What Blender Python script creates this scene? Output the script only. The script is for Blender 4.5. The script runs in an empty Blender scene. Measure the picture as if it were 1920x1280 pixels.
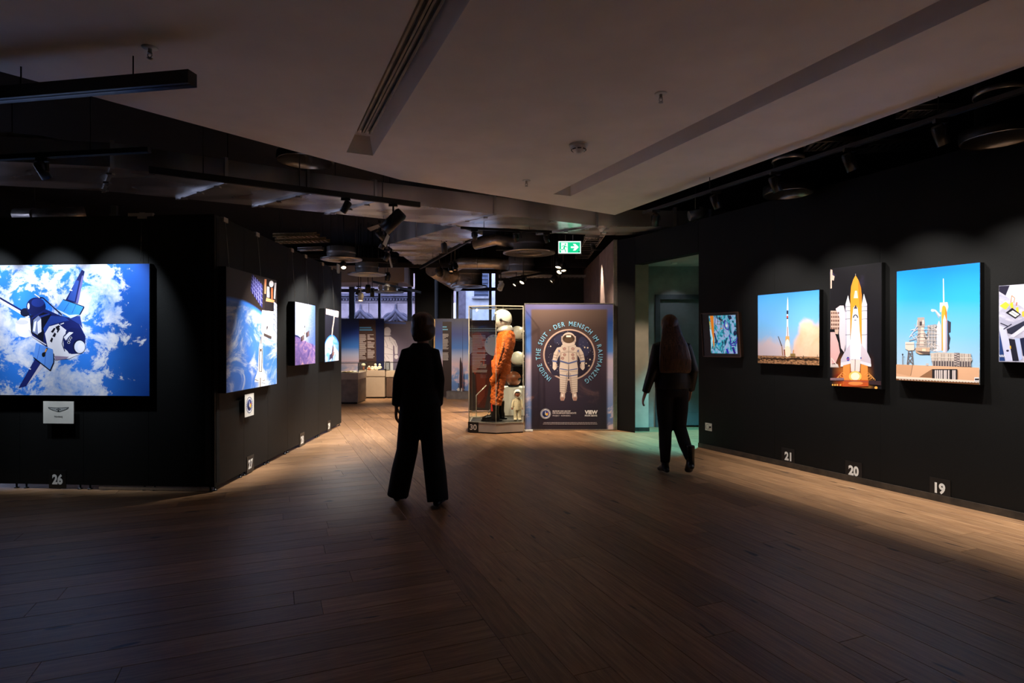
import bpy, bmesh, math, random
import numpy as np
from mathutils import Vector, Matrix
from mathutils.geometry import tessellate_polygon

random.seed(7)
S = bpy.context.scene
COL = S.collection

# ------------------------------------------------------------------ camera, world, exposure
F, CX, CY, EYE = 1100.0, 960.0, 643.0, 1.42      # focal length in px of a 1920x1280 frame, horizon row, eye height
cam_d = bpy.data.cameras.new('camera')
cam_d.sensor_width = 36.0
cam_d.lens = F / 1920.0 * 36.0
cam_d.shift_y = (CY - 640.0) / 1920.0
cam_d.clip_end = 200
cam = bpy.data.objects.new('camera', cam_d)
cam.location = (0, 0, EYE)
cam.rotation_euler = (math.pi / 2, 0, 0)
COL.objects.link(cam)
S.camera = cam

world = bpy.data.worlds.new('overcast_dusk')
S.world = world
world.use_nodes = True
world.node_tree.nodes['Background'].inputs[0].default_value = (0.60, 0.64, 0.92, 1)
world.node_tree.nodes['Background'].inputs[1].default_value = 5.5

S.view_settings.view_transform = 'Standard'
S.view_settings.look = 'None'
S.view_settings.gamma = 1.0
S.view_settings.use_curve_mapping = False
S.view_settings.exposure = 0.0
try:
    S.cycles.sample_clamp_indirect = 4.0
    S.cycles.adaptive_threshold = 0.03
    S.cycles.max_bounces = 6
    S.cycles.diffuse_bounces = 4
    S.cycles.glossy_bounces = 3
    S.cycles.transmission_bounces = 2
    S.cycles.transparent_max_bounces = 16
except Exception:
    pass

WARM = (1.0, 0.80, 0.60)
NEUTRAL = (1.0, 0.94, 0.87)
POW_R, POW_L, POW_S, POW_F, POW_P = 192.0, 185.0, 470.0, 420.0, 230.0     # track lamp powers: right wall, left front, left side, far room, poster
COOL = (0.80, 0.90, 1.0)

# ------------------------------------------------------------------ helpers: colours and materials
def lin(c):
    c = c / 255.0
    return c / 12.92 if c <= 0.04045 else ((c + 0.055) / 1.055) ** 2.4

def rgb(t):
    return (lin(t[0]), lin(t[1]), lin(t[2]), 1.0)

class NT:
    """small shader-node writer"""
    def __init__(self, name):
        self.m = bpy.data.materials.new(name)
        self.m.use_nodes = True
        self.t = self.m.node_tree
        self.b = self.t.nodes['Principled BSDF']
        self.out = self.t.nodes['Material Output']
    def n(self, kind, **kw):
        x = self.t.nodes.new(kind)
        for k, v in kw.items():
            setattr(x, k, v)
        return x
    def put(self, sock, v):
        if isinstance(v, bpy.types.NodeSocket):
            self.t.links.new(v, sock)
        else:
            sock.default_value = v
    def coord(self, which='Object'):
        return self.n('ShaderNodeTexCoord').outputs[which]
    def mapping(self, vec, scale=(1, 1, 1), loc=(0, 0, 0), rot=(0, 0, 0)):
        x = self.n('ShaderNodeMapping')
        self.put(x.inputs[0], vec)
        x.inputs[1].default_value = loc
        x.inputs[2].default_value = rot
        x.inputs[3].default_value = scale
        return x.outputs[0]
    def noise(self, vec, scale=5, detail=3, rough=0.55, dist=0.0, color=False):
        x = self.n('ShaderNodeTexNoise')
        self.put(x.inputs['Vector'], vec)
        x.inputs['Scale'].default_value = scale
        x.inputs['Detail'].default_value = detail
        x.inputs['Roughness'].default_value = rough
        x.inputs['Distortion'].default_value = dist
        return x.outputs['Color' if color else 'Fac']
    def math(self, op, a, b=0.0, c=0.0):
        x = self.n('ShaderNodeMath', operation=op)
        self.put(x.inputs[0], a); self.put(x.inputs[1], b); self.put(x.inputs[2], c)
        return x.outputs[0]
    def ramp(self, fac, stops):
        x = self.n('ShaderNodeValToRGB')
        self.put(x.inputs[0], fac)
        e = x.color_ramp.elements
        while len(e) < len(stops):
            e.new(0.5)
        for i, (p, c) in enumerate(stops):
            e[i].position = p
            e[i].color = rgb(c) if not isinstance(c, float) else (c, c, c, 1)
        return x.outputs[0]
    def mix(self, fac, a, b):
        x = self.n('ShaderNodeMix', data_type='RGBA')
        self.put(x.inputs[0], fac); self.put(x.inputs[6], a); self.put(x.inputs[7], b)
        return x.outputs[2]
    def step(self, v, lo, hi):
        x = self.n('ShaderNodeMapRange', interpolation_type='SMOOTHSTEP')
        self.put(x.inputs[0], v)
        x.inputs[1].default_value = lo; x.inputs[2].default_value = hi
        return x.outputs[0]
    def uv(self):
        s = self.n('ShaderNodeSeparateXYZ')
        self.put(s.inputs[0], self.coord('UV'))
        return s.outputs[0], s.outputs[1]
    def bump(self, h, strength=0.2, dist=0.01):
        x = self.n('ShaderNodeBump')
        x.inputs['Strength'].default_value = strength
        x.inputs['Distance'].default_value = dist
        self.put(x.inputs['Height'], h)
        self.t.links.new(x.outputs[0], self.b.inputs['Normal'])
    def base(self, c, rough=None, spec=None):
        self.put(self.b.inputs['Base Color'], c)
        if rough is not None:
            self.put(self.b.inputs['Roughness'], rough)
        if spec is not None:
            self.b.inputs['Specular IOR Level'].default_value = spec
        return self.m

def pm(name, col, rough=0.5, metal=0.0, var=0.12, scale=6.0, bump=0.0, bscale=60.0, spec=0.5):
    """plain procedural surface: colour with a little noise, optional fine relief"""
    k = NT(name)
    o = k.coord('Object')
    f = k.noise(o, scale, 3)
    lo = tuple(max(0, c * (1 - var)) for c in col); hi = tuple(min(255, c * (1 + var)) for c in col)
    k.base(k.ramp(f, [(0.3, lo), (0.7, hi)]), rough, spec)
    k.b.inputs['Metallic'].default_value = metal
    if bump:
        k.bump(k.noise(o, bscale, 2), bump, 0.005)
    return k.m

def emit(name, col, strength):
    k = NT(name)
    f = k.noise(k.coord('Object'), 40, 1)
    c = k.ramp(f, [(0.0, tuple(x * 0.97 for x in col)), (1.0, col)])
    k.base((0, 0, 0, 1), 0.5)
    k.put(k.b.inputs['Emission Color'], c)
    k.b.inputs['Emission Strength'].default_value = strength
    return k.m

def glass(name, tint=(0.96, 0.98, 0.97), refl=1.0):
    k = NT(name)
    tr = k.n('ShaderNodeBsdfTransparent'); tr.inputs[0].default_value = (*tint, 1)
    gl = k.n('ShaderNodeBsdfGlossy'); gl.inputs['Roughness'].default_value = 0.02
    fr = k.n('ShaderNodeFresnel'); fr.inputs[0].default_value = 1.35
    mx = k.n('ShaderNodeMixShader')
    bk = k.n('ShaderNodeNewGeometry').outputs['Backfacing']
    k.put(mx.inputs[0], k.math('MULTIPLY', k.math('MULTIPLY', fr.outputs[0], refl), k.math('SUBTRACT', 1.0, bk)))
    k.t.links.new(tr.outputs[0], mx.inputs[1]); k.t.links.new(gl.outputs[0], mx.inputs[2])
    k.t.links.new(mx.outputs[0], k.out.inputs[0])
    return k.m

def attr_mat(name, emission=0.0, rough=0.45):
    k = NT(name)
    a = k.n('ShaderNodeVertexColor', layer_name='ink')
    if emission:
        k.base((0, 0, 0, 1), rough)
        k.put(k.b.inputs['Emission Color'], a.outputs[0])
        k.b.inputs['Emission Strength'].default_value = emission
    else:
        k.base(a.outputs[0], rough, 0.3)
    return k.m

# ------------------------------------------------------------------ helpers: geometry
WLOC = {}          # object -> world position of its local origin

def V(*a):
    return Vector(a if len(a) > 1 else a[0])

def at(px, py, Y):
    """point seen at a pixel of the 1920x1280 frame at depth Y"""
    return Vector(((px - CX) / F * Y, Y, EYE - (py - CY) / F * Y))

def onfloor(px, py):
    return at(px, py, F * EYE / (py - CY))

def onz(px, py, z):
    return at(px, py, F * (z - EYE) / (CY - py))

class MB:
    def __init__(self):
        self.v = []; self.f = []; self.mi = []; self.sm = []; self.col = []; self.uvs = []
        self.cur = 0; self.ink = None
    def add(self, verts, faces, smooth=False, uv=None):
        o = len(self.v)
        self.v += [Vector(p) for p in verts]
        for fc in faces:
            self.f.append([o + i for i in fc]); self.mi.append(self.cur); self.sm.append(smooth)
            self.col.append(self.ink); self.uvs.append([uv[i] for i in fc] if uv else None)
        return self
    def box(self, c, s, R=None):
        x, y, z = s[0] / 2, s[1] / 2, s[2] / 2
        p = [V(a, b, d) for a in (-x, x) for b in (-y, y) for d in (-z, z)]
        if R is not None:
            p = [R @ q for q in p]
        c = V(c)
        return self.add([q + c for q in p], [(0, 1, 3, 2), (4, 6, 7, 5), (0, 4, 5, 1), (2, 3, 7, 6), (0, 2, 6, 4), (1, 5, 7, 3)])
    def bar(self, p0, p1, w, h, up=(0, 0, 1)):
        """box between two points, w across, h along up"""
        p0, p1 = V(p0), V(p1)
        d = (p1 - p0); L = d.length; d.normalize()
        s = d.cross(V(up)); s.normalize(); u = s.cross(d)
        R = Matrix((d, s, u)).transposed()
        return self.box((p0 + p1) / 2, (L, w, h), R)
    def prism(self, poly, z0, z1):
        n = len(poly)
        a = sum(poly[i][0] * poly[(i + 1) % n][1] - poly[(i + 1) % n][0] * poly[i][1] for i in range(n))
        if a < 0:
            poly = poly[::-1]
        vs = [(p[0], p[1], z0) for p in poly] + [(p[0], p[1], z1) for p in poly]
        fs = [tuple(range(n))[::-1], tuple(range(n, 2 * n))] + [(i, (i + 1) % n, n + (i + 1) % n, n + i) for i in range(n)]
        return self.add(vs, fs)
    def tube(self, pts, r, n=12, caps=True, smooth=True, r2=None, side=(1, 0, 0)):
        """round or elliptic tube along points; r a number or a list; r2 the second half-axis"""
        pts = [V(p) for p in pts]
        m = len(pts)
        ra = r if isinstance(r, (list, tuple)) else [r] * m
        rb = ra if r2 is None else (r2 if isinstance(r2, (list, tuple)) else [r2] * m)
        vs = []
        prev = None
        for i, p in enumerate(pts):
            d = (pts[min(i + 1, m - 1)] - pts[max(i - 1, 0)])
            d = d.normalized() if d.length > 1e-9 else V(0, 0, 1)
            s = V(side) if prev is None else prev
            s = s - d * s.dot(d)
            if s.length < 1e-3:
                s = d.orthogonal()
            s.normalize(); prev = s
            u = d.cross(s)
            for j in range(n):
                a = 2 * math.pi * j / n
                vs.append(p + s * math.cos(a) * ra[i] + u * math.sin(a) * rb[i])
        fs = [(i * n + j, i * n + (j + 1) % n, (i + 1) * n + (j + 1) % n, (i + 1) * n + j) for i in range(m - 1) for j in range(n)]
        self.add(vs, fs, smooth)
        if caps:
            self.add(vs[:n], [tuple(range(n))[::-1]]); self.add(vs[-n:], [tuple(range(n))])
        return self
    def lathe(self, c, prof, n=24, M=None, smooth=True):
        """profile (radius, height) turned about z, moved to c (M rotates first)"""
        vs = []
        for r, z in prof:
            for j in range(n):
                a = 2 * math.pi * j / n
                q = V(r * math.cos(a), r * math.sin(a), z)
                vs.append((M @ q if M is not None else q) + V(c))
        m = len(prof)
        fs = [(i * n + j, i * n + (j + 1) % n, (i + 1) * n + (j + 1) % n, (i + 1) * n + j) for i in range(m - 1) for j in range(n)]
        return self.add(vs, fs, smooth)
    def ball(self, c, r, n=16, m=10, M=None):
        r = r if isinstance(r, (list, tuple)) else (r, r, r)
        prof = []
        vs = []
        for i in range(m + 1):
            t = math.pi * i / m
            for j in range(n):
                a = 2 * math.pi * j / n
                q = V(r[0] * math.sin(t) * math.cos(a), r[1] * math.sin(t) * math.sin(a), -r[2] * math.cos(t))
                vs.append((M @ q if M is not None else q) + V(c))
        fs = [(i * n + j, i * n + (j + 1) % n, (i + 1) * n + (j + 1) % n, (i + 1) * n + j) for i in range(m) for j in range(n)]
        return self.add(vs, fs, True)
    def poly3(self, pts, uv=None):
        tris = tessellate_polygon([[V(p) for p in pts]])
        return self.add(pts, [tuple(t) for t in tris], False, uv)
    def build(self, name, mats, parent=None, origin=None):
        me = bpy.data.meshes.new(name)
        if parent is not None:
            o = WLOC[parent]
        elif origin is not None:
            o = V(origin)
        else:
            xs = [p.x for p in self.v]; ys = [p.y for p in self.v]; zs = [p.z for p in self.v]
            o = V((min(xs) + max(xs)) / 2, (min(ys) + max(ys)) / 2, min(zs))
        me.from_pydata([tuple(p - o) for p in self.v], [], self.f)
        for m in (mats if isinstance(mats, (list, tuple)) else [mats]):
            me.materials.append(m)
        me.polygons.foreach_set('material_index', self.mi)
        me.polygons.foreach_set('use_smooth', self.sm)
        if any(c is not None for c in self.col):
            ca = me.color_attributes.new('ink', 'FLOAT_COLOR', 'CORNER')
            dat = []
            for p, c in zip(me.polygons, self.col):
                dat += list(c or (1, 1, 1, 1)) * p.loop_total
            ca.data.foreach_set('color', dat)
        if any(u is not None for u in self.uvs):
            ul = me.uv_layers.new(name='UVMap')
            dat = []
            for p, u in zip(me.polygons, self.uvs):
                for k in range(p.loop_total):
                    dat += list(u[k]) if u else [0, 0]
            ul.data.foreach_set('uv', dat)
        bm = bmesh.new(); bm.from_mesh(me)
        if not any(c is not None for c in self.col) and not any(u is not None for u in self.uvs):
            bmesh.ops.remove_doubles(bm, verts=bm.verts, dist=1e-6)
            bmesh.ops.recalc_face_normals(bm, faces=bm.faces)
        bm.to_mesh(me); bm.free()
        me.update()
        return link(name, me, parent, o)

def link(name, me, parent, o):
    ob = bpy.data.objects.new(name, me)
    COL.objects.link(ob)
    WLOC[ob] = V(o)
    if parent is not None:
        ob.parent = parent
    else:
        ob.location = o
    return ob

def tag(o, label=None, cat=None, group=None, kind=None):
    if label: o['label'] = label
    if cat: o['category'] = cat
    if group: o['group'] = group
    if kind: o['kind'] = kind
    return o

def thing(name, loc, label=None, cat=None, group=None, kind=None):
    e = bpy.data.objects.new(name, None)
    e.empty_display_size = 0.1
    COL.objects.link(e)
    e.location = loc
    WLOC[e] = V(loc)
    return tag(e, label, cat, group, kind)

def remeshed(name, mb, mat, parent, voxel=0.01, smooth=6, origin=None, factor=0.5):
    """overlapping closed shapes fused to one continuous skin"""
    tmp = mb.build(name + '_tmp', mat, None, origin=(0, 0, 0))
    r = tmp.modifiers.new('r', 'REMESH'); r.mode = 'VOXEL'; r.voxel_size = voxel; r.use_smooth_shade = True
    if smooth:
        s = tmp.modifiers.new('s', 'SMOOTH'); s.iterations = smooth; s.factor = factor
    dg = bpy.context.evaluated_depsgraph_get()
    me = bpy.data.meshes.new_from_object(tmp.evaluated_get(dg))
    bpy.data.objects.remove(tmp)
    o = WLOC[parent] if parent is not None else V(origin or (0, 0, 0))
    me.transform(Matrix.Translation(-o))
    me.materials.clear(); me.materials.append(mat)
    for p in me.polygons:
        p.use_smooth = True
    return link(name, me, parent, o)

_txt = {}
def text_shape(s, bold=0.0):
    """letters as flat triangles: height 1 for a capital, centred on x, baseline at 0"""
    key = (s, bold)
    if key in _txt:
        return _txt[key]
    cu = bpy.data.curves.new('t', 'FONT')
    cu.body = s; cu.size = 1.0; cu.offset = bold; cu.resolution_u = 3
    cu.fill_mode = 'FRONT'
    ob = bpy.data.objects.new('t', cu); COL.objects.link(ob)
    dg = bpy.context.evaluated_depsgraph_get()
    me = bpy.data.meshes.new_from_object(ob.evaluated_get(dg))
    vs = [(p.co.x / 0.7, p.co.y / 0.7) for p in me.vertices]
    fs = [tuple(p.vertices) for p in me.polygons]
    bpy.data.objects.remove(ob); bpy.data.meshes.remove(me)
    if vs:
        a = min(p[0] for p in vs); b = max(p[0] for p in vs)
        vs = [(x - (a + b) / 2, y) for x, y in vs]
        w = b - a
    else:
        w = 0.5
    _txt[key] = (vs, fs, w)
    return _txt[key]

class Plane:
    """upright plane: origin, horizontal direction u (rightwards as seen), normal n towards the viewer"""
    def __init__(self, o, u, n):
        self.o = V(o); self.u = V(u).normalized(); self.n = V(n).normalized(); self.w = V(0, 0, 1)
    def pt(self, u, v, off=0.0):
        return self.o + self.u * u + self.w * v + self.n * off
    def px(self, x, y):
        d = V((x - CX) / F, 1.0, -(y - CY) / F)
        e = V(0, 0, EYE)
        t = (self.o - e).dot(self.n) / d.dot(self.n)
        q = e + d * t - self.o
        return q.dot(self.u), q.z
    def shifted(self, off):
        return Plane(self.o + self.n * off, self.u, self.n)
    def mat(self):
        return Matrix((self.u, self.w, self.n)).transposed()

class Art:
    """flat printed shapes, stacked in hair-thin layers on a plane"""
    def __init__(self, plane, rect, lay=0.00006):
        self.P = plane; self.rect = rect; self.mb = MB(); self.lay = lay; self.k = 1
        self.cr = (0, 0, 1)
    def crop(self, x0, y0, scale):
        self.cr = (x0, y0, scale); return self
    def uv(self, p):
        return self.P.px(self.cr[0] + p[0] / self.cr[2], self.cr[1] + p[1] / self.cr[2])
    def bg(self):
        u0, u1, v0, v1 = self.rect
        self.mb.cur = 0; self.mb.ink = None
        self.mb.add([self.P.pt(u0, v0), self.P.pt(u1, v0), self.P.pt(u1, v1), self.P.pt(u0, v1)], [(0, 1, 2, 3)], False, [(0, 0), (1, 0), (1, 1), (0, 1)])
        return self
    def raw(self, pts, col, clip=True):
        if clip:
            u0, u1, v0, v1 = self.rect
            pts = [(min(max(a, u0), u1), min(max(b, v0), v1)) for a, b in pts]
        self.mb.cur = 1; self.mb.ink = rgb(col)
        q = [self.P.pt(a, b, self.lay * self.k) for a, b in pts]
        tris = tessellate_polygon([[V(a, b, 0) for a, b in pts]])
        out = []
        for t in tris:
            a, b, c = (pts[i] for i in t)
            ar = (b[0] - a[0]) * (c[1] - a[1]) - (c[0] - a[0]) * (b[1] - a[1])
            out.append(tuple(t) if ar > 0 else tuple(t)[::-1])
        self.mb.add(q, out)
        self.k += 1
        return self
    def poly(self, pts, col):
        return self.raw([self.uv(p) for p in pts], col)
    def line(self, a, b, w, col):
        d = math.hypot(b[0] - a[0], b[1] - a[1]) or 1
        nx, ny = -(b[1] - a[1]) / d * w / 2, (b[0] - a[0]) / d * w / 2
        return self.poly([(a[0] + nx, a[1] + ny), (b[0] + nx, b[1] + ny), (b[0] - nx, b[1] - ny), (a[0] - nx, a[1] - ny)], col)
    def path(self, pts, w, col):
        for a, b in zip(pts, pts[1:]):
            k = self.k
            self.line(a, b, w, col)
            self.k = k
        self.k += 1
        return self
    def rect_(self, x0, y0, x1, y1, col):
        return self.poly([(x0, y0), (x1, y0), (x1, y1), (x0, y1)], col)
    def ell(self, cx, cy, rx, ry, col, n=24, rot=0.0):
        c, s = math.cos(rot), math.sin(rot)
        p = []
        for i in range(n):
            a = 2 * math.pi * i / n
            x, y = rx * math.cos(a), ry * math.sin(a)
            p.append((cx + x * c - y * s, cy + x * s + y * c))
        return self.poly(p, col)
    def text(self, s, u, v, h, col, bold=0.02, rot=0.0, wmax=None, align='c'):
        """letters at plane position (u, v), capital height h"""
        vs, fs, w = text_shape(s, bold)
        sx = h if not wmax or w * h <= wmax else wmax / w
        if align == 'l':
            vs = [(x + w / 2, y) for x, y in vs]
        c, sn = math.cos(rot), math.sin(rot)
        q = []
        for x, y in vs:
            x *= sx; y *= h
            q.append(self.P.pt(u + x * c - y * sn, v + x * sn + y * c, self.lay * self.k))
        self.mb.cur = 1; self.mb.ink = rgb(col)
        self.mb.add(q, fs)
        self.k += 1
        return self

# ------------------------------------------------------------------ materials
INK = attr_mat('printed_ink', rough=0.5)
INK_LIT = attr_mat('backlit_ink', emission=1.0)
M = {}
M['black_wall'] = pm('matt_black_wall_paint', (10, 10, 10), 0.6, var=0.15, scale=2.5, bump=0.15, bscale=160, spec=0.22)
M['black_void'] = pm('black_sprayed_concrete', (20, 19, 19), 0.85, var=0.2, scale=3, bump=0.3, bscale=30)
M['white_ceiling'] = pm('white_plaster_ceiling', (246, 237, 229), 0.85, var=0.03, scale=1.5, bump=0.05, bscale=200)
M['black_metal'] = pm('black_powder_coat', (14, 14, 15), 0.4, var=0.2, scale=20)
M['frame_black'] = pm('black_box_frame', (10, 10, 10), 0.5, var=0.2, scale=20)
M['zinc'] = None
M['alu'] = pm('brushed_aluminium', (190, 188, 184), 0.35, 0.9, var=0.06, scale=30)
M['chrome'] = pm('chrome', (220, 220, 220), 0.12, 1.0, var=0.03)
M['grey_paint'] = pm('light_grey_paint', (176, 166, 156), 0.6, var=0.05, scale=4)
M['beige'] = pm('beige_lacquer', (168, 150, 130), 0.5, var=0.04, scale=3)
M['white'] = pm('white_plastic', (225, 222, 214), 0.4, var=0.03)
M['concrete'] = pm('pale_concrete_render', (188, 176, 162), 0.8, var=0.08, scale=3, bump=0.15, bscale=60)
M['baseboard'] = pm('dark_skirting', (52, 44, 36), 0.55, var=0.35, scale=9)
M['glass'] = glass('clear_glass')
M['window_glass'] = glass('window_glass', (0.92, 0.95, 0.98))
M['lamp'] = emit('lamp_lens', (255, 226, 180), 14.0)
M['teal_lamp'] = emit('teal_lamp_lens', (120, 235, 245), 6.0)
M['dark_plate'] = pm('dark_plate', (18, 18, 18), 0.4, var=0.1)
M['cloth_black'] = pm('black_wool', (13, 13, 15), 0.9, var=0.25, scale=40, bump=0.2, bscale=300)
M['skin'] = pm('skin', (196, 146, 122), 0.55, var=0.06, scale=12)

def zinc():
    k = NT('galvanised_sheet')
    o = k.coord('Object')
    f = k.noise(k.mapping(o, (0.5, 1.7, 0.5), rot=(0, 0, 0.9)), 1.6, 0)
    g = k.noise(k.mapping(o, (9, 9, 9)), 4, 2)
    c = k.ramp(f, [(0.38, (170, 168, 166)), (0.47, (206, 204, 202)), (0.52, (216, 214, 212)), (0.60, (244, 242, 240))])
    k.base(c, k.math('MULTIPLY_ADD', g, 0.06, 0.22))
    k.b.inputs['Metallic'].default_value = 0.6
    k.bump(k.noise(k.mapping(o, (1.2, 1.2, 1.2)), 1.4, 0), 0.3, 0.08)
    return k.m
M['zinc'] = zinc()

def oak():
    k = NT('oiled_oak')
    oi = k.n('ShaderNodeObjectInfo')
    o = k.coord('Object')
    ad = k.n('ShaderNodeVectorMath', operation='ADD')
    sc = k.n('ShaderNodeVectorMath', operation='SCALE'); sc.inputs[0].default_value = (37.0, 11.0, 5.0)
    k.put(sc.inputs[3], oi.outputs['Random'])
    k.put(ad.inputs[0], o); k.put(ad.inputs[1], sc.outputs[0])
    g = k.noise(k.mapping(ad.outputs[0], (1.1, 16, 4)), 3.0, 5, 0.6, 0.6)
    g2 = k.noise(k.mapping(ad.outputs[0], (3.0, 120, 4)), 3.0, 2)
    kn = k.noise(k.mapping(ad.outputs[0], (2.2, 8, 4)), 1.6, 1)
    c = k.ramp(g, [(0.25, (112, 80, 56)), (0.5, (154, 116, 82)), (0.75, (182, 144, 106))])
    c = k.mix(k.math('MULTIPLY', k.step(g2, 0.45, 0.75), 0.25), c, rgb((92, 66, 44)))
    c = k.mix(k.step(kn, 0.72, 0.78), c, rgb((60, 44, 34)))
    hsv = k.n('ShaderNodeHueSaturation')
    k.put(hsv.inputs['Value'], k.math('MULTIPLY_ADD', oi.outputs['Random'], 0.42, 0.72))
    k.put(hsv.inputs['Color'], c)
    k.base(hsv.outputs[0], k.math('MULTIPLY_ADD', g, 0.18, 0.36), 0.45)
    k.bump(g, 0.12, 0.004)
    return k.m
M['oak'] = oak()

# ================================================================== THE SETTING
# ------------------------------------------------------------------ floor of oak boards laid in two directions
FLOOR = [(-9.4, -2.9), (9.0, -2.9), (9.0, 17.4), (-9.4, 17.4)]
mb = MB(); mb.prism(FLOOR, -0.12, -0.014)
floor = tag(mb.build('floor', pm('sub_floor', (26, 20, 16), 0.9)), 'wide oiled oak floor boards laid in two directions', None, None, 'structure')

def clip(poly, a, b, c):
    """keep the side a*x + b*y <= c"""
    out = []
    for i in range(len(poly)):
        p, q = poly[i], poly[(i + 1) % len(poly)]
        dp, dq = a * p[0] + b * p[1] - c, a * q[0] + b * q[1] - c
        if dp <= 0:
            out.append(p)
        if dp * dq < 0:
            t = dp / (dp - dq)
            out.append((p[0] + t * (q[0] - p[0]), p[1] + t * (q[1] - p[1])))
    return out

def area(p):
    return abs(sum(p[i][0] * p[(i + 1) % len(p)][1] - p[(i + 1) % len(p)][0] * p[i][1] for i in range(len(p)))) / 2

D = V(0.378, -0.9258)                      # the room's slanted direction, from far to near
N = V(0.9258, 0.378)                       # across it
S0 = V(-1.605, 6.59).dot(N)                # where the two board directions meet
GAP = 0.0012

def board_mesh(poly):
    c = (sum(p[0] for p in poly) / len(poly), sum(p[1] for p in poly) / len(poly))
    def inset(d):
        n = len(poly); out = []
        for i in range(n):
            p0, p1, p2 = V(*poly[i - 1]), V(*poly[i]), V(*poly[(i + 1) % n])
            e1 = (p1 - p0).normalized(); e2 = (p2 - p1).normalized()
            n1 = V(-e1.y, e1.x); n2 = V(-e2.y, e2.x)
            k = 1 + n1.dot(n2)
            if k < 0.15:
                k = 0.15
            out.append(p1 + (n1 + n2) * (d / k))
        return out
    n = len(poly)
    r = [[(p.x, p.y, z) for p in inset(d)] for d, z in ((GAP / 2, -0.013), (GAP / 2, -0.0018), (GAP / 2 + 0.0016, 0.0))]
    vs = r[0] + r[1] + r[2]
    fs = [tuple(range(2 * n, 3 * n))] + [(k * n + i, k * n + (i + 1) % n, (k + 1) * n + (i + 1) % n, (k + 1) * n + i) for k in (0, 1) for i in range(n)]
    return vs, fs

boards = []
def lay(along, across, halfplanes, s_lo, s_hi, width, length, keep, seed):
    rnd = random.Random(seed)
    ang = math.atan2(along.y, along.x)
    i = 0
    s = s_lo
    while s < s_hi:
        off = rnd.random() * length
        t = -22.0 - off
        while t < 24:
            L = length * (0.82 + 0.36 * rnd.random())
            c0 = across * s + along * t
            quad = [c0, c0 + along * L, c0 + along * L + across * width, c0 + across * width]
            poly = [(p.x, p.y) for p in quad]
            if area(poly) and (quad[1] - quad[0]).cross(quad[2] - quad[0]) < 0:
                poly = poly[::-1]
            full = True
            for a, b, c in halfplanes:
                k = clip(poly, a, b, c)
                if k != poly:
                    full = False
                poly = k
                if len(poly) < 3:
                    break
            if len(poly) >= 3 and area(poly) > 0.004:
                cx = sum(p[0] for p in poly) / len(poly); cy = sum(p[1] for p in poly) / len(poly)
                if keep(poly, cx, cy):
                    boards.append((poly, cx, cy, ang))
            t += L
        s += width
        i += 1

def seen_floor(poly, cx, cy):
    for x, y in poly + [(cx, cy)]:
        if y > 1.6 and abs(x / y) < 1.25:
            return True
    return False
BX = [(1, 0, 8.9), (-1, 0, 9.3), (0, 1, 17.3), (0, -1, 2.8)]
lay(D.copy(), N.copy(), BX + [(-N.x, -N.y, -S0)], S0, S0 + 11, 0.185, 2.3, seen_floor, 3)
lay(N.copy(), -D, BX + [(N.x, N.y, S0)], -4, 19, 0.185, 2.3, seen_floor, 4)

def screen_share(b):
    y = max(b[2], 1.0)
    inside = 1.0 if abs(b[1] / y) < 0.95 and b[2] > 2.2 else 0.02
    # boards hidden behind the left partition count little
    if b[1] < -2.8 and b[2] > 5.7:
        inside *= 0.05
    if b[1] > 6.267 - 0.464 * b[2]:
        inside *= 0.05
    return area(b[0]) / y ** 3 * inside
boards.sort(key=screen_share, reverse=True)
for poly, cx, cy, ang in boards[:296]:
    c, s = math.cos(-ang), math.sin(-ang)
    loc = [((x - cx) * c - (y - cy) * s, (x - cx) * s + (y - cy) * c) for x, y in poly]
    vs, fs = board_mesh(loc)
    me = bpy.data.meshes.new('plank'); me.from_pydata(vs, [], fs); me.materials.append(M['oak']); me.update()
    o = bpy.data.objects.new('plank', me); COL.objects.link(o)
    o.parent = floor
    o.location = V(cx, cy, 0) - WLOC[floor]
    o.rotation_euler = (0, 0, ang)
mb = MB()
for poly, cx, cy, ang in boards[296:]:
    vs, fs = board_mesh([(x, y) for x, y in poly]); mb.add(vs, fs)
far = mb.build('plank_field', M['oak'], floor); far['kind'] = 'stuff'

# ------------------------------------------------------------------ black concrete slab and outer shell
mb = MB(); mb.prism([(-9.6, -3.1), (9.2, -3.1), (9.2, 17.6), (-9.6, 17.6)], 4.3, 4.5)
tag(mb.build('ceiling', M['black_void']), 'black painted concrete slab above the services', kind='structure')
def wall(name, pts, label, m=None):
    mb = MB()
    for poly, z0, z1 in pts:
        mb.prism(poly, z0, z1)
    return tag(mb.build(name, m or M['black_void']), label, kind='structure')
wall('wall_back', [([(-9.6, -3.1), (9.2, -3.1), (9.2, -2.95), (-9.6, -2.95)], -0.12, 4.3)], 'black wall closing the hall behind the viewer')
def lw(y0, y1): return [(-9.6, y0), (-9.45, y0), (-9.45, y1), (-9.6, y1)]
wall('wall_left_outer', [(lw(-2.95, 7.2), -0.12, 4.3), (lw(10.6, 17.5), -0.12, 4.3), (lw(7.2, 10.6), -0.12, 0.9), (lw(7.2, 10.6), 3.3, 4.3)], 'black outer wall far left behind partition')
m = MB(); m.prism([(-40, -20), (40, -20), (40, 60), (-40, 60)], -0.9, -0.7)
tag(m.build('ground', pm('wet_asphalt', (52, 52, 56), 0.7)), 'dark street paving outside the windows', kind='structure')
wall('wall_right_outer', [([(9.05, -2.95), (9.2, -2.95), (9.2, 17.5), (9.05, 17.5)], -0.12, 4.3)], 'black outer wall beyond the right picture wall')

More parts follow.
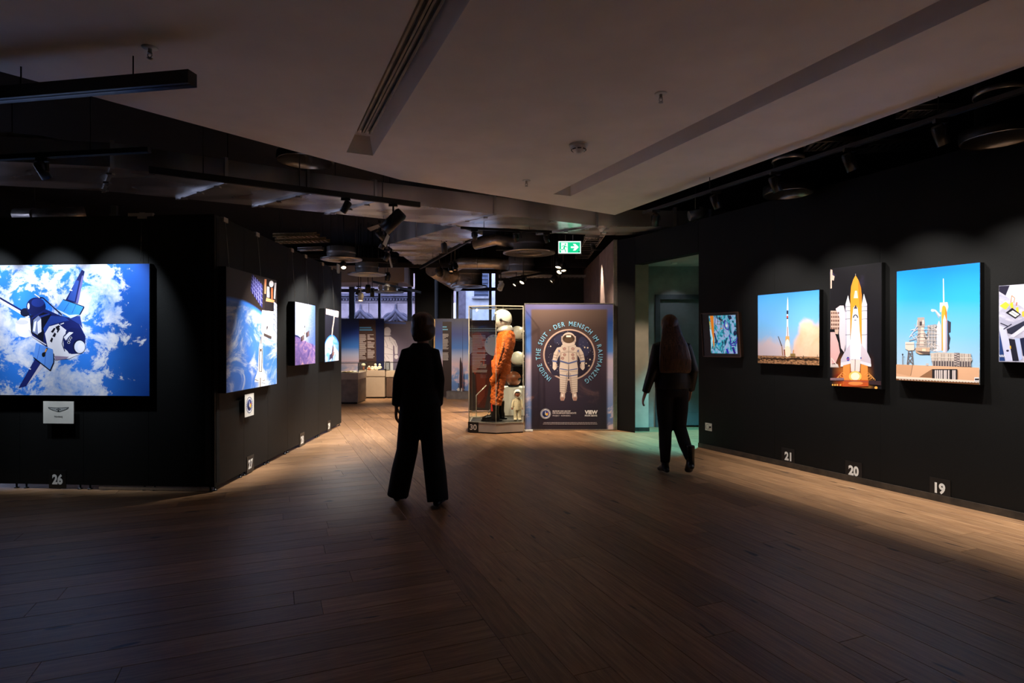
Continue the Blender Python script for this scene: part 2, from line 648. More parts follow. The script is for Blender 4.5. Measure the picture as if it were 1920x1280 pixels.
# far wall at Y = 17.3 with two window openings (left one wide, right one narrow)
def xat(px, Y): return (px - CX) / F * Y
YF = 17.3
wx0, wx1 = xat(560, YF), xat(783, YF)
vx0, vx1 = xat(846, YF), xat(932, YF)
zs, zt = 0.9, 3.55
f = []
for a, b in ((-9.45, wx0), (wx1, vx0), (vx1, 9.05)):
    f.append(([(a, YF), (b, YF), (b, YF + 0.25), (a, YF + 0.25)], -0.12, 4.3))
for a, b in ((wx0, wx1), (vx0, vx1)):
    f.append(([(a, YF), (b, YF), (b, YF + 0.25), (a, YF + 0.25)], -0.12, zs))
    f.append(([(a, YF), (b, YF), (b, YF + 0.25), (a, YF + 0.25)], zt, 4.3))
wall('wall_far', f, 'dark far wall pierced by two tall windows')

frame_m = pm('slate_blue_window_frame', (70, 78, 98), 0.5, var=0.08)
def window(name, x0, x1, mull, trans, label, thick=()):
    t = thing(name, ((x0 + x1) / 2, YF + 0.1, zs), label, kind='structure')
    mb = MB()
    y = YF + 0.12
    for x in (x0 + 0.03, x1 - 0.03):
        mb.box((x, y, (zs + zt) / 2), (0.06, 0.08, zt - zs))
    for z in (zs + 0.03, zt - 0.03):
        mb.box(((x0 + x1) / 2, y, z), (x1 - x0, 0.08, 0.06))
    mb.build('window_frame', frame_m, t)
    for m_, w in mull:
        b = MB(); b.box((m_, y, (zs + zt) / 2), (w, 0.09, zt - zs - 0.12)); b.build('mullion', frame_m, t)
    for z in trans:
        b = MB(); b.box(((x0 + x1) / 2, y, z), (x1 - x0 - 0.12, 0.085, 0.1)); b.build('transom', frame_m, t)
    xs = [x0 + 0.06] + [m_ for m_, w in mull] + [x1 - 0.06]
    zz = [zs + 0.06] + list(trans) + [zt - 0.06]
    for a, b_ in zip(xs, xs[1:]):
        for c, d in zip(zz, zz[1:]):
            g = MB(); g.box(((a + b_) / 2, y, (c + d) / 2), (b_ - a - 0.04, 0.012, d - c - 0.04)); g.build('pane', M['window_glass'], t)
    return t
window('window_1', wx0, wx1, [(xat(658, YF), 0.16), (xat(710, YF), 0.07), (xat(767, YF), 0.13), (xat(612, YF), 0.08)], [2.98], 'tall slate blue framed window facing a gothic stone front')
window('window_2', vx0, vx1, [(xat(857, YF), 0.07), (xat(919, YF), 0.08)], [3.02], 'narrow tall window beside the dark pillar')

lwf = thing('window_added', (-9.52, 8.9, 0.9), 'unseen tall window added in the outer wall behind the left partition', kind='structure')  # unseen window added to bring bluish daylight in behind the partition
m = MB()
for y in (7.24, 8.05, 8.9, 9.75, 10.56):
    m.box((-9.52, y, 2.1), (0.08, 0.07, 2.4))
for z in (0.93, 2.6, 3.27):
    m.box((-9.52, 8.9, z), (0.07, 3.26, 0.06))
m.build('window_frame', frame_m, lwf)
for a, b_ in ((7.24, 8.05), (8.05, 8.9), (8.9, 9.75), (9.75, 10.56)):
    m = MB(); m.box((-9.52, (a + b_) / 2, 2.1), (0.012, b_ - a - 0.08, 2.28)); m.build('pane', M['window_glass'], lwf)

# street front outside: sandstone blocks with ogee tracery, and a pale plastered house
stone = pm('violet_grey_sandstone', (176, 160, 168), 0.9, var=0.12, scale=2, bump=0.3, bscale=25)
sf = 24.0
mb = MB(); mb.box((-7.2, sf + 0.55, 3.5), (9.4, 0.9, 9.0))
fac = tag(mb.build('wall_street', pm('mortar', (120, 110, 116), 0.95)), 'sandstone church front with gothic tracery outside the window', kind='structure')
me_cache = {}
rnd = random.Random(5)
for r in range(12):
    z = 1.2 + r * 0.62
    x = -11.6 + (0.45 if r % 2 else 0.0)
    while x < -2.7:
        L = 1.15
        key = 'b'
        if key not in me_cache:
            b = MB(); b.box((0, 0, 0), (L - 0.02, 0.16, 0.60))
            ob = b.build('stone_block', stone, fac); me_cache[key] = ob.data
            bpy.data.objects.remove(ob)
        if 1.7 < z < 6.5 and x > -9.4:
            ob = bpy.data.objects.new('stone_block', me_cache[key]); COL.objects.link(ob)
            ob.parent = fac
            ob.location = V(x + L / 2, sf + 0.04 + rnd.random() * 0.015, z + 0.31) - WLOC[fac]
            # the shared mesh was stored relative to the wall's origin: move it back
            ob.location += WLOC[fac]
        x += L
dark_stone = pm('dark_tracery_stone', (96, 92, 108), 0.9, var=0.15, scale=5, bump=0.3, bscale=30)  # darker tone for tracery, cornice and corner strip
def ogee(cx_px, w_px):
    t = MB()
    pts = []
    for i in range(-12, 13):
        a = i / 12.0
        # convex shoulders that sweep up to a point
        x = a * w_px
        h = 17 * (1 - abs(a)) ** 2.2 + 9 * math.cos(a * math.pi / 2)
        pts.append(at(cx_px + x, 600 - h * 0.72, sf - 0.1))
    t.tube(pts, 0.075, 8)
    t.tube([p + V(0, 0.02, -0.2) for p in pts[2:-2]], 0.05, 8)
    for s in (-1, 1):
        c = at(cx_px + s * w_px * 0.45, 601, sf - 0.06)
        t.tube([c + V(math.cos(a) * 0.28, 0, math.sin(a) * 0.28) for a in [k * math.pi / 10 for k in range(21)]], 0.06, 8)
    c = at(cx_px, 591, sf + 0.0)
    t.tube([at(cx_px, 600, sf - 0.06), at(cx_px, 570, sf - 0.06)], [0.12, 0.03], 8)
    for k in range(-5, 6):
        t.tube([at(cx_px + k * w_px / 6, 602, sf - 0.03), at(cx_px + k * w_px / 6, 700, sf - 0.03)], 0.04, 6)
    t.build('tracery_arch', dark_stone, fac)
for c in (676, 742, 610):
    ogee(c, 22)
mb = MB()
mb.box((-7.2, sf - 0.12, at(0, 553, sf).z), (9.0, 0.34, 0.12)); mb.box((-7.2, sf - 0.08, at(0, 558, sf).z), (9.0, 0.24, 0.08))
mb.build('cornice', dark_stone, fac)
mb = MB()
for i in range(70):
    mb.box((-11.4 + i * 0.12, sf - 0.1, at(0, 561, sf).z), (0.07, 0.16, 0.1))
o = mb.build('dentil_course', dark_stone, fac); o['kind'] = 'stuff'
mb = MB(); mb.box((0.35, 23.6, 3.0), (5.2, 0.6, 9.0))
hs = tag(mb.build('house_front', pm('pale_blue_plaster', (205, 212, 222), 0.9, var=0.05)), 'pale plastered house front seen through narrow window', 'building')
w0, w1 = at(889, 530, 23.25), at(916, 556, 23.25)
mb = MB(); mb.box(((w0.x + w1.x) / 2, 23.26, w1.z + 0.7), (w1.x - w0.x, 0.1, 1.4)); wd = mb.build('house_window', pm('blue_shutter', (70, 84, 112), 0.6), hs)
mb = MB()
for i in range(9):
    mb.box(((w0.x + w1.x) / 2, 23.2, w1.z + 0.08 + i * 0.15), (w1.x - w0.x - 0.06, 0.05, 0.02))
mb.build('window_grille', pm('dark_grille', (40, 46, 62), 0.6), wd)
mb = MB(); mb.box(((w0.x + w1.x) / 2, 23.2, w1.z - 0.04), (w1.x - w0.x + 0.16, 0.2, 0.08)); mb.build('house_sill', pm('sill', (150, 154, 164), 0.8), wd)
mb = MB(); mb.box((-1.98, 23.24, 3.5), (0.28, 0.1, 8)); mb.build('corner_strip', dark_stone, hs)

# dark pillar and dark return between the two windows
wall('wall_pillar', [([(xat(781, 16.6), 16.3), (xat(815, 16.3), 16.3), (xat(815, 16.3), 17.3), (xat(781, 16.6), 17.3)], 0, 4.3)], 'broad black pillar between the far windows', M['black_wall'])
# black return wall on the far right behind the poster
wall('wall_far_right', [([(xat(930, 13.6), 13.6), (2.4, 13.6), (2.4, 13.75), (xat(930, 13.6), 13.75)], 0, 4.3)], 'black wall behind the spacesuit poster')

# ------------------------------------------------------------------ white suspended ceiling field with two slots
ZS = 3.3
e1 = onz(1153, 403, ZS); e2 = onz(751, 337, ZS); e3 = onz(0, 134, ZS)
e3x = e2 + (e3 - e2) * 2.6
r0 = onz(1920, 125, ZS); rx = e1 + (r0 - e1) * 2.48
SOF = [(e1.x, e1.y), (e2.x, e2.y), (e3x.x, e3x.y), (e3x.x, -2.9), (rx.x, -2.9)]
SD = V(0.4, -0.9165); SN = V(0.9165, 0.4)
def hole(pl, pr, tn):
    """slot from pixel points of its far end (left, right): returns s range and t range"""
    a = onz(*pl, ZS); b = onz(*pr, ZS)
    s = sorted([a.xy.dot(SN), b.xy.dot(SN)])
    t0 = max(a.xy.dot(SD), b.xy.dot(SD))
    return s[0], s[1], (a.xy.dot(SD) + b.xy.dot(SD)) / 2, tn
h1 = hole((650, 284), (697, 293), 0.2)
h2 = hole((1045, 360), (1060, 371), 0.9)
h2 = (h2[0], h2[0] + 0.25, h2[2], h2[3])
h1 = (h1[0], h1[0] + 0.26, h1[2], h1[3])
soffit = thing('ceiling_soffit', (0, 3, ZS), 'white plaster ceiling field with two long slots', kind='structure')
def part(poly, s0, s1, t0, t1):
    p = clip(poly, -SN.x, -SN.y, -s0); p = clip(p, SN.x, SN.y, s1) if p else p
    p = clip(p, -SD.x, -SD.y, -t0) if p else p
    p = clip(p, SD.x, SD.y, t1) if p else p
    return p
mb = MB()
T = 60
for s0, s1, t0, t1 in [(-T, h1[0], -T, T), (h1[0], h1[1], -T, h1[2]), (h1[0], h1[1], h1[3], T), (h1[1], h2[0], -T, T),
                       (h2[0], h2[1], -T, h2[2]), (h2[0], h2[1], h2[3], T), (h2[1], T, -T, T)]:
    p = part(SOF, s0, s1, t0, t1)
    if len(p) > 2:
        mb.prism(p, ZS, ZS + 0.02)
# thickness above the plaster skin and the roof of the slots
mb.prism(SOF, ZS + 0.16, ZS + 0.22)
n = len(SOF)
for i in range(n):
    a, b = SOF[i], SOF[(i + 1) % n]
    d = (V(*b) - V(*a)).normalized(); q = V(-d.y, d.x)
    mb.prism([a, b, tuple(V(*b) + q * 0.02), tuple(V(*a) + q * 0.02)], ZS + 0.0005, ZS + 0.22)
for h in (h1, h2):
    def P2(s, t): return (SN * s + SD * t).xy
    for (s, ds) in ((h[0], 0.02), (h[1], -0.02)):
        # splayed slot cheeks
        a = P2(s, h[2]); b = P2(s, h[3]); a2 = P2(s + ds * 2.2, h[2] + 0.07); b2 = P2(s + ds * 2.2, h[3])
        mb.add([(a.x, a.y, ZS), (b.x, b.y, ZS), (b2.x, b2.y, ZS + 0.16), (a2.x, a2.y, ZS + 0.16)], [(0, 1, 2, 3)])
    a = P2(h[0], h[2]); b = P2(h[1], h[2]); a2 = P2(h[0] + 0.044, h[2] + 0.07); b2 = P2(h[1] - 0.044, h[2] + 0.07)
    mb.add([(a.x, a.y, ZS), (b.x, b.y, ZS), (b2.x, b2.y, ZS + 0.16), (a2.x, a2.y, ZS + 0.16)], [(0, 1, 2, 3)])
mb.build('plaster_field', M['white_ceiling'], soffit)
# slot diffusers
for i, h in enumerate((h1, h2)):
    def P3(s, t, z): q = SN * s + SD * t; return V(q.x, q.y, z)
    mb = MB()
    c = (h[0] + h[1]) / 2
    for ds in (-0.055, -0.012, 0.012, 0.055):
        mb.bar(P3(c + ds, h[2] + 0.25, ZS + 0.135), P3(c + ds, h[3], ZS + 0.135), 0.016, 0.03)
    mb.build('slot_diffuser', pm('grey_slot_profile_%d' % i, (150, 142, 134), 0.5), soffit)
    mb = MB()
    for ds in (-0.034, 0.034):
        mb.bar(P3(c + ds, h[2] + 0.25, ZS + 0.152), P3(c + ds, h[3], ZS + 0.152), 0.02, 0.008)
    mb.build('dark_slit', M['black_metal'], soffit)

# ------------------------------------------------------------------ left partition: two runs of black panels on feet
A = onfloor(402, 922); C = onfloor(640, 797); B = onfloor(0, 914.5)
A.z = B.z = C.z = 0
ZP = 2.65
def partition(name, p, q, count, label, inner):
    """row of panels from p to q; inner points to the back of the wall"""
    t = thing(name, tuple((p + q) / 2), label, kind='structure')
    d = (q - p).normalized()
    w = (q - p).length / count
    for i in range(count):
        a = p + d * (w * i + 0.0015); b = p + d * (w * (i + 1) - 0.0015)
        m = MB(); m.prism([a.xy[:], b.xy[:], (b + inner * 0.03).xy[:], (a + inner * 0.03).xy[:]], 0.045, ZP)
        m.build('panel', M['black_wall'], t)
        for e in (a + d * 0.05, b - d * 0.05):
            m = MB(); c = e + inner * 0.02
            m.tube([(c.x, c.y, 0.0), (c.x, c.y, 0.008), (c.x, c.y, 0.009), (c.x, c.y, 0.05)], [0.022, 0.022, 0.009, 0.009], 10)
            m.build('levelling_foot', M['black_metal'], t)
    m = MB()
    a = p + inner * 0.035; b = q + inner * 0.035
    m.prism([a.xy[:], b.xy[:], (b + inner * 0.05).xy[:], (a + inner * 0.05).xy[:]], 0.08, ZP - 0.03)
    m.build('back_frame', M['black_void'], t)
    return t
dl = (A - B).normalized()
Bx = A - dl * (0.66 * 8)
P_LF = Plane(A, dl, (dl.y, -dl.x, 0))            # left front wall (number 26), u = 0 at the corner, runs negative to the left
P_LS = Plane(A, (C - A), V((C - A).y, -(C - A).x, 0))   # side wall (27-29), u from the corner into depth
if P_LS.n.x < 0: P_LS.n = -P_LS.n
if P_LF.n.y > 0: P_LF.n = -P_LF.n
wlf = partition('wall_left_front', A, Bx, 8, 'black exhibition panel wall facing the viewer on the left', -P_LF.n)
partition('wall_left_side', A + (C - A).normalized() * 0.002, C, 7, 'black exhibition panel wall receding on the left', -P_LS.n)

m = MB(); ra, rb = P_LF.px(185, 916)[0], P_LF.px(392, 921)[0]
m.bar(P_LF.pt(ra, 0.019, -0.012), P_LF.pt(rb, 0.019, -0.012), 0.02, 0.026); m.build('base_rail', M['alu'], wlf)
# ------------------------------------------------------------------ right picture wall with skirting
RW0 = onfloor(1310, 838); RW1 = onfloor(1920, 976)
RW0.z = RW1.z = 0
rd = (RW1 - RW0).normalized()
rn = V(-rd.y, rd.x, 0)
if rn.x > 0: rn = -rn
P_R = Plane(RW0, rd, rn)
wr = thing('wall_right', tuple(RW0 + rd * 4), 'matt black picture wall receding on the right', kind='structure')
t = 0.0
while t < 12.0:
    a = RW0 + rd * (t + 0.0008); b = RW0 + rd * (t + 1.2492)
    m = MB(); m.prism([a.xy[:], b.xy[:], (b - rn * 0.16).xy[:], (a - rn * 0.16).xy[:]], 0.0, 3.1); m.build('panel', M['black_wall'], wr)
    t += 1.25
# black lintel and stub beyond the doorway, in the same plane
JB = RW0 - rd * 1.42
m = MB()
a, b = JB, RW0 - rd * 0.001
m.prism([a.xy[:], b.xy[:], (b - rn * 0.16).xy[:], (a - rn * 0.16).xy[:]], 2.665, 3.1)
m.build('lintel', M['black_wall'], wr)
m = MB(); a, b = RW0 + rn * 0.012, RW0 + rd * 12.4 + rn * 0.012
m.prism([a.xy[:], b.xy[:], (b - rn * 0.011).xy[:], (a - rn * 0.011).xy[:]], 0.001, 0.062)
tag(m.build('baseboard_right', M['baseboard']), 'scuffed dark skirting board below the right wall', kind='structure')

# doorway niche: pale pier, far door, ceiling
pier = MB()
px0, px1 = xat(1191, 9.47), xat(1216, 9.47)
pier.prism([(px0, 9.47), (px1, 9.47), (px1, 9.93), (px0, 9.93)], 0.0, 2.72)
tag(pier.build('wall_pier', M['concrete']), 'pale concrete pier at the edge of the doorway', kind='structure')
m = MB(); m.prism([(px0 - 0.001, 9.458), (px1 + 0.012, 9.458), (px1 + 0.012, 9.92), (px1, 9.92), (px1, 9.47), (px0 - 0.001, 9.47)], 0.0, 0.06)
tag(m.build('baseboard_pier', M['baseboard']), 'dark skirting around the pale pier', kind='structure')
m = MB(); m.prism([(px0 - 0.03, 9.6), (px0 - 0.001, 9.6), (px0 - 0.001, 9.93), (px0 - 0.03, 9.93)], 0.0, 2.7)
for i, z in enumerate((0.72, 0.84, 1.16, 1.26, 1.62, 1.9, 2.02)):
    m.box((px0 - 0.016, 9.6, z), (0.03, 0.02, 0.008))
tag(m.build('trim_1', pm('slotted_rail', (120, 108, 96), 0.5)), 'slotted vertical rail beside the pier', kind='structure')
teal_wall = pm('grey_door_niche_wall', (150, 156, 156), 0.8, var=0.06)
YD = 9.95
m = MB()
dx0, dx1, dz = xat(1228, YD), xat(1228, YD) + 1.35, 2.24
m.prism([(px1 - 0.02, YD), (dx0, YD), (dx0, YD + 0.12), (px1 - 0.02, YD + 0.12)], 0, 2.72)
m.prism([(dx0, YD), (dx1, YD), (dx1, YD + 0.12), (dx0, YD + 0.12)], dz, 2.72)
m.prism([(dx1, YD), (5.0, YD), (5.0, YD + 0.12), (dx1, YD + 0.12)], 0, 2.72)
tag(m.build('wall_niche', teal_wall), 'grey back wall of the doorway niche', kind='structure')
m = MB(); m.prism([(px0, 9.3), (2.6, 8.2), (5.0, 8.2), (5.0, YD), (px0, YD)], 2.72, 2.78)
tag(m.build('ceiling_niche', pm('pale_niche_ceiling', (178, 176, 172), 0.8, var=0.08, scale=1.5)), 'pale low ceiling inside the doorway niche', kind='structure')
m = MB(); m.prism([(5.0, 7.0), (5.1, 7.0), (5.1, YD + 0.12), (5.0, YD + 0.12)], 0, 2.78)
m.prism([(3.2, 6.95), (5.1, 6.95), (5.1, 7.0), (3.2, 7.0)], 0, 2.78)
tag(m.build('wall_niche_side', teal_wall), 'side walls of the niche behind the picture wall', kind='structure')
m = MB(); m.prism([(3.2, 7.0), (5.0, 7.0), (5.0, 8.2), (3.0, 8.2)], 2.74, 2.8)
tag(m.build('ceiling_niche_rear', teal_wall), 'niche ceiling behind the picture wall', kind='structure')
door_m = pm('grey_blue_door', (104, 110, 116), 0.45, var=0.06)
dr = thing('door_1', ((dx0 + dx1) / 2, YD, 0), 'grey steel door at the back of the niche', kind='structure')
m = MB()
m.box((dx0 + 0.04, YD - 0.01, dz / 2), (0.08, 0.06, dz)); m.box((dx1 - 0.04, YD - 0.01, dz / 2), (0.08, 0.06, dz)); m.box(((dx0 + dx1) / 2, YD - 0.01, dz - 0.04), (dx1 - dx0 - 0.16, 0.06, 0.08))
m.build('door_frame', pm('dark_door_frame', (66, 72, 78), 0.5), dr)
m = MB(); m.box(((dx0 + dx1) / 2, YD + 0.03, dz / 2 - 0.03), (dx1 - dx0 - 0.165, 0.05, dz - 0.1)); lf = m.build('door_leaf', door_m, dr)
m = MB(); m.box(((dx0 + dx1) / 2, YD + 0.0, 0.13), (dx1 - dx0 - 0.2, 0.012, 0.2)); m.build('kick_plate', door_m, lf)
m = MB(); hx = dx1 - 0.22
m.lathe((hx, YD - 0.005, 1.05), [(0, 0), (0.026, 0), (0.026, 0.012), (0, 0.012)], 14, Matrix.Rotation(math.pi / 2, 3, 'X'))
m.tube([(hx, YD - 0.01, 1.05), (hx, YD - 0.06, 1.05), (hx - 0.12, YD - 0.06, 1.05)], 0.009, 8)
m.build('door_handle', M['alu'], lf)
# teal lamp recessed in the niche ceiling
lp = thing('recessed_lamp', (3.05, 8.75, 2.72), 'small round teal lamp recessed in the niche ceiling', 'lamp')
m = MB(); m.lathe((3.05, 8.75, 2.695), [(0.045, 0.02), (0.065, 0.0), (0.07, 0.004), (0.07, 0.025)], 18); m.build('trim_ring', M['white'], lp)
m = MB(); m.lathe((3.05, 8.75, 2.712), [(0.0, 0.0), (0.045, 0.0)], 18); m.build('lens', M['teal_lamp'], lp)
def spot_light(loc, target, power, colour, cone, blend=0.6, radius=0.03, parent=None):
    d = bpy.data.lights.new('spot_beam', 'SPOT')
    d.energy = power; d.color = colour; d.spot_size = math.radians(cone); d.spot_blend = blend; d.shadow_soft_size = radius
    o = bpy.data.objects.new('spot_beam', d); COL.objects.link(o)
    o.rotation_euler = (V(target) - V(loc)).to_track_quat('-Z', 'Y').to_euler()
    if parent is not None:
        o.parent = parent
        o.location = V(loc) - WLOC[parent]
    else:
        o.location = loc
    return o
spot_light((3.05, 8.75, 2.68), (2.70, 8.72, 0), 800, (0.12, 0.80, 0.95), 62, 0.7, 0.04, lp)
lp2 = thing('recessed_lamp', (2.62, 9.5, 2.72), 'small pale lamp recessed in the niche ceiling before the door', 'lamp')
m = MB(); m.lathe((2.62, 9.5, 2.695), [(0.03, 0.02), (0.045, 0.0), (0.05, 0.004), (0.05, 0.025)], 18); m.build('trim_ring', M['white'], lp2)
m = MB(); m.lathe((2.62, 9.5, 2.712), [(0.0, 0.0), (0.03, 0.0)], 18); m.build('lens', M['lamp'], lp2)
spot_light((2.62, 9.5, 2.68), (2.9, 9.9, 0.9), 10, (0.85, 0.93, 1.0), 80, 0.8, 0.03, lp2)

# black stub wall between poster and doorway; wall behind the poster with aluminium edge
ST = V(1.70, 9.62, 0)
m = MB(); m.prism([ST.xy[:], JB.xy[:], (JB.x + 0.03, JB.y + 0.15), (px0 - 0.03, 9.62)], 0.0, 3.1)
tag(m.build('wall_stub', M['black_wall']), 'narrow black wall between poster and doorway', kind='structure')
m = MB(); m.prism([(px0 - 0.03, 9.93), (px0 - 0.03, 13.7), (px0 + 0.1, 13.7), (px0 + 0.1, 9.93)], 0, 3.1)
m.prism([(1.72, 9.64), (px0 - 0.03, 9.64), (px0 - 0.03, 9.8), (1.72, 9.8)], 0, 3.1)
tag(m.build('wall_service', M['black_void']), 'dark wall closing the gap behind the poster wall', kind='structure')

# ================================================================== PICTURES
def hanging(t, P, u, v_top, top, off, has_hook=True):
    m = MB(); m.tube([P.pt(u, v_top, off), P.pt(u, top - 0.03, 0.006)], 0.0016, 6); m.build('hanging_wire', M['alu'], t)
    if has_hook:
        m = MB(); c = P.pt(u, top - 0.012, 0.006)
        R = P.mat()
        m.box(c, (0.09, 0.045, 0.012), R); m.box(P.pt(u, top + 0.006, -0.014), (0.09, 0.012, 0.05), R)
        m.build('wall_hook', M['grey_paint'], t)

def picture(name, plane, corners, depth, bgmat, label, wires=None, top=None, draw=None, inkmat=None, bodymat=None):
    """box-mounted print: corners in px (left top, right top, left bottom, right bottom)"""
    Pf = plane.shifted(depth)
    q = [Pf.px(*c) for c in corners]
    u0 = (q[0][0] + q[2][0]) / 2; u1 = (q[1][0] + q[3][0]) / 2
    v1 = (q[0][1] + q[1][1]) / 2; v0 = (q[2][1] + q[3][1]) / 2
    t = thing(name, tuple(plane.pt((u0 + u1) / 2, v0, 0.0)), label, 'picture')
    m = MB(); m.box(Pf.pt((u0 + u1) / 2, (v0 + v1) / 2, -depth / 2 - 0.001), (u1 - u0 + 0.006, v1 - v0 + 0.006, depth - 0.004), Pf.mat())
    m.build('mounting_box', bodymat or M['frame_black'], t)
    a = Art(Pf, (u0, u1, v0, v1)).bg()
    if draw:
        draw(a)
    a.mb.build('print', [bgmat, inkmat or INK], t)
    if wires:
        for w in wires:
            hanging(t, plane, u0 + (u1 - u0) * w, v1, top, depth * 0.5)
    return t, (u0, u1, v0, v1)

# ---- printed backgrounds
def bg26():
    k = NT('print_ocean_clouds'); u, v = k.uv(); o = k.mapping(k.coord('UV'), (1.35, 1, 1))
    big = k.noise(o, 2.1, 3, 0.5); n = k.noise(o, 5.5, 8, 0.72, 0.3)
    w = k.math('ADD', k.math('MULTIPLY', n, 0.75), k.math('MULTIPLY', big, 0.5))
    w = k.math('SUBTRACT', w, k.math('MULTIPLY', k.step(u, 0.70, 1.0), 0.13))
    sea = k.mix(k.step(k.math('ADD', u, k.math('MULTIPLY', big, 0.3)), 0.7, 1.25), rgb((46, 122, 224)), rgb((20, 62, 150)))
    c = k.mix(k.step(w, 0.575, 0.625), sea, k.ramp(n, [(0.4, (120, 160, 225)), (0.62, (232, 230, 240))]))
    return k.base(c, 0.4)
def earth(k, o, a, b, white, scale=4.0, thr=0.5):
    n = k.noise(o, scale, 8, 0.7, 0.8)
    return k.mix(k.step(n, thr - 0.06, thr + 0.10), k.mix(k.noise(o, scale * 0.7, 2), rgb(a), rgb(b)), rgb(white))
def bg_limb(name, cx, cy, r, asp, a, b, white, thr, scale=4.0, sky=(22, 16, 14)):
    k = NT(name); u, v = k.uv(); o = k.mapping(k.coord('UV'), (asp, 1, 1))
    du = k.math('SUBTRACT', u, cx); dv = k.math('SUBTRACT', v, cy)
    d = k.math('SQRT', k.math('ADD', k.math('MULTIPLY', du, du), k.math('MULTIPLY', dv, dv)))
    e = earth(k, o, a, b, white, scale, thr)
    c = k.mix(k.step(d, r - 0.05, r), e, rgb((60, 130, 240)))
    c = k.mix(k.step(d, r - 0.004, r + 0.025), c, rgb(sky))
    return k.base(c, 0.4)
def bg28():
    k = NT('print_desert_sea'); u, v = k.uv(); o = k.mapping(k.coord('UV'), (0.7, 1, 1))
    st = k.noise(k.mapping(k.coord('UV'), (1, 1, 1), rot=(0, 0, 0.5)), 2.4, 3)
    sp = k.noise(o, 42, 2)
    seac = k.mix(k.step(k.math('ADD', u, k.math('MULTIPLY', sp, 0.5)), 0.55, 1.25), k.ramp(st, [(0.3, (150, 170, 225)), (0.6, (226, 228, 248))]), rgb((90, 120, 200)))
    n = k.noise(o, 7, 6, 0.65, 1.2)
    land = k.ramp(n, [(0.3, (70, 64, 140)), (0.5, (140, 112, 182)), (0.68, (226, 176, 184))])
    edge = k.math('ADD', v, k.math('MULTIPLY', u, 0.16))
    edge = k.math('ADD', edge, k.math('MULTIPLY', k.math('SUBTRACT', n, 0.5), 0.08))
    c = k.mix(k.step(edge, 0.455, 0.475), land, seac)
    return k.base(c, 0.4)
def bg21():
    k = NT('print_launch_sky'); u, v = k.uv(); o = k.coord('UV')
    sky = k.ramp(v, [(0.1, (180, 205, 240)), (0.55, (120, 190, 250)), (1.0, (64, 148, 246))])
    n = k.noise(k.mapping(o, (1, 1, 1)), 4.2, 5, 0.6, 0.5)
    hl = k.math('SUBTRACT', 0.40, k.math('MULTIPLY', k.math('ABSOLUTE', k.math('SUBTRACT', u, 0.22)), 0.55))
    hr = k.math('MULTIPLY_ADD', k.step(u, 0.46, 0.78), 0.58, 0.0)
    h = k.math('MAXIMUM', hl, hr)
    m_ = k.math('SUBTRACT', k.math('ADD', h, k.math('MULTIPLY_ADD', n, 0.36, -0.12)), v)
    smoke = k.mix(k.step(u, 0.3, 0.8), rgb((214, 196, 208)), k.ramp(n, [(0.3, (246, 190, 150)), (0.7, (252, 218, 190))]))
    c = k.mix(k.step(m_, -0.03, 0.14), sky, smoke)
    g = k.noise(k.mapping(o, (3, 9, 1)), 9, 4)
    ground = k.ramp(g, [(0.38, (56, 36, 22)), (0.6, (206, 150, 104))])
    c = k.mix(k.step(v, 0.108, 0.118), ground, c)
    return k.base(c, 0.4)
def bg20():
    k = NT('print_night_launch'); u, v = k.uv(); o = k.mapping(k.coord('UV'), (0.5, 1, 1))
    n = k.noise(o, 4, 5, 0.6, 0.6)
    base = rgb((14, 11, 16))
    f = k.math('MULTIPLY', k.step(n, 0.5, 0.74), k.math('MULTIPLY', k.step(v, 0.76, 0.95), k.math('SUBTRACT', 1.0, k.step(u, 0.25, 0.75))))
    c = k.mix(f, base, rgb((130, 110, 172)))
    g = k.math('MULTIPLY', k.math('SUBTRACT', 1.0, k.step(v, 0.05, 0.30)), 1.0)
    gx = k.math('SUBTRACT', 1.0, k.step(k.math('ABSOLUTE', k.math('SUBTRACT', u, 0.46)), 0.12, 0.44))
    c = k.mix(k.math('MULTIPLY', g, gx), c, k.ramp(n, [(0.35, (206, 70, 20)), (0.65, (255, 170, 70))]))
    return k.base(c, 0.4)
def bg19():
    k = NT('print_clear_sky'); u, v = k.uv()
    e = k.math('ADD', v, k.math('MULTIPLY', u, 0.06))
    c = k.ramp(e, [(0.1, (186, 214, 236)), (0.45, (116, 184, 238)), (0.75, (40, 156, 246)), (1.0, (8, 126, 250))])
    return k.base(c, 0.4)
def bg18():
    k = NT('print_hull_detail'); o = k.coord('UV')
    n = k.noise(k.mapping(o, (1, 2, 1), rot=(0, 0, 0.7)), 7, 5)
    return k.base(k.ramp(n, [(0.3, (150, 150, 176)), (0.7, (206, 204, 222))]), 0.4)

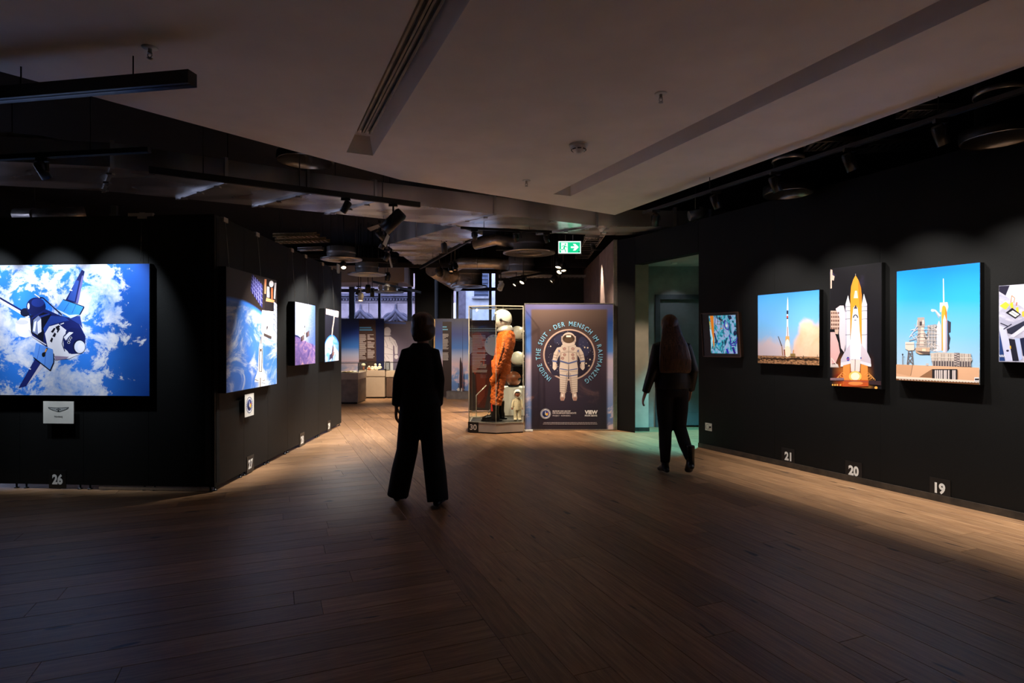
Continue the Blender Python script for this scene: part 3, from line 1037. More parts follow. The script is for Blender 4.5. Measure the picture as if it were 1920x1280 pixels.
# ---- 26: orbiter above clouds
def draw26(a):
    a.crop(0, 490, 4.924)
    navy, white, blue = (16, 26, 86), (232, 228, 240), (58, 140, 226)
    a.poly([(755, 75), (782, 92), (720, 392), (605, 356)], navy)
    a.poly([(775, 130), (722, 388), (700, 380), (757, 130)], (96, 92, 150))
    a.poly([(700, 170), (730, 180), (690, 370), (625, 350)], (40, 70, 150))
    a.line((640, 262), (668, 268), 10, white)
    a.poly([(170, 1170), (240, 1152), (410, 960), (330, 888)], (26, 34, 104))
    a.poly([(243, 1150), (412, 962), (378, 938), (300, 1060)], (206, 198, 216))
    a.line((262, 985), (285, 995), 10, white)
    a.poly([(0, 328), (0, 362), (262, 520), (285, 492)], navy)
    a.poly([(0, 346), (0, 372), (255, 526), (272, 505)], white)
    a.ell(232, 470, 44, 40, (10, 14, 44))
    a.poly([(190, 520), (290, 520), (290, 690), (240, 705), (180, 690), (143, 640), (145, 570)], white)
    a.ell(205, 560, 58, 22, (196, 192, 210))
    a.poly([(275, 500), (300, 490), (440, 470), (430, 790), (290, 690)], (14, 16, 46))
    a.ell(333, 418, 90, 86, (12, 22, 76))
    a.ell(350, 380, 60, 40, (24, 44, 120))
    a.ell(264, 412, 10, 28, white)
    a.poly([(290, 520), (420, 440), (560, 500), (640, 520), (740, 590), (790, 690), (786, 770), (740, 850), (640, 900), (510, 912), (430, 790), (300, 690)], (20, 30, 96))
    a.poly([(300, 530), (400, 470), (470, 485), (505, 525), (410, 600), (400, 750), (285, 650)], (9, 11, 32))
    a.poly([(310, 540), (355, 500), (380, 520), (350, 680), (300, 650)], (120, 130, 170))
    a.poly([(318, 560), (338, 545), (325, 650), (305, 640)], white)
    a.poly([(345, 560), (380, 528), (384, 648), (352, 668)], (226, 222, 236))
    a.poly([(362, 505), (455, 478), (462, 490), (372, 520)], (30, 50, 130))
    a.poly([(470, 500), (600, 512), (640, 545), (560, 560), (460, 590), (415, 660), (400, 620)], (34, 62, 150))
    a.poly([(415, 665), (455, 600), (540, 575), (620, 640), (585, 720), (590, 800), (660, 855), (745, 850), (640, 896), (512, 908), (440, 785)], white)
    a.poly([(500, 870), (640, 880), (610, 900), (515, 912)], (150, 130, 160))
    for q in ([(470, 650), (500, 612), (516, 618), (490, 660)], [(512, 604), (545, 588), (556, 600), (530, 640)], [(484, 690), (505, 655), (520, 668), (508, 700)], [(462, 735), (478, 700), (492, 712), (480, 750)], [(525, 650), (548, 612), (556, 622), (535, 660)]):
        a.poly(q, (18, 18, 34))
    a.line((560, 580), (592, 568), 8, white)
    a.poly([(610, 640), (660, 610), (740, 620), (785, 700), (770, 790), (720, 850), (640, 850), (600, 790), (600, 700)], navy)
    a.path([(640, 640), (590, 690), (575, 760), (600, 830)], 8, (40, 44, 80))
    a.poly([(590, 700), (640, 650), (680, 655), (640, 690), (610, 730)], (226, 224, 238))
    for c in ((654, 705), (641, 725), (636, 748)):
        a.ell(c[0], c[1], 14, 11, (190, 190, 210)); a.ell(c[0], c[1], 9, 7, (10, 10, 24))
    a.ell(732, 785, 58, 66, (10, 16, 52)); a.ell(738, 788, 50, 58, (216, 218, 236)); a.ell(748, 790, 30, 38, white)
    a.poly([(640, 525), (740, 500), (765, 620), (740, 585)], (36, 58, 140))
    a.poly([(585, 350), (778, 418), (738, 490), (655, 524), (560, 470), (522, 440)], blue)
    a.path([(585, 350), (778, 418), (738, 490)], 8, (14, 20, 50))
    a.poly([(522, 440), (560, 470), (655, 524), (735, 492), (700, 490), (640, 495), (570, 460)], (206, 224, 244))
    for p, q in (((645, 372), (590, 460)), ((705, 394), (665, 480))):
        a.line(p, q, 4, (24, 80, 170))
    a.poly([(335, 748), (490, 812), (498, 930), (466, 1005), (312, 885)], (92, 146, 232))
    a.path([(498, 850), (498, 930), (466, 1005), (312, 885)], 8, (16, 20, 44))
    for p, q in (((372, 770), (345, 905)), ((430, 790), (415, 960))):
        a.line(p, q, 4, (50, 90, 190))
    a.line((440, 800), (398, 878), 14, (30, 22, 24)); a.ell(405, 860, 16, 22, (14, 14, 20)); a.line((432, 806), (420, 836), 14, (220, 150, 80))
    a.path([(322, 302), (360, 330), (400, 335), (570, 490)], 10, (20, 24, 60))
    a.path([(322, 302), (370, 335)], 9, (220, 214, 224))
    a.path([(270, 630), (300, 690), (430, 770)], 10, (206, 200, 216))
p26, r26 = picture('mounted_photograph', P_LF, [(-62, 497), (280, 495), (-62, 741), (280, 741)], 0.06, bg26(),
    'large photograph of a space shuttle over blue sea and clouds, on left front wall', (0.94,), ZP, draw26)

def draw27(a):
    a.crop(415, 490, 4.27)
    a.poly([(245, 95), (330, 190), (328, 375), (235, 235)], (44, 44, 110))
    for i in range(1, 6):
        f = i / 6
        a.line((245 + 85 * f, 95 + 95 * f), (235 + 93 * f, 235 + 140 * f), 3, (150, 150, 220))
    for i in range(1, 5):
        f = i / 5
        a.line((245 - 10 * f, 95 + 140 * f), (330 - 2 * f, 190 + 185 * f), 3, (130, 130, 205))
    a.poly([(345, 140), (445, 165), (430, 330), (415, 400), (345, 390)], (24, 18, 22))
    a.poly([(345, 140), (362, 142), (356, 260), (345, 258)], (206, 130, 90))
    a.poly([(365, 200), (385, 205), (385, 290), (365, 285)], (226, 222, 224)); a.ell(400, 180, 18, 26, (226, 224, 230))
    a.poly([(360, 290), (425, 310), (422, 330), (355, 318)], (216, 140, 90))
    a.poly([(398, 210), (412, 212), (412, 310), (398, 306)], (180, 100, 60)); a.poly([(425, 170), (440, 172), (430, 300), (420, 298)], (200, 196, 200))
    a.poly([(325, 390), (418, 400), (412, 610), (345, 600), (318, 560), (320, 470)], (226, 220, 222))
    a.poly([(338, 455), (352, 460), (330, 505), (318, 500)], (170, 150, 150)); a.poly([(360, 520), (375, 515), (368, 545), (360, 545)], (60, 54, 60))
    a.poly([(338, 572), (402, 600), (398, 622), (340, 596)], (70, 58, 56))
    a.poly([(420, 320), (452, 345), (446, 620), (418, 560)], (180, 190, 222))
    for i in range(6):
        a.line((420, 340 + i * 40), (450, 370 + i * 42), 4, (70, 80, 120))
    a.poly([(316, 600), (330, 680), (332, 890), (350, 940), (350, 975), (320, 968), (318, 1012), (303, 1012), (300, 965), (264, 965), (270, 930), (292, 870), (300, 690)], (232, 226, 222))
    a.poly([(305, 688), (326, 690), (322, 880), (302, 880)], (206, 200, 198)); a.path([(305, 688), (302, 880), (322, 882), (326, 690)], 4, (50, 40, 44))
    a.ell(315, 710, 6, 12, (60, 40, 44)); a.line((316, 600), (316, 660), 6, (90, 80, 84))
    a.line((268, 945), (296, 955), 4, (60, 50, 50)); a.line((330, 955), (348, 950), 4, (60, 50, 50)); a.line((311, 930), (310, 1010), 5, (90, 70, 64))
picture('mounted_photograph', P_LS, [(426, 498), (520, 528), (423, 736), (518, 720)], 0.085,
    bg_limb('print_earth_limb', 0.1, -1.05, 1.80, 0.72, (40, 96, 206), (90, 150, 226), (206, 214, 232), 0.50, 3.4, (38, 28, 24)),
    'tall photograph of a shuttle and telescope above Earth, nearest on left side wall', (0.12, 0.72), ZP, draw27)

def draw28(a):
    a.crop(540, 560, 9.143)
    a.poly([(118, 618), (165, 630), (215, 668), (212, 686), (160, 655), (118, 645)], (30, 36, 110))
    a.poly([(275, 500), (288, 450), (298, 500), (305, 715), (272, 710)], (236, 232, 232)); a.poly([(276, 495), (288, 450), (296, 490)], (30, 28, 40))
    a.poly([(218, 655), (272, 615), (275, 700), (224, 735)], (50, 34, 44)); a.poly([(308, 585), (362, 540), (364, 635), (314, 665)], (60, 38, 44))
    for p, q in (((245, 640), (248, 715)), ((335, 565), (340, 648)), ((256, 630), (260, 706)), ((350, 552), (353, 640))):
        a.line(p, q, 5, (190, 150, 150))
    a.poly([(285, 570), (295, 570), (293, 610), (283, 610)], (200, 120, 80))
picture('mounted_photograph', P_LS, [(555, 566), (592, 573), (551.5, 685), (590, 681)], 0.085, bg28(),
    'photograph of a winged satellite above a purple desert coast, middle of left side wall', (0.15, 0.8), ZP, draw28)
def draw29(a):
    a.crop(540, 560, 9.143)
    a.poly([(652, 160), (885, 215), (885, 262), (860, 320), (650, 262)], (206, 176, 172)); a.poly([(652, 160), (740, 182), (730, 280), (650, 262)], (244, 206, 190))
    a.poly([(770, 190), (800, 196), (800, 300), (770, 295)], (120, 130, 170)); a.line((652, 205), (880, 250), 6, (120, 90, 90))
    a.path([(790, 300), (785, 380), (765, 500), (755, 620)], 18, (224, 186, 160)); a.path([(755, 620), (758, 740), (770, 800)], 6, (200, 190, 190))
    a.poly([(772, 790), (784, 830), (780, 900), (792, 920), (784, 970), (770, 980), (764, 1055), (750, 1015), (706, 1055), (716, 960), (752, 930), (760, 850)], (70, 44, 50))
    a.poly([(716, 960), (752, 935), (748, 1010), (706, 1052)], (50, 44, 66)); a.poly([(770, 905), (780, 900), (776, 965), (766, 970)], (190, 140, 120))
    a.poly([(770, 740), (868, 760), (868, 800), (790, 780)], (90, 160, 226))
picture('mounted_photograph', P_LS, [(611, 578), (636, 584), (608, 678), (634, 676)], 0.085,
    bg_limb('print_earth_limb_small', 0.5, -0.42, 0.92, 0.6, (70, 140, 226), (130, 180, 236), (222, 216, 226), 0.46, 3.0, (20, 18, 28)),
    'photograph of a craft on a long arm over Earth, farthest on left side wall', (0.2, 0.85), ZP, draw29)

def draw21(a):
    a.crop(1410, 535, 7.757)
    a.poly([(512, 235), (519, 160), (526, 235), (530, 360), (506, 360)], (244, 244, 250)); a.rect_(503, 364, 528, 418, (40, 44, 62)); a.rect_(504, 418, 526, 442, (240, 238, 240))
    a.rect_(503, 442, 527, 470, (222, 80, 56)); a.rect_(504, 470, 526, 488, (50, 44, 60)); a.poly([(506, 488), (527, 488), (529, 600), (540, 740), (496, 740), (504, 600)], (238, 234, 240))
    a.line((518, 600), (519, 740), 9, (160, 110, 120)); a.poly([(488, 738), (543, 738), (548, 830), (486, 830)], (232, 176, 110))
    a.ell(516, 870, 34, 90, (255, 250, 238)); a.ell(516, 960, 46, 80, (255, 236, 206))
    a.poly([(376, 738), (388, 742), (440, 880), (428, 890)], (70, 50, 44)); a.poly([(430, 890), (442, 885), (455, 1020), (440, 1020)], (160, 120, 90))
    a.poly([(462, 935), (480, 930), (486, 1020), (470, 1020)], (150, 80, 50)); a.ell(472, 938, 10, 8, (90, 50, 40)); a.poly([(598, 940), (612, 938), (604, 1000), (590, 1000)], (220, 150, 90))
    for x in range(100, 960, 38):
        w = 14 + (x * 7919 % 23)
        a.ell(x, 1058 + (x * 31 % 22), w, 10 + (x * 17 % 9), (64, 44, 30), 10)
    a.poly([(560, 990), (630, 990), (632, 1030), (562, 1030)], (150, 120, 70)); a.line((748, 1015), (748, 1090), 7, (60, 40, 30)); a.line((952, 1005), (952, 1040), 5, (70, 48, 34))
picture('mounted_photograph', P_R, [(1421, 553.5), (1536, 543.5), (1421, 680), (1536, 685)], 0.06, bg21(),
    'photograph of a slim rocket lifting off in peach smoke under blue sky', None, None, draw21)

def draw20(a):
    a.crop(1545, 485, 5.0167)
    for q in ([(60, 100), (80, 105), (78, 150), (100, 165), (92, 205), (75, 200), (74, 278), (60, 280)], [(62, 488), (150, 490), (150, 600), (130, 710), (105, 705), (100, 660), (62, 660)]):
        a.poly(q, (206, 176, 160))
    a.poly([(108, 470), (150, 440), (185, 440), (205, 520), (205, 780), (190, 880), (160, 840), (140, 700), (150, 560)], (226, 204, 214))
    a.poly([(60, 690), (100, 690), (135, 790), (150, 880), (110, 980), (60, 990)], (232, 176, 176)); a.poly([(60, 990), (130, 990), (140, 1022), (60, 1020)], (216, 200, 196))
    for r in range(5):
        for c in range(5):
            a.rect_(68 + c * 16, 500 + r * 36, 77 + c * 16, 520 + r * 36, (96, 56, 44))
    a.path([(70, 930), (70, 1010), (130, 1010), (70, 930)], 8, (240, 226, 220))
    a.poly([(298, 155), (325, 200), (348, 270), (356, 340), (356, 820), (250, 820), (250, 340), (256, 260), (276, 195)], (238, 150, 44))
    a.poly([(320, 195), (346, 270), (354, 340), (340, 480), (325, 300)], (222, 120, 30)); a.poly([(292, 300), (312, 300), (322, 370), (280, 370)], (250, 214, 190)); a.line((298, 140), (298, 160), 4, (230, 220, 220))
    for s, x0, x1 in ((-1, 203, 248), (1, 357, 407)):
        xm = (x0 + x1) / 2 + (4 if s < 0 else -4)
        a.poly([(xm - 2, 342 if s < 0 else 328), (x1, 430), (x1, 890), (x0, 890), (x0, 430)], (224, 224, 236))
        a.poly([((x0 if s < 0 else x1 - 12), 430), ((x0 + 12 if s < 0 else x1), 430), ((x0 + 12 if s < 0 else x1), 890), ((x0 if s < 0 else x1 - 12), 890)], (190, 186, 206))
        for y in (452, 492, 568, 716):
            a.line((x0, y), (x1, y - 4), 4, (70, 66, 80))
    a.poly([(182, 975), (246, 975), (246, 1140), (180, 1140)], (246, 150, 70)); a.poly([(350, 975), (412, 975), (416, 1140), (350, 1140)], (246, 150, 70))
    a.poly([(298, 435), (318, 462), (330, 560), (338, 680), (352, 800), (400, 860), (440, 945), (444, 1000), (420, 1010), (340, 985), (330, 945), (262, 945), (250, 985), (178, 1005), (158, 995), (160, 945), (205, 860), (246, 800), (258, 680), (266, 560), (278, 462)], (230, 228, 240))
    a.poly([(266, 600), (330, 600), (350, 820), (345, 945), (250, 945), (246, 820)], (244, 242, 250))
    a.poly([(205, 862), (246, 802), (250, 960), (160, 975), (162, 945)], (206, 196, 214)); a.poly([(352, 802), (400, 862), (440, 950), (440, 985), (345, 960)], (210, 196, 210))
    a.poly([(282, 470), (296, 436), (302, 436), (316, 470)], (60, 54, 66)); a.path([(278, 555), (284, 535), (298, 526), (312, 535), (320, 555)], 10, (44, 40, 54)); a.line((286, 577), (306, 577), 8, (90, 84, 100))
    a.ell(228, 942, 14, 20, (64, 70, 170)); a.line((214, 948), (243, 938), 5, (230, 120, 120)); a.rect_(344, 926, 356, 940, (80, 90, 180)); a.rect_(356, 930, 372, 944, (226, 190, 196))
    a.poly([(158, 995), (182, 990), (182, 1012), (158, 1014)], (240, 236, 240)); a.poly([(416, 990), (446, 992), (446, 1014), (418, 1012)], (240, 236, 240))
    a.poly([(250, 950), (345, 950), (338, 1060), (256, 1060)], (246, 224, 220)); a.line((296, 945), (292, 1100), 5, (110, 70, 70))
    a.ell(296, 1105, 60, 50, (255, 214, 110)); a.ell(296, 1105, 42, 36, (255, 250, 222))
    for s in (-1, 1):
        for i in range(4):
            cx = 296 + s * (118 + i * 16)
            a.path([(cx - s * 30, 1090 + i * 14), (cx, 1066 + i * 16), (cx + s * 18, 1082 + i * 16), (cx + s * 22, 1120 + i * 8)], 4, (255, 176, 96))
    a.rect_(62, 1120, 190, 1140, (150, 120, 130)); a.rect_(190, 1140, 420, 1200, (206, 88, 40)); a.ell(300, 1170, 70, 18, (246, 150, 80))
    for x in (84, 106, 128, 158):
        a.ell(x, 1186, 8, 9, (255, 190, 90))
    a.ell(492, 1212, 15, 13, (255, 180, 80)); a.line((62, 1142), (540, 1162), 3, (120, 90, 100))
    a.poly([(425, 1145), (540, 1150), (540, 1190), (425, 1180)], (60, 40, 44))
picture('mounted_photograph', P_R, [(1556, 503), (1653, 493.5), (1555.5, 722), (1652, 730)], 0.06, bg20(),
    'tall night photograph of a shuttle launching on orange flames', None, None, draw20)

def draw19(a):
    a.crop(1675, 485, 5.2245)
    grey, pale, dk = (168, 156, 150), (222, 206, 200), (70, 62, 66)
    a.poly([(486, 195), (494, 193), (499, 425), (487, 425)], (240, 232, 240))
    a.poly([(455, 430), (530, 425), (540, 470), (525, 520), (455, 520)], pale)
    a.path([(372, 500), (410, 505), (460, 560)], 16, pale); a.ell(388, 506, 20, 13, (200, 196, 196)); a.path([(415, 520), (450, 580)], 8, grey)
    a.poly([(530, 600), (565, 620), (562, 720), (545, 730), (560, 780), (548, 850), (552, 880), (530, 912)], (52, 50, 62))
    a.poly([(494, 455), (512, 470), (524, 520), (526, 900), (474, 900), (472, 530), (480, 470)], (240, 158, 48))
    a.poly([(508, 470), (526, 530), (526, 640), (512, 640)], (216, 116, 30))
    a.poly([(502, 545), (520, 600), (522, 915), (486, 915), (486, 600)], (222, 206, 216)); a.poly([(512, 600), (524, 620), (524, 915), (512, 915)], (176, 156, 176))
    a.poly([(448, 605), (466, 650), (470, 900), (428, 910), (424, 660)], (214, 206, 214)); a.poly([(385, 910), (430, 845), (435, 905)], (230, 226, 232))
    a.poly([(236, 575), (305, 572), (310, 640), (300, 700), (330, 760), (335, 900), (240, 910), (225, 850), (240, 760)], grey)
    a.poly([(272, 670), (298, 670), (298, 850), (258, 850)], (226, 196, 184)); a.rect_(258, 615, 280, 655, dk); a.rect_(285, 600, 300, 640, pale)
    a.poly([(335, 650), (425, 640), (425, 880), (380, 900), (330, 870)], (150, 152, 160))
    r = random.Random(2)
    for i in range(42):
        x, y = r.uniform(205, 425), r.uniform(650, 890)
        a.line((x, y), (x + r.uniform(-50, 50), y + r.uniform(-46, 46)), 5, random.Random(i).choice([pale, dk, grey, (226, 214, 208)]))
    for y in range(660, 900, 34):
        a.line((215, y), (425, y + 4), 4, (200, 186, 180))
    for x in (350, 380, 410):
        a.line((x, 650), (x, 890), 4, pale)
    a.path([(160, 770), (235, 660), (240, 600)], 6, pale); a.path([(155, 800), (230, 780)], 7, grey)
    a.poly([(120, 815), (205, 815), (208, 895), (150, 900), (120, 880)], (226, 206, 194)); a.line((122, 838), (205, 838), 4, dk)
    a.poly([(220, 870), (360, 870), (358, 935), (260, 935), (222, 915)], (196, 164, 140)); a.rect_(285, 880, 320, 912, (230, 206, 180)); a.poly([(220, 900), (360, 910), (358, 935), (300, 935)], (96, 80, 76))
    for p, q in (((152, 900), (138, 1035)), ((188, 900), (196, 1035)), ((150, 910), (192, 970)), ((186, 910), (146, 970)), ((146, 970), (194, 1030)), ((190, 970), (140, 1030))):
        a.line(p, q, 8, (110, 98, 98))
    a.poly([(365, 925), (440, 915), (760, 930), (775, 990), (765, 1010), (380, 1010)], (196, 182, 172))
    for x in range(390, 770, 22):
        a.line((x, 930), (x, 1000), 4, (120, 108, 106) if x % 3 else pale)
    a.line((370, 965), (770, 970), 6, (230, 218, 208)); a.poly([(380, 1000), (765, 1005), (765, 1060), (390, 1048)], (90, 80, 84))
    for x in range(392, 770, 26):
        a.line((x, 1000), (x, 1055), 8, (190, 176, 168))
    a.poly([(600, 920), (655, 920), (655, 1050), (600, 1050)], (140, 128, 126))
    for i in range(5):
        a.line((602, 930 + i * 24), (652, 950 + i * 24), 5, pale); a.line((652, 930 + i * 24), (602, 950 + i * 24), 5, dk)
    a.poly([(32, 1034), (850, 1066), (850, 1235), (30, 1190)], (226, 176, 140))
    a.poly([(32, 1034), (195, 1040), (170, 1150), (32, 1120)], (214, 162, 124)); a.line((195, 1040), (175, 1145), 5, (120, 90, 70))
    a.poly([(380, 1082), (640, 1090), (640, 1180), (260, 1158)], (150, 106, 76)); a.rect_(385, 1080, 632, 1184, (40, 36, 40))
    for x in (418, 438, 460, 480, 506, 522, 548, 590, 608):
        a.poly([(x - 7, 1090), (x + 7, 1090), (x + 7, 1184), (x - 7, 1184)], (222, 208, 206))
    a.poly([(30, 1150), (850, 1195), (850, 1212), (30, 1172)], (238, 222, 206)); a.poly([(30, 1172), (850, 1212), (850, 1240), (30, 1192)], (120, 78, 46))
    for x in range(60, 850, 30):
        a.line((x, 1178 + x * 0.04), (x + 18, 1180 + x * 0.04), 5, (236, 220, 210))
    a.rect_(800, 1160, 848, 1202, (236, 232, 236)); a.rect_(806, 1172, 846, 1190, (50, 44, 50)); a.line((98, 930), (98, 1034), 7, (130, 130, 136)); a.ell(98, 938, 8, 10, (60, 60, 70)); a.ell(340, 1034, 18, 10, (200, 190, 186))
picture('mounted_photograph', P_R, [(1682, 508.5), (1837, 492.5), (1681, 713), (1837.5, 720)], 0.06, bg19(),
    'photograph of a shuttle on its launch pad under bright blue sky', None, None, draw19)

def draw18(a):
    a.crop(1675, 485, 5.2245)
    a.poly([(1035, 268), (1140, 262), (1100, 360), (1035, 320)], (30, 26, 48))
    a.poly([(1140, 262), (1300, 250), (1300, 500), (1200, 430), (1105, 370)], (214, 210, 222))
    a.poly([(1040, 462), (1100, 420), (1140, 450), (1100, 498)], (246, 200, 60)); a.poly([(1140, 440), (1170, 420), (1180, 490), (1150, 480)], (244, 190, 50)); a.poly([(1200, 480), (1225, 470), (1230, 535), (1205, 520)], (244, 196, 60)); a.poly([(1258, 520), (1300, 500), (1300, 572), (1262, 565)], (240, 190, 66))
    a.path([(1150, 430), (1160, 360), (1190, 385), (1180, 430)], 9, (206, 140, 110)); a.path([(1205, 460), (1210, 425)], 12, (180, 110, 90))
    a.poly([(1100, 528), (1165, 480), (1250, 545), (1195, 588)], (24, 22, 34)); a.poly([(1130, 530), (1170, 505), (1235, 545), (1195, 572)], (230, 228, 222)); a.line((1150, 517), (1215, 560), 4, (60, 60, 60))
    a.poly([(1040, 560), (1100, 600), (1180, 620), (1300, 570), (1300, 640), (1160, 720), (1040, 640)], (166, 166, 190))
    a.poly([(1110, 690), (1300, 600), (1300, 650), (1160, 740), (1120, 730)], (40, 42, 62)); a.poly([(1140, 760), (1300, 640), (1300, 690), (1180, 770)], (206, 208, 226))
    a.poly([(1040, 655), (1090, 670), (1130, 780), (1170, 1000), (1100, 1000), (1040, 700)], (196, 200, 232)); a.poly([(1040, 700), (1095, 1000), (1040, 1000)], (30, 60, 120))
    a.poly([(1130, 780), (1190, 790), (1230, 1000), (1170, 1000)], (26, 28, 44)); a.poly([(1190, 780), (1240, 780), (1262, 980), (1235, 1000)], (176, 190, 236)); a.poly([(1240, 780), (1290, 770), (1300, 960), (1270, 950)], (24, 30, 60))
    a.poly([(1140, 855), (1152, 850), (1155, 880), (1142, 882)], (240, 180, 50)); a.line((1050, 630), (1120, 660), 10, (40, 40, 60)); a.line((1080, 690), (1160, 640), 10, (50, 50, 70)); a.ell(1120, 900, 14, 10, (40, 40, 70))
    # the part of the print beyond the frame edge goes on in the same manner
    a.poly([(1300, 250), (1560, 235), (1640, 420), (1500, 520), (1300, 500)], (196, 194, 210)); a.poly([(1480, 240), (1760, 225), (1760, 420), (1640, 430)], (28, 26, 46))
    a.poly([(1330, 520), (1480, 470), (1640, 610), (1500, 700), (1340, 640)], (150, 152, 178)); a.poly([(1400, 560), (1470, 530), (1540, 600), (1470, 640)], (30, 28, 42)); a.poly([(1560, 470), (1610, 450), (1640, 520), (1590, 540)], (242, 194, 58))
    a.poly([(1310, 700), (1380, 660), (1440, 1000), (1340, 1000)], (190, 198, 234)); a.poly([(1460, 720), (1700, 640), (1760, 700), (1760, 1010), (1500, 1005)], (36, 40, 62)); a.poly([(1520, 760), (1690, 690), (1720, 730), (1560, 820)], (206, 208, 226)); a.poly([(1580, 860), (1740, 800), (1745, 850), (1610, 920)], (176, 184, 220))
    for x in range(1045, 1100, 14):
        a.line((x, 940), (x + 6, 962), 7, (236, 240, 250))
picture('mounted_photograph', P_R, [(1873, 535.5), (2010, 526), (1873, 677), (2010, 682)], 0.06, bg18(),
    'photograph of a white spacecraft hull with yellow fittings, cut by the frame edge', None, None, draw18)

# ---- small framed back-lit abstract picture, leaning on its corner of the wall
def bg_abs():
    k = NT('backlit_abstract'); u, v = k.uv()
    n = k.noise(k.mapping(k.coord('UV'), (1.3, 0.9, 1)), 4.2, 4, 0.6, 1.6)
    c = k.ramp(n, [(0.36, (14, 18, 60)), (0.42, (24, 120, 150)), (0.47, (60, 196, 214)), (0.52, (150, 180, 222)), (0.60, (176, 182, 232)), (0.68, (90, 214, 226))])
    k.base((0, 0, 0, 1), 0.3)
    k.put(k.b.inputs['Emission Color'], c); k.b.inputs['Emission Strength'].default_value = 0.75
    return k.m
Pa = P_R.shifted(0.0)
qs = [P_R.px(*c) for c in ((1320, 588), (1390, 585), (1325, 668), (1395, 669))]
t = thing('lightbox_picture', tuple(P_R.pt((qs[2][0] + qs[3][0]) / 2, qs[2][1], 0)), 'small dark framed back-lit abstract picture in turquoise and orange beside doorway', 'picture')
def slab(name, pts, off0, off1, mat):
    m = MB(); n = len(pts)
    m.add([P_R.pt(a, b, off0) for a, b in pts] + [P_R.pt(a, b, off1) for a, b in pts],
          [tuple(range(n))[::-1], tuple(range(n, 2 * n))] + [(i, (i + 1) % n, n + (i + 1) % n, n + i) for i in range(n)])
    return m.build(name, mat, t)
outer = [qs[2], qs[3], qs[1], qs[0]]
slab('case', outer, 0.001, 0.05, pm('dark_brown_case', (34, 22, 16), 0.35))
ins = [P_R.px(*c) for c in ((1334, 662), (1383, 663), (1379, 590), (1329, 592))]
cm = MB()
for i in range(4):
    a, b = outer[i], outer[(i + 1) % 4]
    cm.bar(P_R.pt(a[0], a[1], 0.055), P_R.pt(b[0], b[1], 0.055), 0.012, 0.012)
cm.build('case_rim', pm('bronze_rim', (70, 46, 34), 0.4), t)
Ps = P_R.shifted(0.052)
us = [Ps.px(*c) for c in ((1334, 662), (1383, 663), (1379, 590), (1329, 592))]
a = Art(Ps, (min(p[0] for p in us), max(p[0] for p in us), min(p[1] for p in us), max(p[1] for p in us)))
a.mb.cur = 0
a.mb.add([Ps.pt(*p) for p in us], [(0, 1, 2, 3)], False, [(0, 0), (1, 0), (1, 1), (0, 1)])
a.crop(1310, 575, 12.19)
a.poly([(255, 205), (335, 205), (350, 500), (362, 860), (345, 960), (325, 800), (280, 400)], (210, 116, 20)); a.poly([(240, 330), (262, 340), (300, 700), (285, 640)], (196, 176, 40))
a.poly([(250, 500), (290, 540), (330, 740), (300, 900), (280, 1060), (290, 700)], (170, 210, 220))
for p in ([(440, 210), (430, 400)], [(530, 210), (490, 400)], [(420, 330), (560, 330)], [(400, 400), (540, 405)]):
    a.path(p, 10, (96, 50, 12))
a.path([(380, 200), (370, 480), (420, 560), (470, 620)], 12, (30, 20, 40)); a.path([(600, 300), (585, 420), (620, 500), (690, 530)], 26, (60, 50, 150)); a.path([(640, 330), (690, 420), (680, 510)], 16, (70, 60, 160))
a.path([(700, 640), (730, 760), (720, 860), (860, 790), (890, 690)], 26, (44, 22, 140)); a.path([(730, 880), (830, 880), (880, 800)], 24, (50, 24, 150)); a.path([(640, 960), (680, 1070)], 40, (40, 20, 160)); a.path([(780, 920), (830, 1070)], 50, (36, 20, 120))
a.path([(360, 600), (400, 760), (390, 830)], 30, (24, 30, 80)); a.path([(400, 920), (480, 1000)], 12, (16, 20, 40)); a.path([(560, 800), (540, 960), (580, 1060)], 12, (30, 26, 70)); a.ell(455, 845, 16, 30, (20, 110, 200)); a.ell(520, 495, 22, 12, (190, 140, 20)); a.ell(635, 430, 22, 36, (200, 206, 206))
a.path([(560, 420), (570, 560), (590, 700)], 12, (10, 50, 90)); a.poly([(660, 200), (740, 200), (760, 270), (700, 300), (670, 250)], (16, 30, 60))
a.mb.build('backlit_sheet', [bg_abs(), INK_LIT], t)

# ---- wall number plates
def number_plate(s, plane, x, y, hpx, label, plate=True, grey=(232, 232, 228), cat='sign', pad=0.5):
    u, v = plane.px(x, y)
    depth = (plane.pt(u, v)).y
    h = hpx / F * depth
    t = thing('number_plate', tuple(plane.pt(u, v - h, 0)), label, cat, 'exhibit number plates')
    m = MB(); m.box(plane.pt(u, v, 0.0025), (h * 2.0, h * 2.0, 0.004), plane.mat()); m.build('plate', M['dark_plate'], t)
    a = Art(plane.shifted(0.0048), (-99, 99, -99, 99), 0.0006)
    a.text(s, u, v - h / 2, h, grey, 0.045, 0, text_shape(s, 0.045)[2] * h * 0.84)
    a.mb.build('numerals', [INK, INK], t)
    return t
number_plate('19', P_R, 1763, 915, 18, 'white number 19 near the floor below the launch pad photograph')
number_plate('20', P_R, 1601, 882, 16.5, 'white number 20 near the floor below the night launch photograph')
number_plate('21', P_R, 1478, 855, 14.5, 'white number 21 near the floor below the slim rocket photograph')
number_plate('26', P_LF, 108.5, 898, 17, 'dim grey number 26 low on left front wall')
number_plate('27', P_LS, 469, 869, 15.5, 'number 27 near the floor below the shuttle and telescope photograph')
number_plate('28', P_LS, 566, 824, 13, 'number 28 near the floor below the desert coast photograph')
number_plate('29', P_LS, 616.5, 798, 10, 'number 29 near the floor at the far end of left side wall')

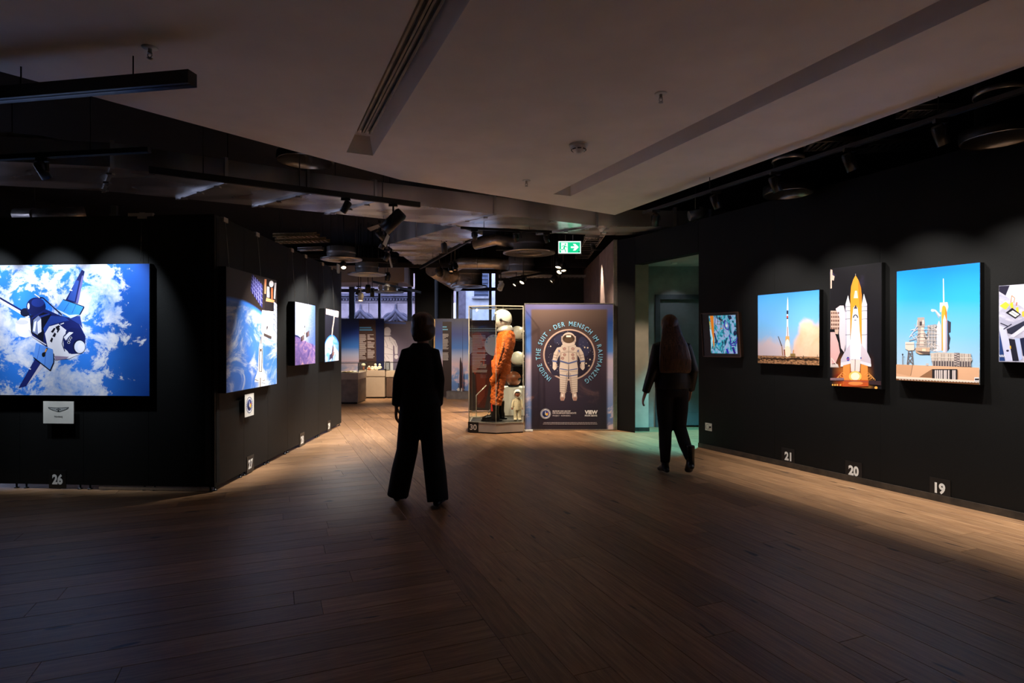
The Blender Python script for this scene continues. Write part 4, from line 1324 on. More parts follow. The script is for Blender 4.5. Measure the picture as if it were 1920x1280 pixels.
# ---- sponsor plaques
def plaque(plane, x0, y0, x1, y1, label):
    u0, v1 = plane.shifted(0.05).px(x0, y0); u1, v0 = plane.shifted(0.05).px(x1, y1)
    t = thing('wall_plaque', tuple(plane.pt((u0 + u1) / 2, v0, 0)), label, 'plaque')
    m = MB(); m.box(plane.pt((u0 + u1) / 2, (v0 + v1) / 2, 0.047), (u1 - u0, v1 - v0, 0.006), plane.mat()); m.build('board', M['white'], t)
    m = MB(); m.box(plane.pt((u0 + u1) / 2, (v0 + v1) / 2, 0.0225), ((u1 - u0) * 0.6, (v1 - v0) * 0.6, 0.042), plane.mat()); m.build('added_spacer', M['frame_black'], t)  # added so the board stands clear of the picture box's shadow
    return t, Art(plane.shifted(0.0506), (u0, u1, v0, v1)), ((u0 + u1) / 2, v0, u1 - u0, v1 - v0)
t, a, (uc, v0, w, h) = plaque(P_LF, 81, 752, 138, 794, 'white plaque with winged emblem and Nürnberg under the shuttle photograph')
a.crop(0, 480, 2.7825)
ink = (44, 48, 50)
for s in (-1, 1):
    a.poly([(305, 790), (305 + s * 54, 787), (305 + s * 52, 794), (305 + s * 40, 801), (305 + s * 26, 806), (305 + s * 8, 812), (305, 813)], ink)
    a.poly([(305 + s * 4, 793), (305 + s * 50, 790), (305 + s * 48, 792.5), (305 + s * 4, 796.5)], (200, 202, 200))
    a.poly([(305 + s * 4, 799), (305 + s * 44, 795), (305 + s * 38, 799), (305 + s * 4, 803)], (200, 202, 200))
    a.poly([(305 + s * 4, 805), (305 + s * 32, 801.5), (305 + s * 22, 805), (305 + s * 4, 809.5)], (200, 202, 200))
a.rect_(290, 795, 320, 802, (228, 230, 228)); a.rect_(291.5, 796.2, 318.5, 800.8, ink)
uu, vv = a.uv((305, 840)); a.text('Nürnberg', uu, vv, 0.014 * (w / 0.29), ink, 0.012, 0, w * 0.44)
a.mb.build('printed_emblem', [INK, INK], t)
t, a, (uc, v0, w, h) = plaque(P_LS, 459, 740, 476, 777.5, 'white plaque with round mission emblem on left side wall')
def ring_emblem(a, cu, cv, r, col_ring=(36, 44, 80)):
    def disc(rr, col, n=28, du=0, dv=0, sx=1):
        a.raw([(cu + du + math.cos(2 * math.pi * i / n) * rr * sx, cv + dv + math.sin(2 * math.pi * i / n) * rr) for i in range(n)], col, False)
    disc(r, (222, 224, 232)); disc(r * 0.96, col_ring); disc(r * 0.88, (226, 228, 234))
    for i in range(22):
        b = 2 * math.pi * i / 22
        if i in (0, 1, 11, 12): continue
        c_, s_ = math.cos(b), math.sin(b)
        a.raw([(cu - s_ * r * q + c_ * r * p, cv + c_ * r * q + s_ * r * p) for p, q in ((-0.06, 0.73), (0.06, 0.73), (0.06, 0.83), (-0.06, 0.83))], col_ring, False)
        a.k -= 1
    disc(r * 0.68, col_ring); disc(r * 0.64, (56, 74, 140))
    a.raw([(cu + r * p, cv + r * q) for p, q in ((-0.5, -0.2), (-0.3, 0.4), (-0.12, 0.1), (0.05, -0.5), (-0.25, -0.55))], (24, 28, 54), False)
    a.raw([(cu + r * p, cv + r * q) for p, q in ((-0.05, 0.55), (0.05, 0.2), (0.0, -0.3), (-0.12, -0.1))], (232, 232, 238), False)
    a.raw([(cu + r * p, cv + r * q) for p, q in ((0.1, 0.1), (0.5, 0.2), (0.45, -0.25), (0.2, -0.4), (0.05, -0.1))], (232, 190, 50), False)
    a.raw([(cu + r * p, cv + r * q) for p, q in ((0.3, 0.3), (0.55, 0.15), (0.5, -0.1), (0.38, 0.05))], (190, 60, 60), False)
ring_emblem(a, uc, v0 + h / 2, h * 0.38)
a.mb.build('printed_emblem', [INK, INK], t)

# ---- wall socket low by the doorway
u, v = P_R.px(1329, 800)
t = thing('wall_socket', tuple(P_R.pt(u, v - 0.05, 0)), 'white power socket low on the right wall near doorway', 'socket')
m = MB(); m.box(P_R.pt(u, v, 0.005), (0.115, 0.1, 0.009), P_R.mat()); m.build('socket_plate', M['white'], t)
m = MB()
Rz = P_R.mat()
m.lathe(P_R.pt(u - 0.012, v, 0.0095), [(0.034, 0), (0.032, 0.0015), (0.028, -0.002), (0.0, -0.002)], 18, Rz)
m.build('socket_well', M['dark_plate'], t)
m = MB(); m.tube([P_R.pt(u + 0.02, v, 0.01), P_R.pt(u + 0.05, v + 0.004, 0.012)], 0.01, 8); m.build('socket_tab', M['dark_plate'], t)

# ================================================================== SERVICES UNDER THE SLAB
ZD = 3.17                                   # underside of the main duct
def duct(name, poly, z0, z1, label, flanges=(), mats=None, rods=()):
    t = thing(name, (sum(p[0] for p in poly) / len(poly), sum(p[1] for p in poly) / len(poly), z0), label, 'duct')
    m = MB(); m.prism(poly, z0, z1); m.build('sheet_body', mats or M['zinc'], t)
    for a, b in flanges:
        m = MB()
        a, b = V(*a, 0), V(*b, 0)
        for z in (z0 - 0.012, z1 + 0.012):
            m.bar((a.x, a.y, z), (b.x, b.y, z), 0.035, 0.024)
        d = (b - a).normalized()
        for e in (a - d * 0.012, b + d * 0.012):
            m.bar((e.x, e.y, z0 - 0.02), (e.x, e.y, z1 + 0.02), 0.024, 0.035, tuple(V(-d.y, d.x, 0)))
        for f in (0.15, 0.5, 0.85):
            q = a + (b - a) * f
            m.box((q.x, q.y, z0 - 0.03), (0.06, 0.05, 0.02))
        m.build('flange', M['zinc'], t)
    for x, y in rods:
        m = MB(); m.tube([(x, y, z1), (x, y, 4.29)], 0.005, 6); m.tube([(x, y, z1 - 0.06), (x, y, z1 + 0.02)], 0.012, 8); m.build('hanger_rod', M['black_metal'], t)
    return t
q0 = onz(-120, 296, ZD); q1 = onz(210, 313, ZD); q2 = onz(703, 376.6, ZD); q3 = onz(926, 401, ZD); q4 = onz(1118, 423, ZD); q5 = onz(1377, 426, ZD)
b5 = onz(1313, 441, ZD); b4 = onz(1128, 441, ZD); b2 = onz(612, 399, ZD); b1 = onz(452, 378, ZD)
ZT = ZD + 0.24
back0 = V(-6.4, 6.35, 0); back1 = V(-4.7, 6.75, 0)
duct('air_duct', [q0.xy[:], q1.xy[:], back1.xy[:], back0.xy[:]], ZD, ZT, 'galvanised rectangular duct length at the far left above the partition', [(q1.xy[:], back1.xy[:])])
mid_f = q1.lerp(q2, 0.38); mid_b = back1.lerp(b2, 0.30); mid_f2 = q1.lerp(q2, 0.7); mid_b2 = back1.lerp(b2, 0.64)
duct('air_duct', [(q1 + V(.003, 0, 0)).xy[:], q2.xy[:], b2.xy[:], (back1 + V(.003, 0, 0)).xy[:]], ZD, ZT, 'long galvanised rectangular duct mirroring blue light above the left partition',
     [(mid_f.xy[:], mid_b.xy[:]), (mid_f2.xy[:], mid_b2.xy[:]), (q2.xy[:], b2.xy[:])], rods=[(-3.2, 6.6), (-2.2, 7.3)])
b3 = V(-0.2, 9.15, 0)
duct('air_duct', [(q2 + V(.004, 0, 0)).xy[:], q3.xy[:], q4.xy[:], b4.xy[:], b3.xy[:], (b2 + V(.004, 0, 0)).xy[:]], ZD, ZT, 'wide galvanised duct spanning the middle behind the white ceiling edge',
     [(q3.xy[:], onz(830, 420, ZD).xy[:]), (q4.xy[:], onz(1008, 438, ZD).xy[:])], rods=[(-0.6, 8.1), (0.6, 8.7)])
duct('air_duct', [(q4 + V(.004, 0, 0)).xy[:], q5.xy[:], b5.xy[:], (b4 + V(.004, 0, 0)).xy[:]], ZD, ZT, 'galvanised duct end crossing above the doorway',
     [(onz(1140, 424, ZD).xy[:], onz(1126, 441, ZD).xy[:]), (onz(1266, 421.5, ZD).xy[:], onz(1246, 441, ZD).xy[:]), (onz(1331, 425, ZD).xy[:], b5.xy[:])])
br = [onz(855, 424, ZD - .02).xy[:], onz(905, 441, ZD - .02).xy[:], onz(845, 464, ZD - .02).xy[:], onz(792, 496, ZD - .02).xy[:], onz(775, 494, ZD - .02).xy[:], onz(725, 459, ZD - .02).xy[:]]
duct('branch_duct', br, ZD - .02, ZD + 0.3, 'tapering branch duct with cross flanges left of the exit sign',
     [(onz(781, 443, ZD - .02).xy[:], onz(880, 453, ZD - .02).xy[:]), (onz(740, 454, ZD - .02).xy[:], onz(848, 462, ZD - .02).xy[:]),
      (onz(738, 469, ZD - .02).xy[:], onz(832, 471, ZD - .02).xy[:]), (onz(751, 478, ZD - .02).xy[:], onz(815, 479, ZD - .02).xy[:]), (onz(775, 492, ZD - .02).xy[:], onz(798, 492, ZD - .02).xy[:])], rods=[(-1.7, 10.4), (-1.1, 9.5)])

spiral = pm('spiral_duct_steel', (206, 196, 184), 0.28, 0.65, var=0.08, scale=14)
def round_duct(name, pts, r, label, ribs=0.12):
    t = thing(name, tuple(V(pts[0])), label, 'duct')
    m = MB(); m.tube(pts, r, 20); m.build('duct_wall', spiral, t)
    for a, b in zip(pts, pts[1:]):
        a, b = V(a), V(b); L = (b - a).length; d = (b - a) / L
        k = int(L / ribs / 4)
        for i in range(1, k + 1):
            c = a + d * (L * i / (k + 1))
            m = MB(); m.tube([c - d * 0.012, c + d * 0.012], r + 0.008, 20); m.build('seam_rib', spiral, t)
    c = (V(pts[0]) + V(pts[1])) / 2
    m = MB(); m.tube([c + V(0, 0, r), V(c.x, c.y, 4.29)], 0.005, 6); m.build('hanger_rod', M['black_metal'], t)
    return t
def plenum(c, rbody, rplate, h, label, neck=None):
    """round air outlet: drum with a wide plate ring below"""
    t = thing('ceiling_diffuser', c, label, 'air diffuser')
    x, y, z = c
    m = MB(); m.lathe(c, [(rbody, 0.03), (rbody, h), (rbody * 0.98, h), (0.0, h)], 36); m.lathe(c, [(rbody + 0.008, h * 0.45), (rbody + 0.008, h * 0.45 + 0.03)], 36); m.build('drum', M['zinc'], t)
    m = MB(); m.lathe(c, [(rplate, 0.02), (rplate, 0.0), (rplate * 0.94, -0.008), (rbody * 0.8, 0.012), (rbody * 0.8, 0.04), (rplate, 0.02)], 40); m.build('plate_ring', M['alu'], t)
    m = MB()
    for k in range(1, 6):
        r = rbody * 0.8 * k / 6
        m.lathe(c, [(r, 0.03), (r + 0.035, 0.004), (r + 0.04, 0.006), (r + 0.005, 0.034)], 30)
    m.build('swirl_cone', M['alu'], t)
    for k in range(3):
        a = k * 2.1
        m = MB(); m.tube([(x + math.cos(a) * rbody, y + math.sin(a) * rbody, z + h * 0.7), (x + math.cos(a) * rbody, y + math.sin(a) * rbody, 4.29)], 0.005, 6); m.build('hanger_rod', M['black_metal'], t)
    return t
c1 = at(992, 475, 11.0); plenum(tuple(c1), 0.30, 0.49, 0.34, 'round steel air drum with wide plate left of the exit sign')
c2 = at(978, 513, 13.0); plenum(tuple(c2), 0.30, 0.45, 0.36, 'round steel air drum with wide plate farther back, under the first drum in view')
c3 = at(880, 537, 14.6); plenum(tuple(c3), 0.32, 0.44, 0.62, 'round steel air drum in front of the narrow window')
c4 = at(688, 515, 12.4); plenum(tuple(c4), 0.24, 0.40, 0.30, 'round air drum above the end of the left partition')
c5 = at(728, 548, 15.4); plenum(tuple(c5), 0.26, 0.40, 0.9, 'slim dark air drum before the gothic window')
c6 = at(640, 487, 10.4); plenum(tuple(c6), 0.25, 0.36, 0.22, 'round air drum just over the left partition top')
round_duct('round_duct', [c1 + V(-0.28, 0, 0.2), at(930, 449, 11.0), at(890, 458, 11.2)], 0.1, 'short spiral pipe feeding the front air drum')
round_duct('round_duct', [c2 + V(-0.28, 0, 0.2), at(925, 493, 13.0), at(865, 493, 13.0), at(850, 500, 13.4)], 0.13, 'copper-lit spiral pipe feeding the second air drum')
round_duct('round_duct', [c3 + V(-0.3, 0, 0.34), at(862, 514, 14.6), at(845, 520, 14.4)], 0.16, 'short fat pipe at the drum before the narrow window')
round_duct('round_duct', [at(810, 505, 13.6), at(858, 535, 15.5)], 0.16, 'slanting corrugated pipe running down behind the track lights')
round_duct('round_duct', [at(-30, 262, 6.9), at(75, 270, 7.0), at(110, 277, 7.0)], 0.1, 'thin round pipe above the far left duct')
round_duct('round_duct', [at(1292, 405, 8.3), at(1316, 400, 8.3), at(1320, 392, 8.3)], 0.07, 'chrome pipe elbow over the doorway duct')
round_duct('round_duct', [at(30, 402, 8.5), at(100, 403, 8.5), at(160, 398, 8.7)], 0.09, 'yellow-lit flexible pipe over the left front wall')

def round_diffuser(c, r, label, h=0.5):
    t = thing('round_diffuser', c, label, 'air diffuser')
    m = MB(); m.lathe(c, [(r, 0.0), (r + 0.005, 0.03), (r, 0.085), (r * 0.72, 0.1), (r * 0.6, 0.12), (r * 0.6, h)], 40); m.build('housing', M['black_metal'], t)
    m = MB(); m.lathe(c, [(r, 0.0), (r * 0.97, -0.008), (r * 0.93, 0.004), (r * 0.7, 0.05), (0.0, 0.06)], 40); m.build('outlet_bowl', pm('satin_steel_bowl', (120, 116, 112), 0.22, 0.9), t)
    m = MB(); m.lathe(c, [(r * 0.62, h * 0.7), (r * 0.66, h * 0.7), (r * 0.66, h * 0.78), (r * 0.62, h * 0.78)], 30); m.build('collar', M['zinc'], t)
    return t
round_diffuser(tuple(onz(1478, 364, 3.02)), 0.25, 'black round outlet with steel bowl above the rocket photograph', 0.5)
round_diffuser(tuple(onz(1872, 262, 3.02)), 0.25, 'black round outlet with steel bowl at the upper right edge', 0.5)
round_diffuser(tuple(onz(573, 303, 3.42)), 0.30, 'round steel outlet at the white ceiling edge above the long duct', 0.4)

def wire_tray(p, q, width, label, rungs=14, mat=None, side=0.05):
    p, q = V(p), V(q)
    t = thing('cable_tray', tuple((p + q) / 2), label, 'cable tray')
    d = (q - p).normalized(); s = V(-d.y, d.x, 0)
    m = MB()
    for k in (-1, 1):
        for z in (0, side):
            m.tube([p + s * width / 2 * k + V(0, 0, z), q + s * width / 2 * k + V(0, 0, z)], 0.006, 6)
        m.bar(p + s * width / 2 * k + V(0, 0, side / 2), q + s * width / 2 * k + V(0, 0, side / 2), 0.002, side * 0.7)
    m.build('side_rail', mat or M['zinc'], t)
    for i in range(rungs):
        c = p + (q - p) * ((i + 0.5) / rungs)
        m = MB(); m.bar(c - s * width / 2, c + s * width / 2, 0.03, 0.006); m.build('rung', mat or M['zinc'], t)
    for f in (0.1, 0.9):
        c = p + (q - p) * f
        m = MB(); m.tube([c + V(0, 0, 0.0), V(c.x, c.y, 4.29)], 0.004, 6); m.build('hanger_rod', M['black_metal'], t)
    return t
gold = pm('gold_lit_perforated_steel', (172, 146, 100), 0.45, 0.5, var=0.3, scale=60)  # yellowish light on the trays is put into this steel colour
wire_tray(onz(1690, 215, 3.62), onz(1805, 210, 3.62), 0.2, 'wire cable tray near the upper right ceiling edge', 10)
wire_tray(onz(1500, 276, 3.62), onz(1620, 271, 3.62), 0.3, 'wire cable tray above the round outlets, nearer the white ceiling', 10)
wire_tray(onz(1618, 280, 3.62), onz(1720, 274, 3.62), 0.3, 'wire cable tray end right of the other tray', 8)
wire_tray(at(515, 445, 9.6), at(597, 443, 9.6), 0.16, 'gold-lit perforated cable tray above the left partition, upper one', 10, gold)
wire_tray(at(520, 455, 10.0), at(615, 452, 10.0), 0.2, 'gold-lit perforated cable tray above the left partition, lower one', 12, gold)
wire_tray(at(560, 470, 10.8), at(606, 468, 10.8), 0.12, 'thin cable tray low over the left partition', 6)
wire_tray(at(935, 520, 13.3), at(1110, 520, 13.3), 0.16, 'long perforated cable tray behind the ceiling spotlights', 22)
wire_tray(at(1122, 436, 9.75), at(1090, 486, 12.6), 0.28, 'receding ladder tray right of the exit sign', 14)
wire_tray(at(1096, 447, 9.9), at(1128, 447, 9.9), 0.16, 'short perforated tray above the exit sign', 5)

# black beams across the void
def beam(p, q, w, h, label, name='ceiling_beam'):
    m = MB(); m.bar(p, q, w, h)
    return tag(m.build(name, M['black_void']), label, 'beam')
beam(at(700, 497, 13.0), at(1140, 497, 13.0), 0.1, 0.1, 'dark steel beam across the far ceiling void')
beam(at(930, 465, 11.6), at(1150, 465, 11.6), 0.1, 0.08, 'brown steel beam behind the exit sign')
beam(at(570, 480, 11.2), at(740, 490, 12.0), 0.08, 0.08, 'thin dark beam above the left partition end')
m = MB()
p, q = at(640, 527, 15.6), at(762, 533, 15.2)
m.prism([(p.x - 1.4, 15.2), (q.x, 14.9), (q.x, 16.3), (p.x - 1.4, 16.3)], at(0, 531, 15.3).z, at(0, 500, 15.3).z)
tag(m.build('ceiling_bulkhead', M['beige']), 'pale sloping bulkhead above the gothic window', 'bulkhead')

# ------------------------------------------------------------------ lighting tracks and spotlights
def track(p, q, w, h, label, rods=2):
    p, q = V(p), V(q)
    t = thing('light_track', tuple((p + q) / 2), label, 'light track')
    m = MB(); m.bar(p, q, w, h); m.build('rail', M['black_metal'], t)
    m = MB(); m.bar(p - V(0, 0, h / 2 + 0.001), q - V(0, 0, h / 2 + 0.001), w * 0.3, 0.004); m.build('conductor_slot', pm('track_slot', (60, 60, 62), 0.3, 0.6), t)
    for i in range(rods):
        c = p + (q - p) * ((i + 0.5) / rods)
        m = MB(); m.tube([c + V(0, 0, h / 2), V(c.x, c.y, 4.29)], 0.005, 6); m.build('hanger_rod', M['black_metal'], t)
    return t

def spotlight(base, target, label, drop=0.16, r=0.045, L=0.17, power=0.0, colour=NEUTRAL, cone=50, blend=0.6, lit=True, barn=False, white=False, group='track spotlights', rod=False):
    base = V(base); c = base - V(0, 0, drop); d = (V(target) - c).normalized()
    t = thing('track_spotlight', tuple(base), label, 'spotlight', group)
    body = M['white'] if white else M['black_metal']
    m = MB(); m.box(base - V(0, 0, 0.015), (0.1, 0.032, 0.03)); m.build('track_adapter', body, t)
    m = MB(); m.tube([base - V(0, 0, 0.03), c + V(0, 0, 0.03)], 0.012, 8); m.build('stem', body, t)
    if rod:
        m = MB(); m.tube([base, V(base.x, base.y, 4.29)], 0.009, 8); m.build('drop_rod', M['black_metal'], t)
    side = d.cross(V(0, 0, 1))
    if side.length < 1e-3: side = V(1, 0, 0)
    side.normalize()
    m = MB()
    for k in (-1, 1):
        m.bar(c + side * (r + 0.008) * k + V(0, 0, 0.05), c + side * (r + 0.008) * k - V(0, 0, 0.015), 0.008, 0.022, tuple(d))
    m.bar(c + side * (r + 0.01) + V(0, 0, 0.046), c - side * (r + 0.01) + V(0, 0, 0.046), 0.022, 0.008)
    m.build('yoke', body, t)
    q = d.to_track_quat('Z', 'Y').to_matrix()
    m = MB(); m.lathe(c, [(0, -L / 2), (r * 0.8, -L / 2), (r * 0.94, -L / 2 + 0.015), (r, -L / 2 + 0.03), (r, L / 2), (r * 0.92, L / 2), (r * 0.86, L / 2 - 0.03), (0.0, L / 2 - 0.032)], 20, q)
    for k in range(4):
        m.lathe(c, [(r + 0.003, -L * 0.4 + k * 0.014), (r + 0.003, -L * 0.4 + k * 0.014 + 0.006)], 20, q)
    hd = m.build('lamp_head', body, t)
    m = MB(); m.lathe(c, [(r * 0.84, L / 2 - 0.026), (r * 0.5, L / 2 - 0.020), (0.0, L / 2 - 0.018)], 20, q); m.build('lens', M['lamp'] if lit else M['chrome'], t)
    if barn:
        u = d.cross(side)
        for s, m_ in ((1, M['white']), (-1, M['black_metal'])):
            f = c + d * (L / 2)
            e = f + u * r * s
            m = MB(); m.add([e + side * r, e - side * r, e - side * r * 1.4 + d * 0.12 + u * s * 0.05, e + side * r * 1.4 + d * 0.12 + u * s * 0.05,
                             e + side * r + u * s * 0.003, e - side * r + u * s * 0.003, e - side * r * 1.4 + d * 0.12 + u * s * 0.053, e + side * r * 1.4 + d * 0.12 + u * s * 0.053],
                            [(0, 1, 2, 3), (7, 6, 5, 4), (0, 4, 5, 1), (1, 5, 6, 2), (2, 6, 7, 3), (3, 7, 4, 0)])
            m.build('barn_door', m_, t)
    if power:
        spot_light(c + d * (L / 2 + 0.01), target, power, colour, cone, blend, r * 0.7, t)
    return t

# right-hand track, parallel to the picture wall
zt_r = 3.14
def RT(t): return RW0 + rd * t + rn * 0.85 + V(0, 0, zt_r)
track(RT(-0.1), RT(9.5), 0.035, 0.035, 'black light track running along the right picture wall', 4)
def pic_uv(x, y): return P_R.px(x, y)
for (x, y, lab, pw) in ((1478, 640, 'black track spotlight aimed at the rocket photograph', POW_R), (1604, 640, 'black track spotlight aimed at the tall night launch photograph', POW_R),
                    (1760, 640, 'black track spotlight aimed at the launch pad photograph', POW_R * 1.15), (1950, 640, 'black track spotlight aimed at the hull photograph, upper right', POW_R * 1.1),
                    (2300, 640, 'added black fill spotlight beyond the right edge, first past the hull photograph', POW_R * 2.2), (2900, 640, 'added black fill spotlight beyond the right edge, nearest the viewer', POW_R * 2.2)):  # last two lamps are out of view, added to brighten the right ceiling
    u, v = pic_uv(x, y)
    tg = P_R.pt(u, 0.98, 0.02)
    spotlight(RT(u - 0.25) - V(0, 0, 0.0175), tg, lab, 0.12, 0.045, 0.16, pw, NEUTRAL, 76, 1.0, True)

spotlight(RT(0.15) - V(0, 0, 0.0175), (2.1, 9.47, 1.0), 'added spotlight at the far end of the right track brightening the pier', 0.12, 0.045, 0.16, 120, WARM, 30, 0.8)  # added lamp, stands in for poster light spilling onto the pier

# left: two beams before the front wall, one along the duct
b0, b1_ = onz(361, 147, 3.12), onz(-60, 183, 3.12)
track(b0, b1_, 0.08, 0.085, 'wide black track beam crossing below the white ceiling at upper left', 2)
c0, c1_ = onz(280, 281, 2.97), onz(-140, 303, 2.97)
track(c0, c1_, 0.04, 0.04, 'thin black track in front of the left front wall', 2)
d0, d1 = onz(279, 318, 3.06), onz(787, 384, 3.06)
track(d0, d1, 0.045, 0.06, 'black track running along the underside of the long duct', 3)
for i, (u, lab) in enumerate(((-0.92, 'black track spotlight aimed at right third of the shuttle photograph'), (-1.58, 'black track spotlight aimed at the middle of the shuttle photograph'), (-2.24, 'black track spotlight aimed at left third of the shuttle photograph'))):
    tg = P_LF.pt(u, 1.78, 0.05)
    f = 0.75 if i == 0 else 1.25
    bs = V(tg.x - 0.12, 0, 0)
    k = (bs.x - c0.x) / (c1_.x - c0.x)
    spotlight(c0 + (c1_ - c0) * k - V(0, 0, 0.02), tg, lab, 0.1, 0.04, 0.14, POW_L * 0.8, COOL, 52, 0.7, True)
# pair on the duct track lighting the side wall
s27 = P_LS.pt(P_LS.px(492, 630)[0], 1.44, 0.08); s28 = P_LS.pt(P_LS.px(572, 630)[0], 0.95, 0.08); s29 = P_LS.pt(P_LS.px(622, 630)[0], 0.95, 0.08)
spotlight(d0.lerp(d1, 0.88) - V(0, 0, 0.03), s27, 'large black spotlight with barn doors below the duct end', 0.2, 0.075, 0.3, POW_S * 0.75, NEUTRAL, 47, 0.8, True, True)
spotlight(d0.lerp(d1, 0.68) - V(0, 0, 0.03), P_LS.pt(P_LS.px(468, 630)[0], 1.35, 0.08), 'small black spotlight added below the duct left of the large one', 0.1, 0.04, 0.14, POW_S * 0.5, NEUTRAL, 44, 0.6, True)  # added lamp, fills in light on the nearest side wall print
tr2a, tr2b = at(703, 400, 7.9), at(648, 497, 10.4)
tr2a.z = tr2b.z = 3.02
tr2a = V(-1.75, 7.75, 3.02); tr2b = V(-2.25, 11.0, 2.85)
track(tr2a, tr2b, 0.035, 0.035, 'thin pale-edged track slanting back beside the left side wall', 2)
spotlight(tr2a.lerp(tr2b, 0.22) - V(0, 0, 0.0175), s28, 'black spotlight on the slanting track, nearer one', 0.12, 0.04, 0.14, POW_S * 0.85, (1.0, 0.97, 0.92), 84, 0.6, True)
spotlight(tr2a.lerp(tr2b, 0.5) - V(0, 0, 0.0175), s29, 'black spotlight on the slanting track, farther one', 0.12, 0.04, 0.14, POW_S * 0.9, (1.0, 0.97, 0.92), 84, 0.6, True)
spotlight(at(644, 484, 10.6), V(-2.1, 8.2, 0.0), 'glaring spotlight over the end of the left partition', 0.13, 0.05, 0.15, POW_F * 0.28, NEUTRAL, 52, 0.8, rod=True)

spotlight(tr2a.lerp(tr2b, 0.05) - V(0, 0, 0.0175), (-0.22, 9.35, 1.15), 'black spotlight on the slanting track turned towards the vitrine', 0.12, 0.04, 0.14, POW_F * 0.9, WARM, 32, 0.7)

# far tracks with their spotlights
track(at(897, 440, 9.6), at(788, 502, 11.6), 0.04, 0.05, 'black track slanting down in front of the branch duct', 2)
track(at(700, 528, 14.6), at(790, 548, 14.0), 0.04, 0.05, 'dark track before the gothic window', 2)
track(at(955, 522, 12.2), at(1060, 505, 12.4), 0.035, 0.04, 'dark track high behind the vitrine', 2)
track(at(1052, 470, 10.6), at(1050, 530, 13.2), 0.035, 0.04, 'black track receding behind the exit sign', 2)
FARS = [
    ((824, 500), 11.3, (-1.5, 14.9, 0.9), 'lit spotlight below the slanting black track', 1.0, 0.055),
    ((690, 535), 14.0, (-3.6, 14.9, 0.5), 'lit spotlight right of the dark drum before the window', 0.8, 0.05),
    ((727, 512), 14.2, (-3.9, 15.6, 0.5), 'small lit spotlight pair member above the far vitrine', 0.8, 0.05),
    ((1048, 486), 11.0, (0.2, 9.9, 0.0), 'lit spotlight below the exit sign, highest of the cluster', 0.3, 0.055),
    ((1056, 493), 11.6, (1.2, 10.4, 0.0), 'lit spotlight below the exit sign, right in the cluster', 0.4, 0.05),
    ((1050, 498), 12.2, (0.0, 10.1, 0.6), 'lit spotlight below the exit sign, middle of the cluster', 0.5, 0.05),
    ((1038, 515), 12.4, (-0.6, 12.1, 1.0), 'lit spotlight below the exit sign, lowest of the cluster', 1.0, 0.055),
    ((981, 517), 12.3, (-1.3, 10.6, 0.0), 'lit spotlight above the vitrine, larger of two', 1.4, 0.05),
    ((968, 522), 12.8, (-2.0, 11.6, 0.0), 'lit spotlight above the vitrine, smaller of two', 1.4, 0.045),
]
for (x, y), Y, tg, lab, k, r in FARS:
    spotlight(at(x, y, Y) + V(0, 0, 0.02), tg, lab, 0.11, r * 1.2, 0.17, POW_F * k, WARM, 62, 0.7, rod=True)
for (x, y), Y, tg, lab in (((846, 492), 11.2, (-1.1, 10.2, 1.6), 'dark unlit spotlight pointing right on the slanting track'), ((853, 488), 11.1, (-0.9, 10.4, 1.4), 'dark unlit spotlight behind it on the slanting track'),
                           ((672, 536), 14.4, (-4.3, 14.0, 1.0), 'dark unlit spotlight left before the window'), ((698, 540), 14.2, (-3.45, 14.15, 0.4), 'dark unlit spotlight hanging straight before the window'), ((833, 450), 9.9, (-0.9, 10.0, 1.0), 'dark unlit spotlight at the top of the slanting track'),
                           ):
    spotlight(at(x, y, Y), tg, lab, 0.13, 0.05, 0.17, 0, WARM, 50, 0.5, False, rod=True)
spotlight(at(694, 548, 14.0) + V(-.25, .1, 0.1), (-3.6, 13.6, 0.6), 'white cylinder spotlight before the gothic window', 0.2, 0.06, 0.2, 0, WARM, 50, 0.5, True, white=True, rod=True)
spotlight(at(939, 535, 13.0) + V(0, 0, 0.1), (-0.9, 12.0, 0.8), 'white projector head left of the lit pair above vitrine', 0.12, 0.06, 0.18, 0, WARM, 50, 0.5, False, white=True, rod=True)
# front track under the wide duct, lighting poster and vitrine from the viewer's side
pt0, pt1 = V(-0.75, 8.55, 3.10), V(0.60, 8.87, 3.10)
track(pt0, pt1, 0.035, 0.035, 'short black track under the wide duct before the poster', 2)
for f_, tg, lab, k in ((0.15, (-0.30, 9.5, 1.2), 'black spotlight under the duct aimed at the orange suit', 0.9), (0.60, (0.50, 9.55, 1.1), 'black spotlight under the duct aimed at left half of the poster', 0.75), (0.94, (1.28, 9.55, 1.1), 'black spotlight under the duct aimed at right half of the poster', 0.8)):
    spotlight(pt0.lerp(pt1, f_) - V(0, 0, 0.0175), tg, lab, 0.09, 0.035, 0.12, POW_P * k, WARM, 88, 0.8)
# scallop on the poster wall
spotlight(at(1112, 452, 10.9), (1.66, 10.75, 1.9), 'spotlight washing the wall behind the poster', 0.1, 0.045, 0.14, POW_F * 0.9, WARM, 40, 0.8, False, rod=True)

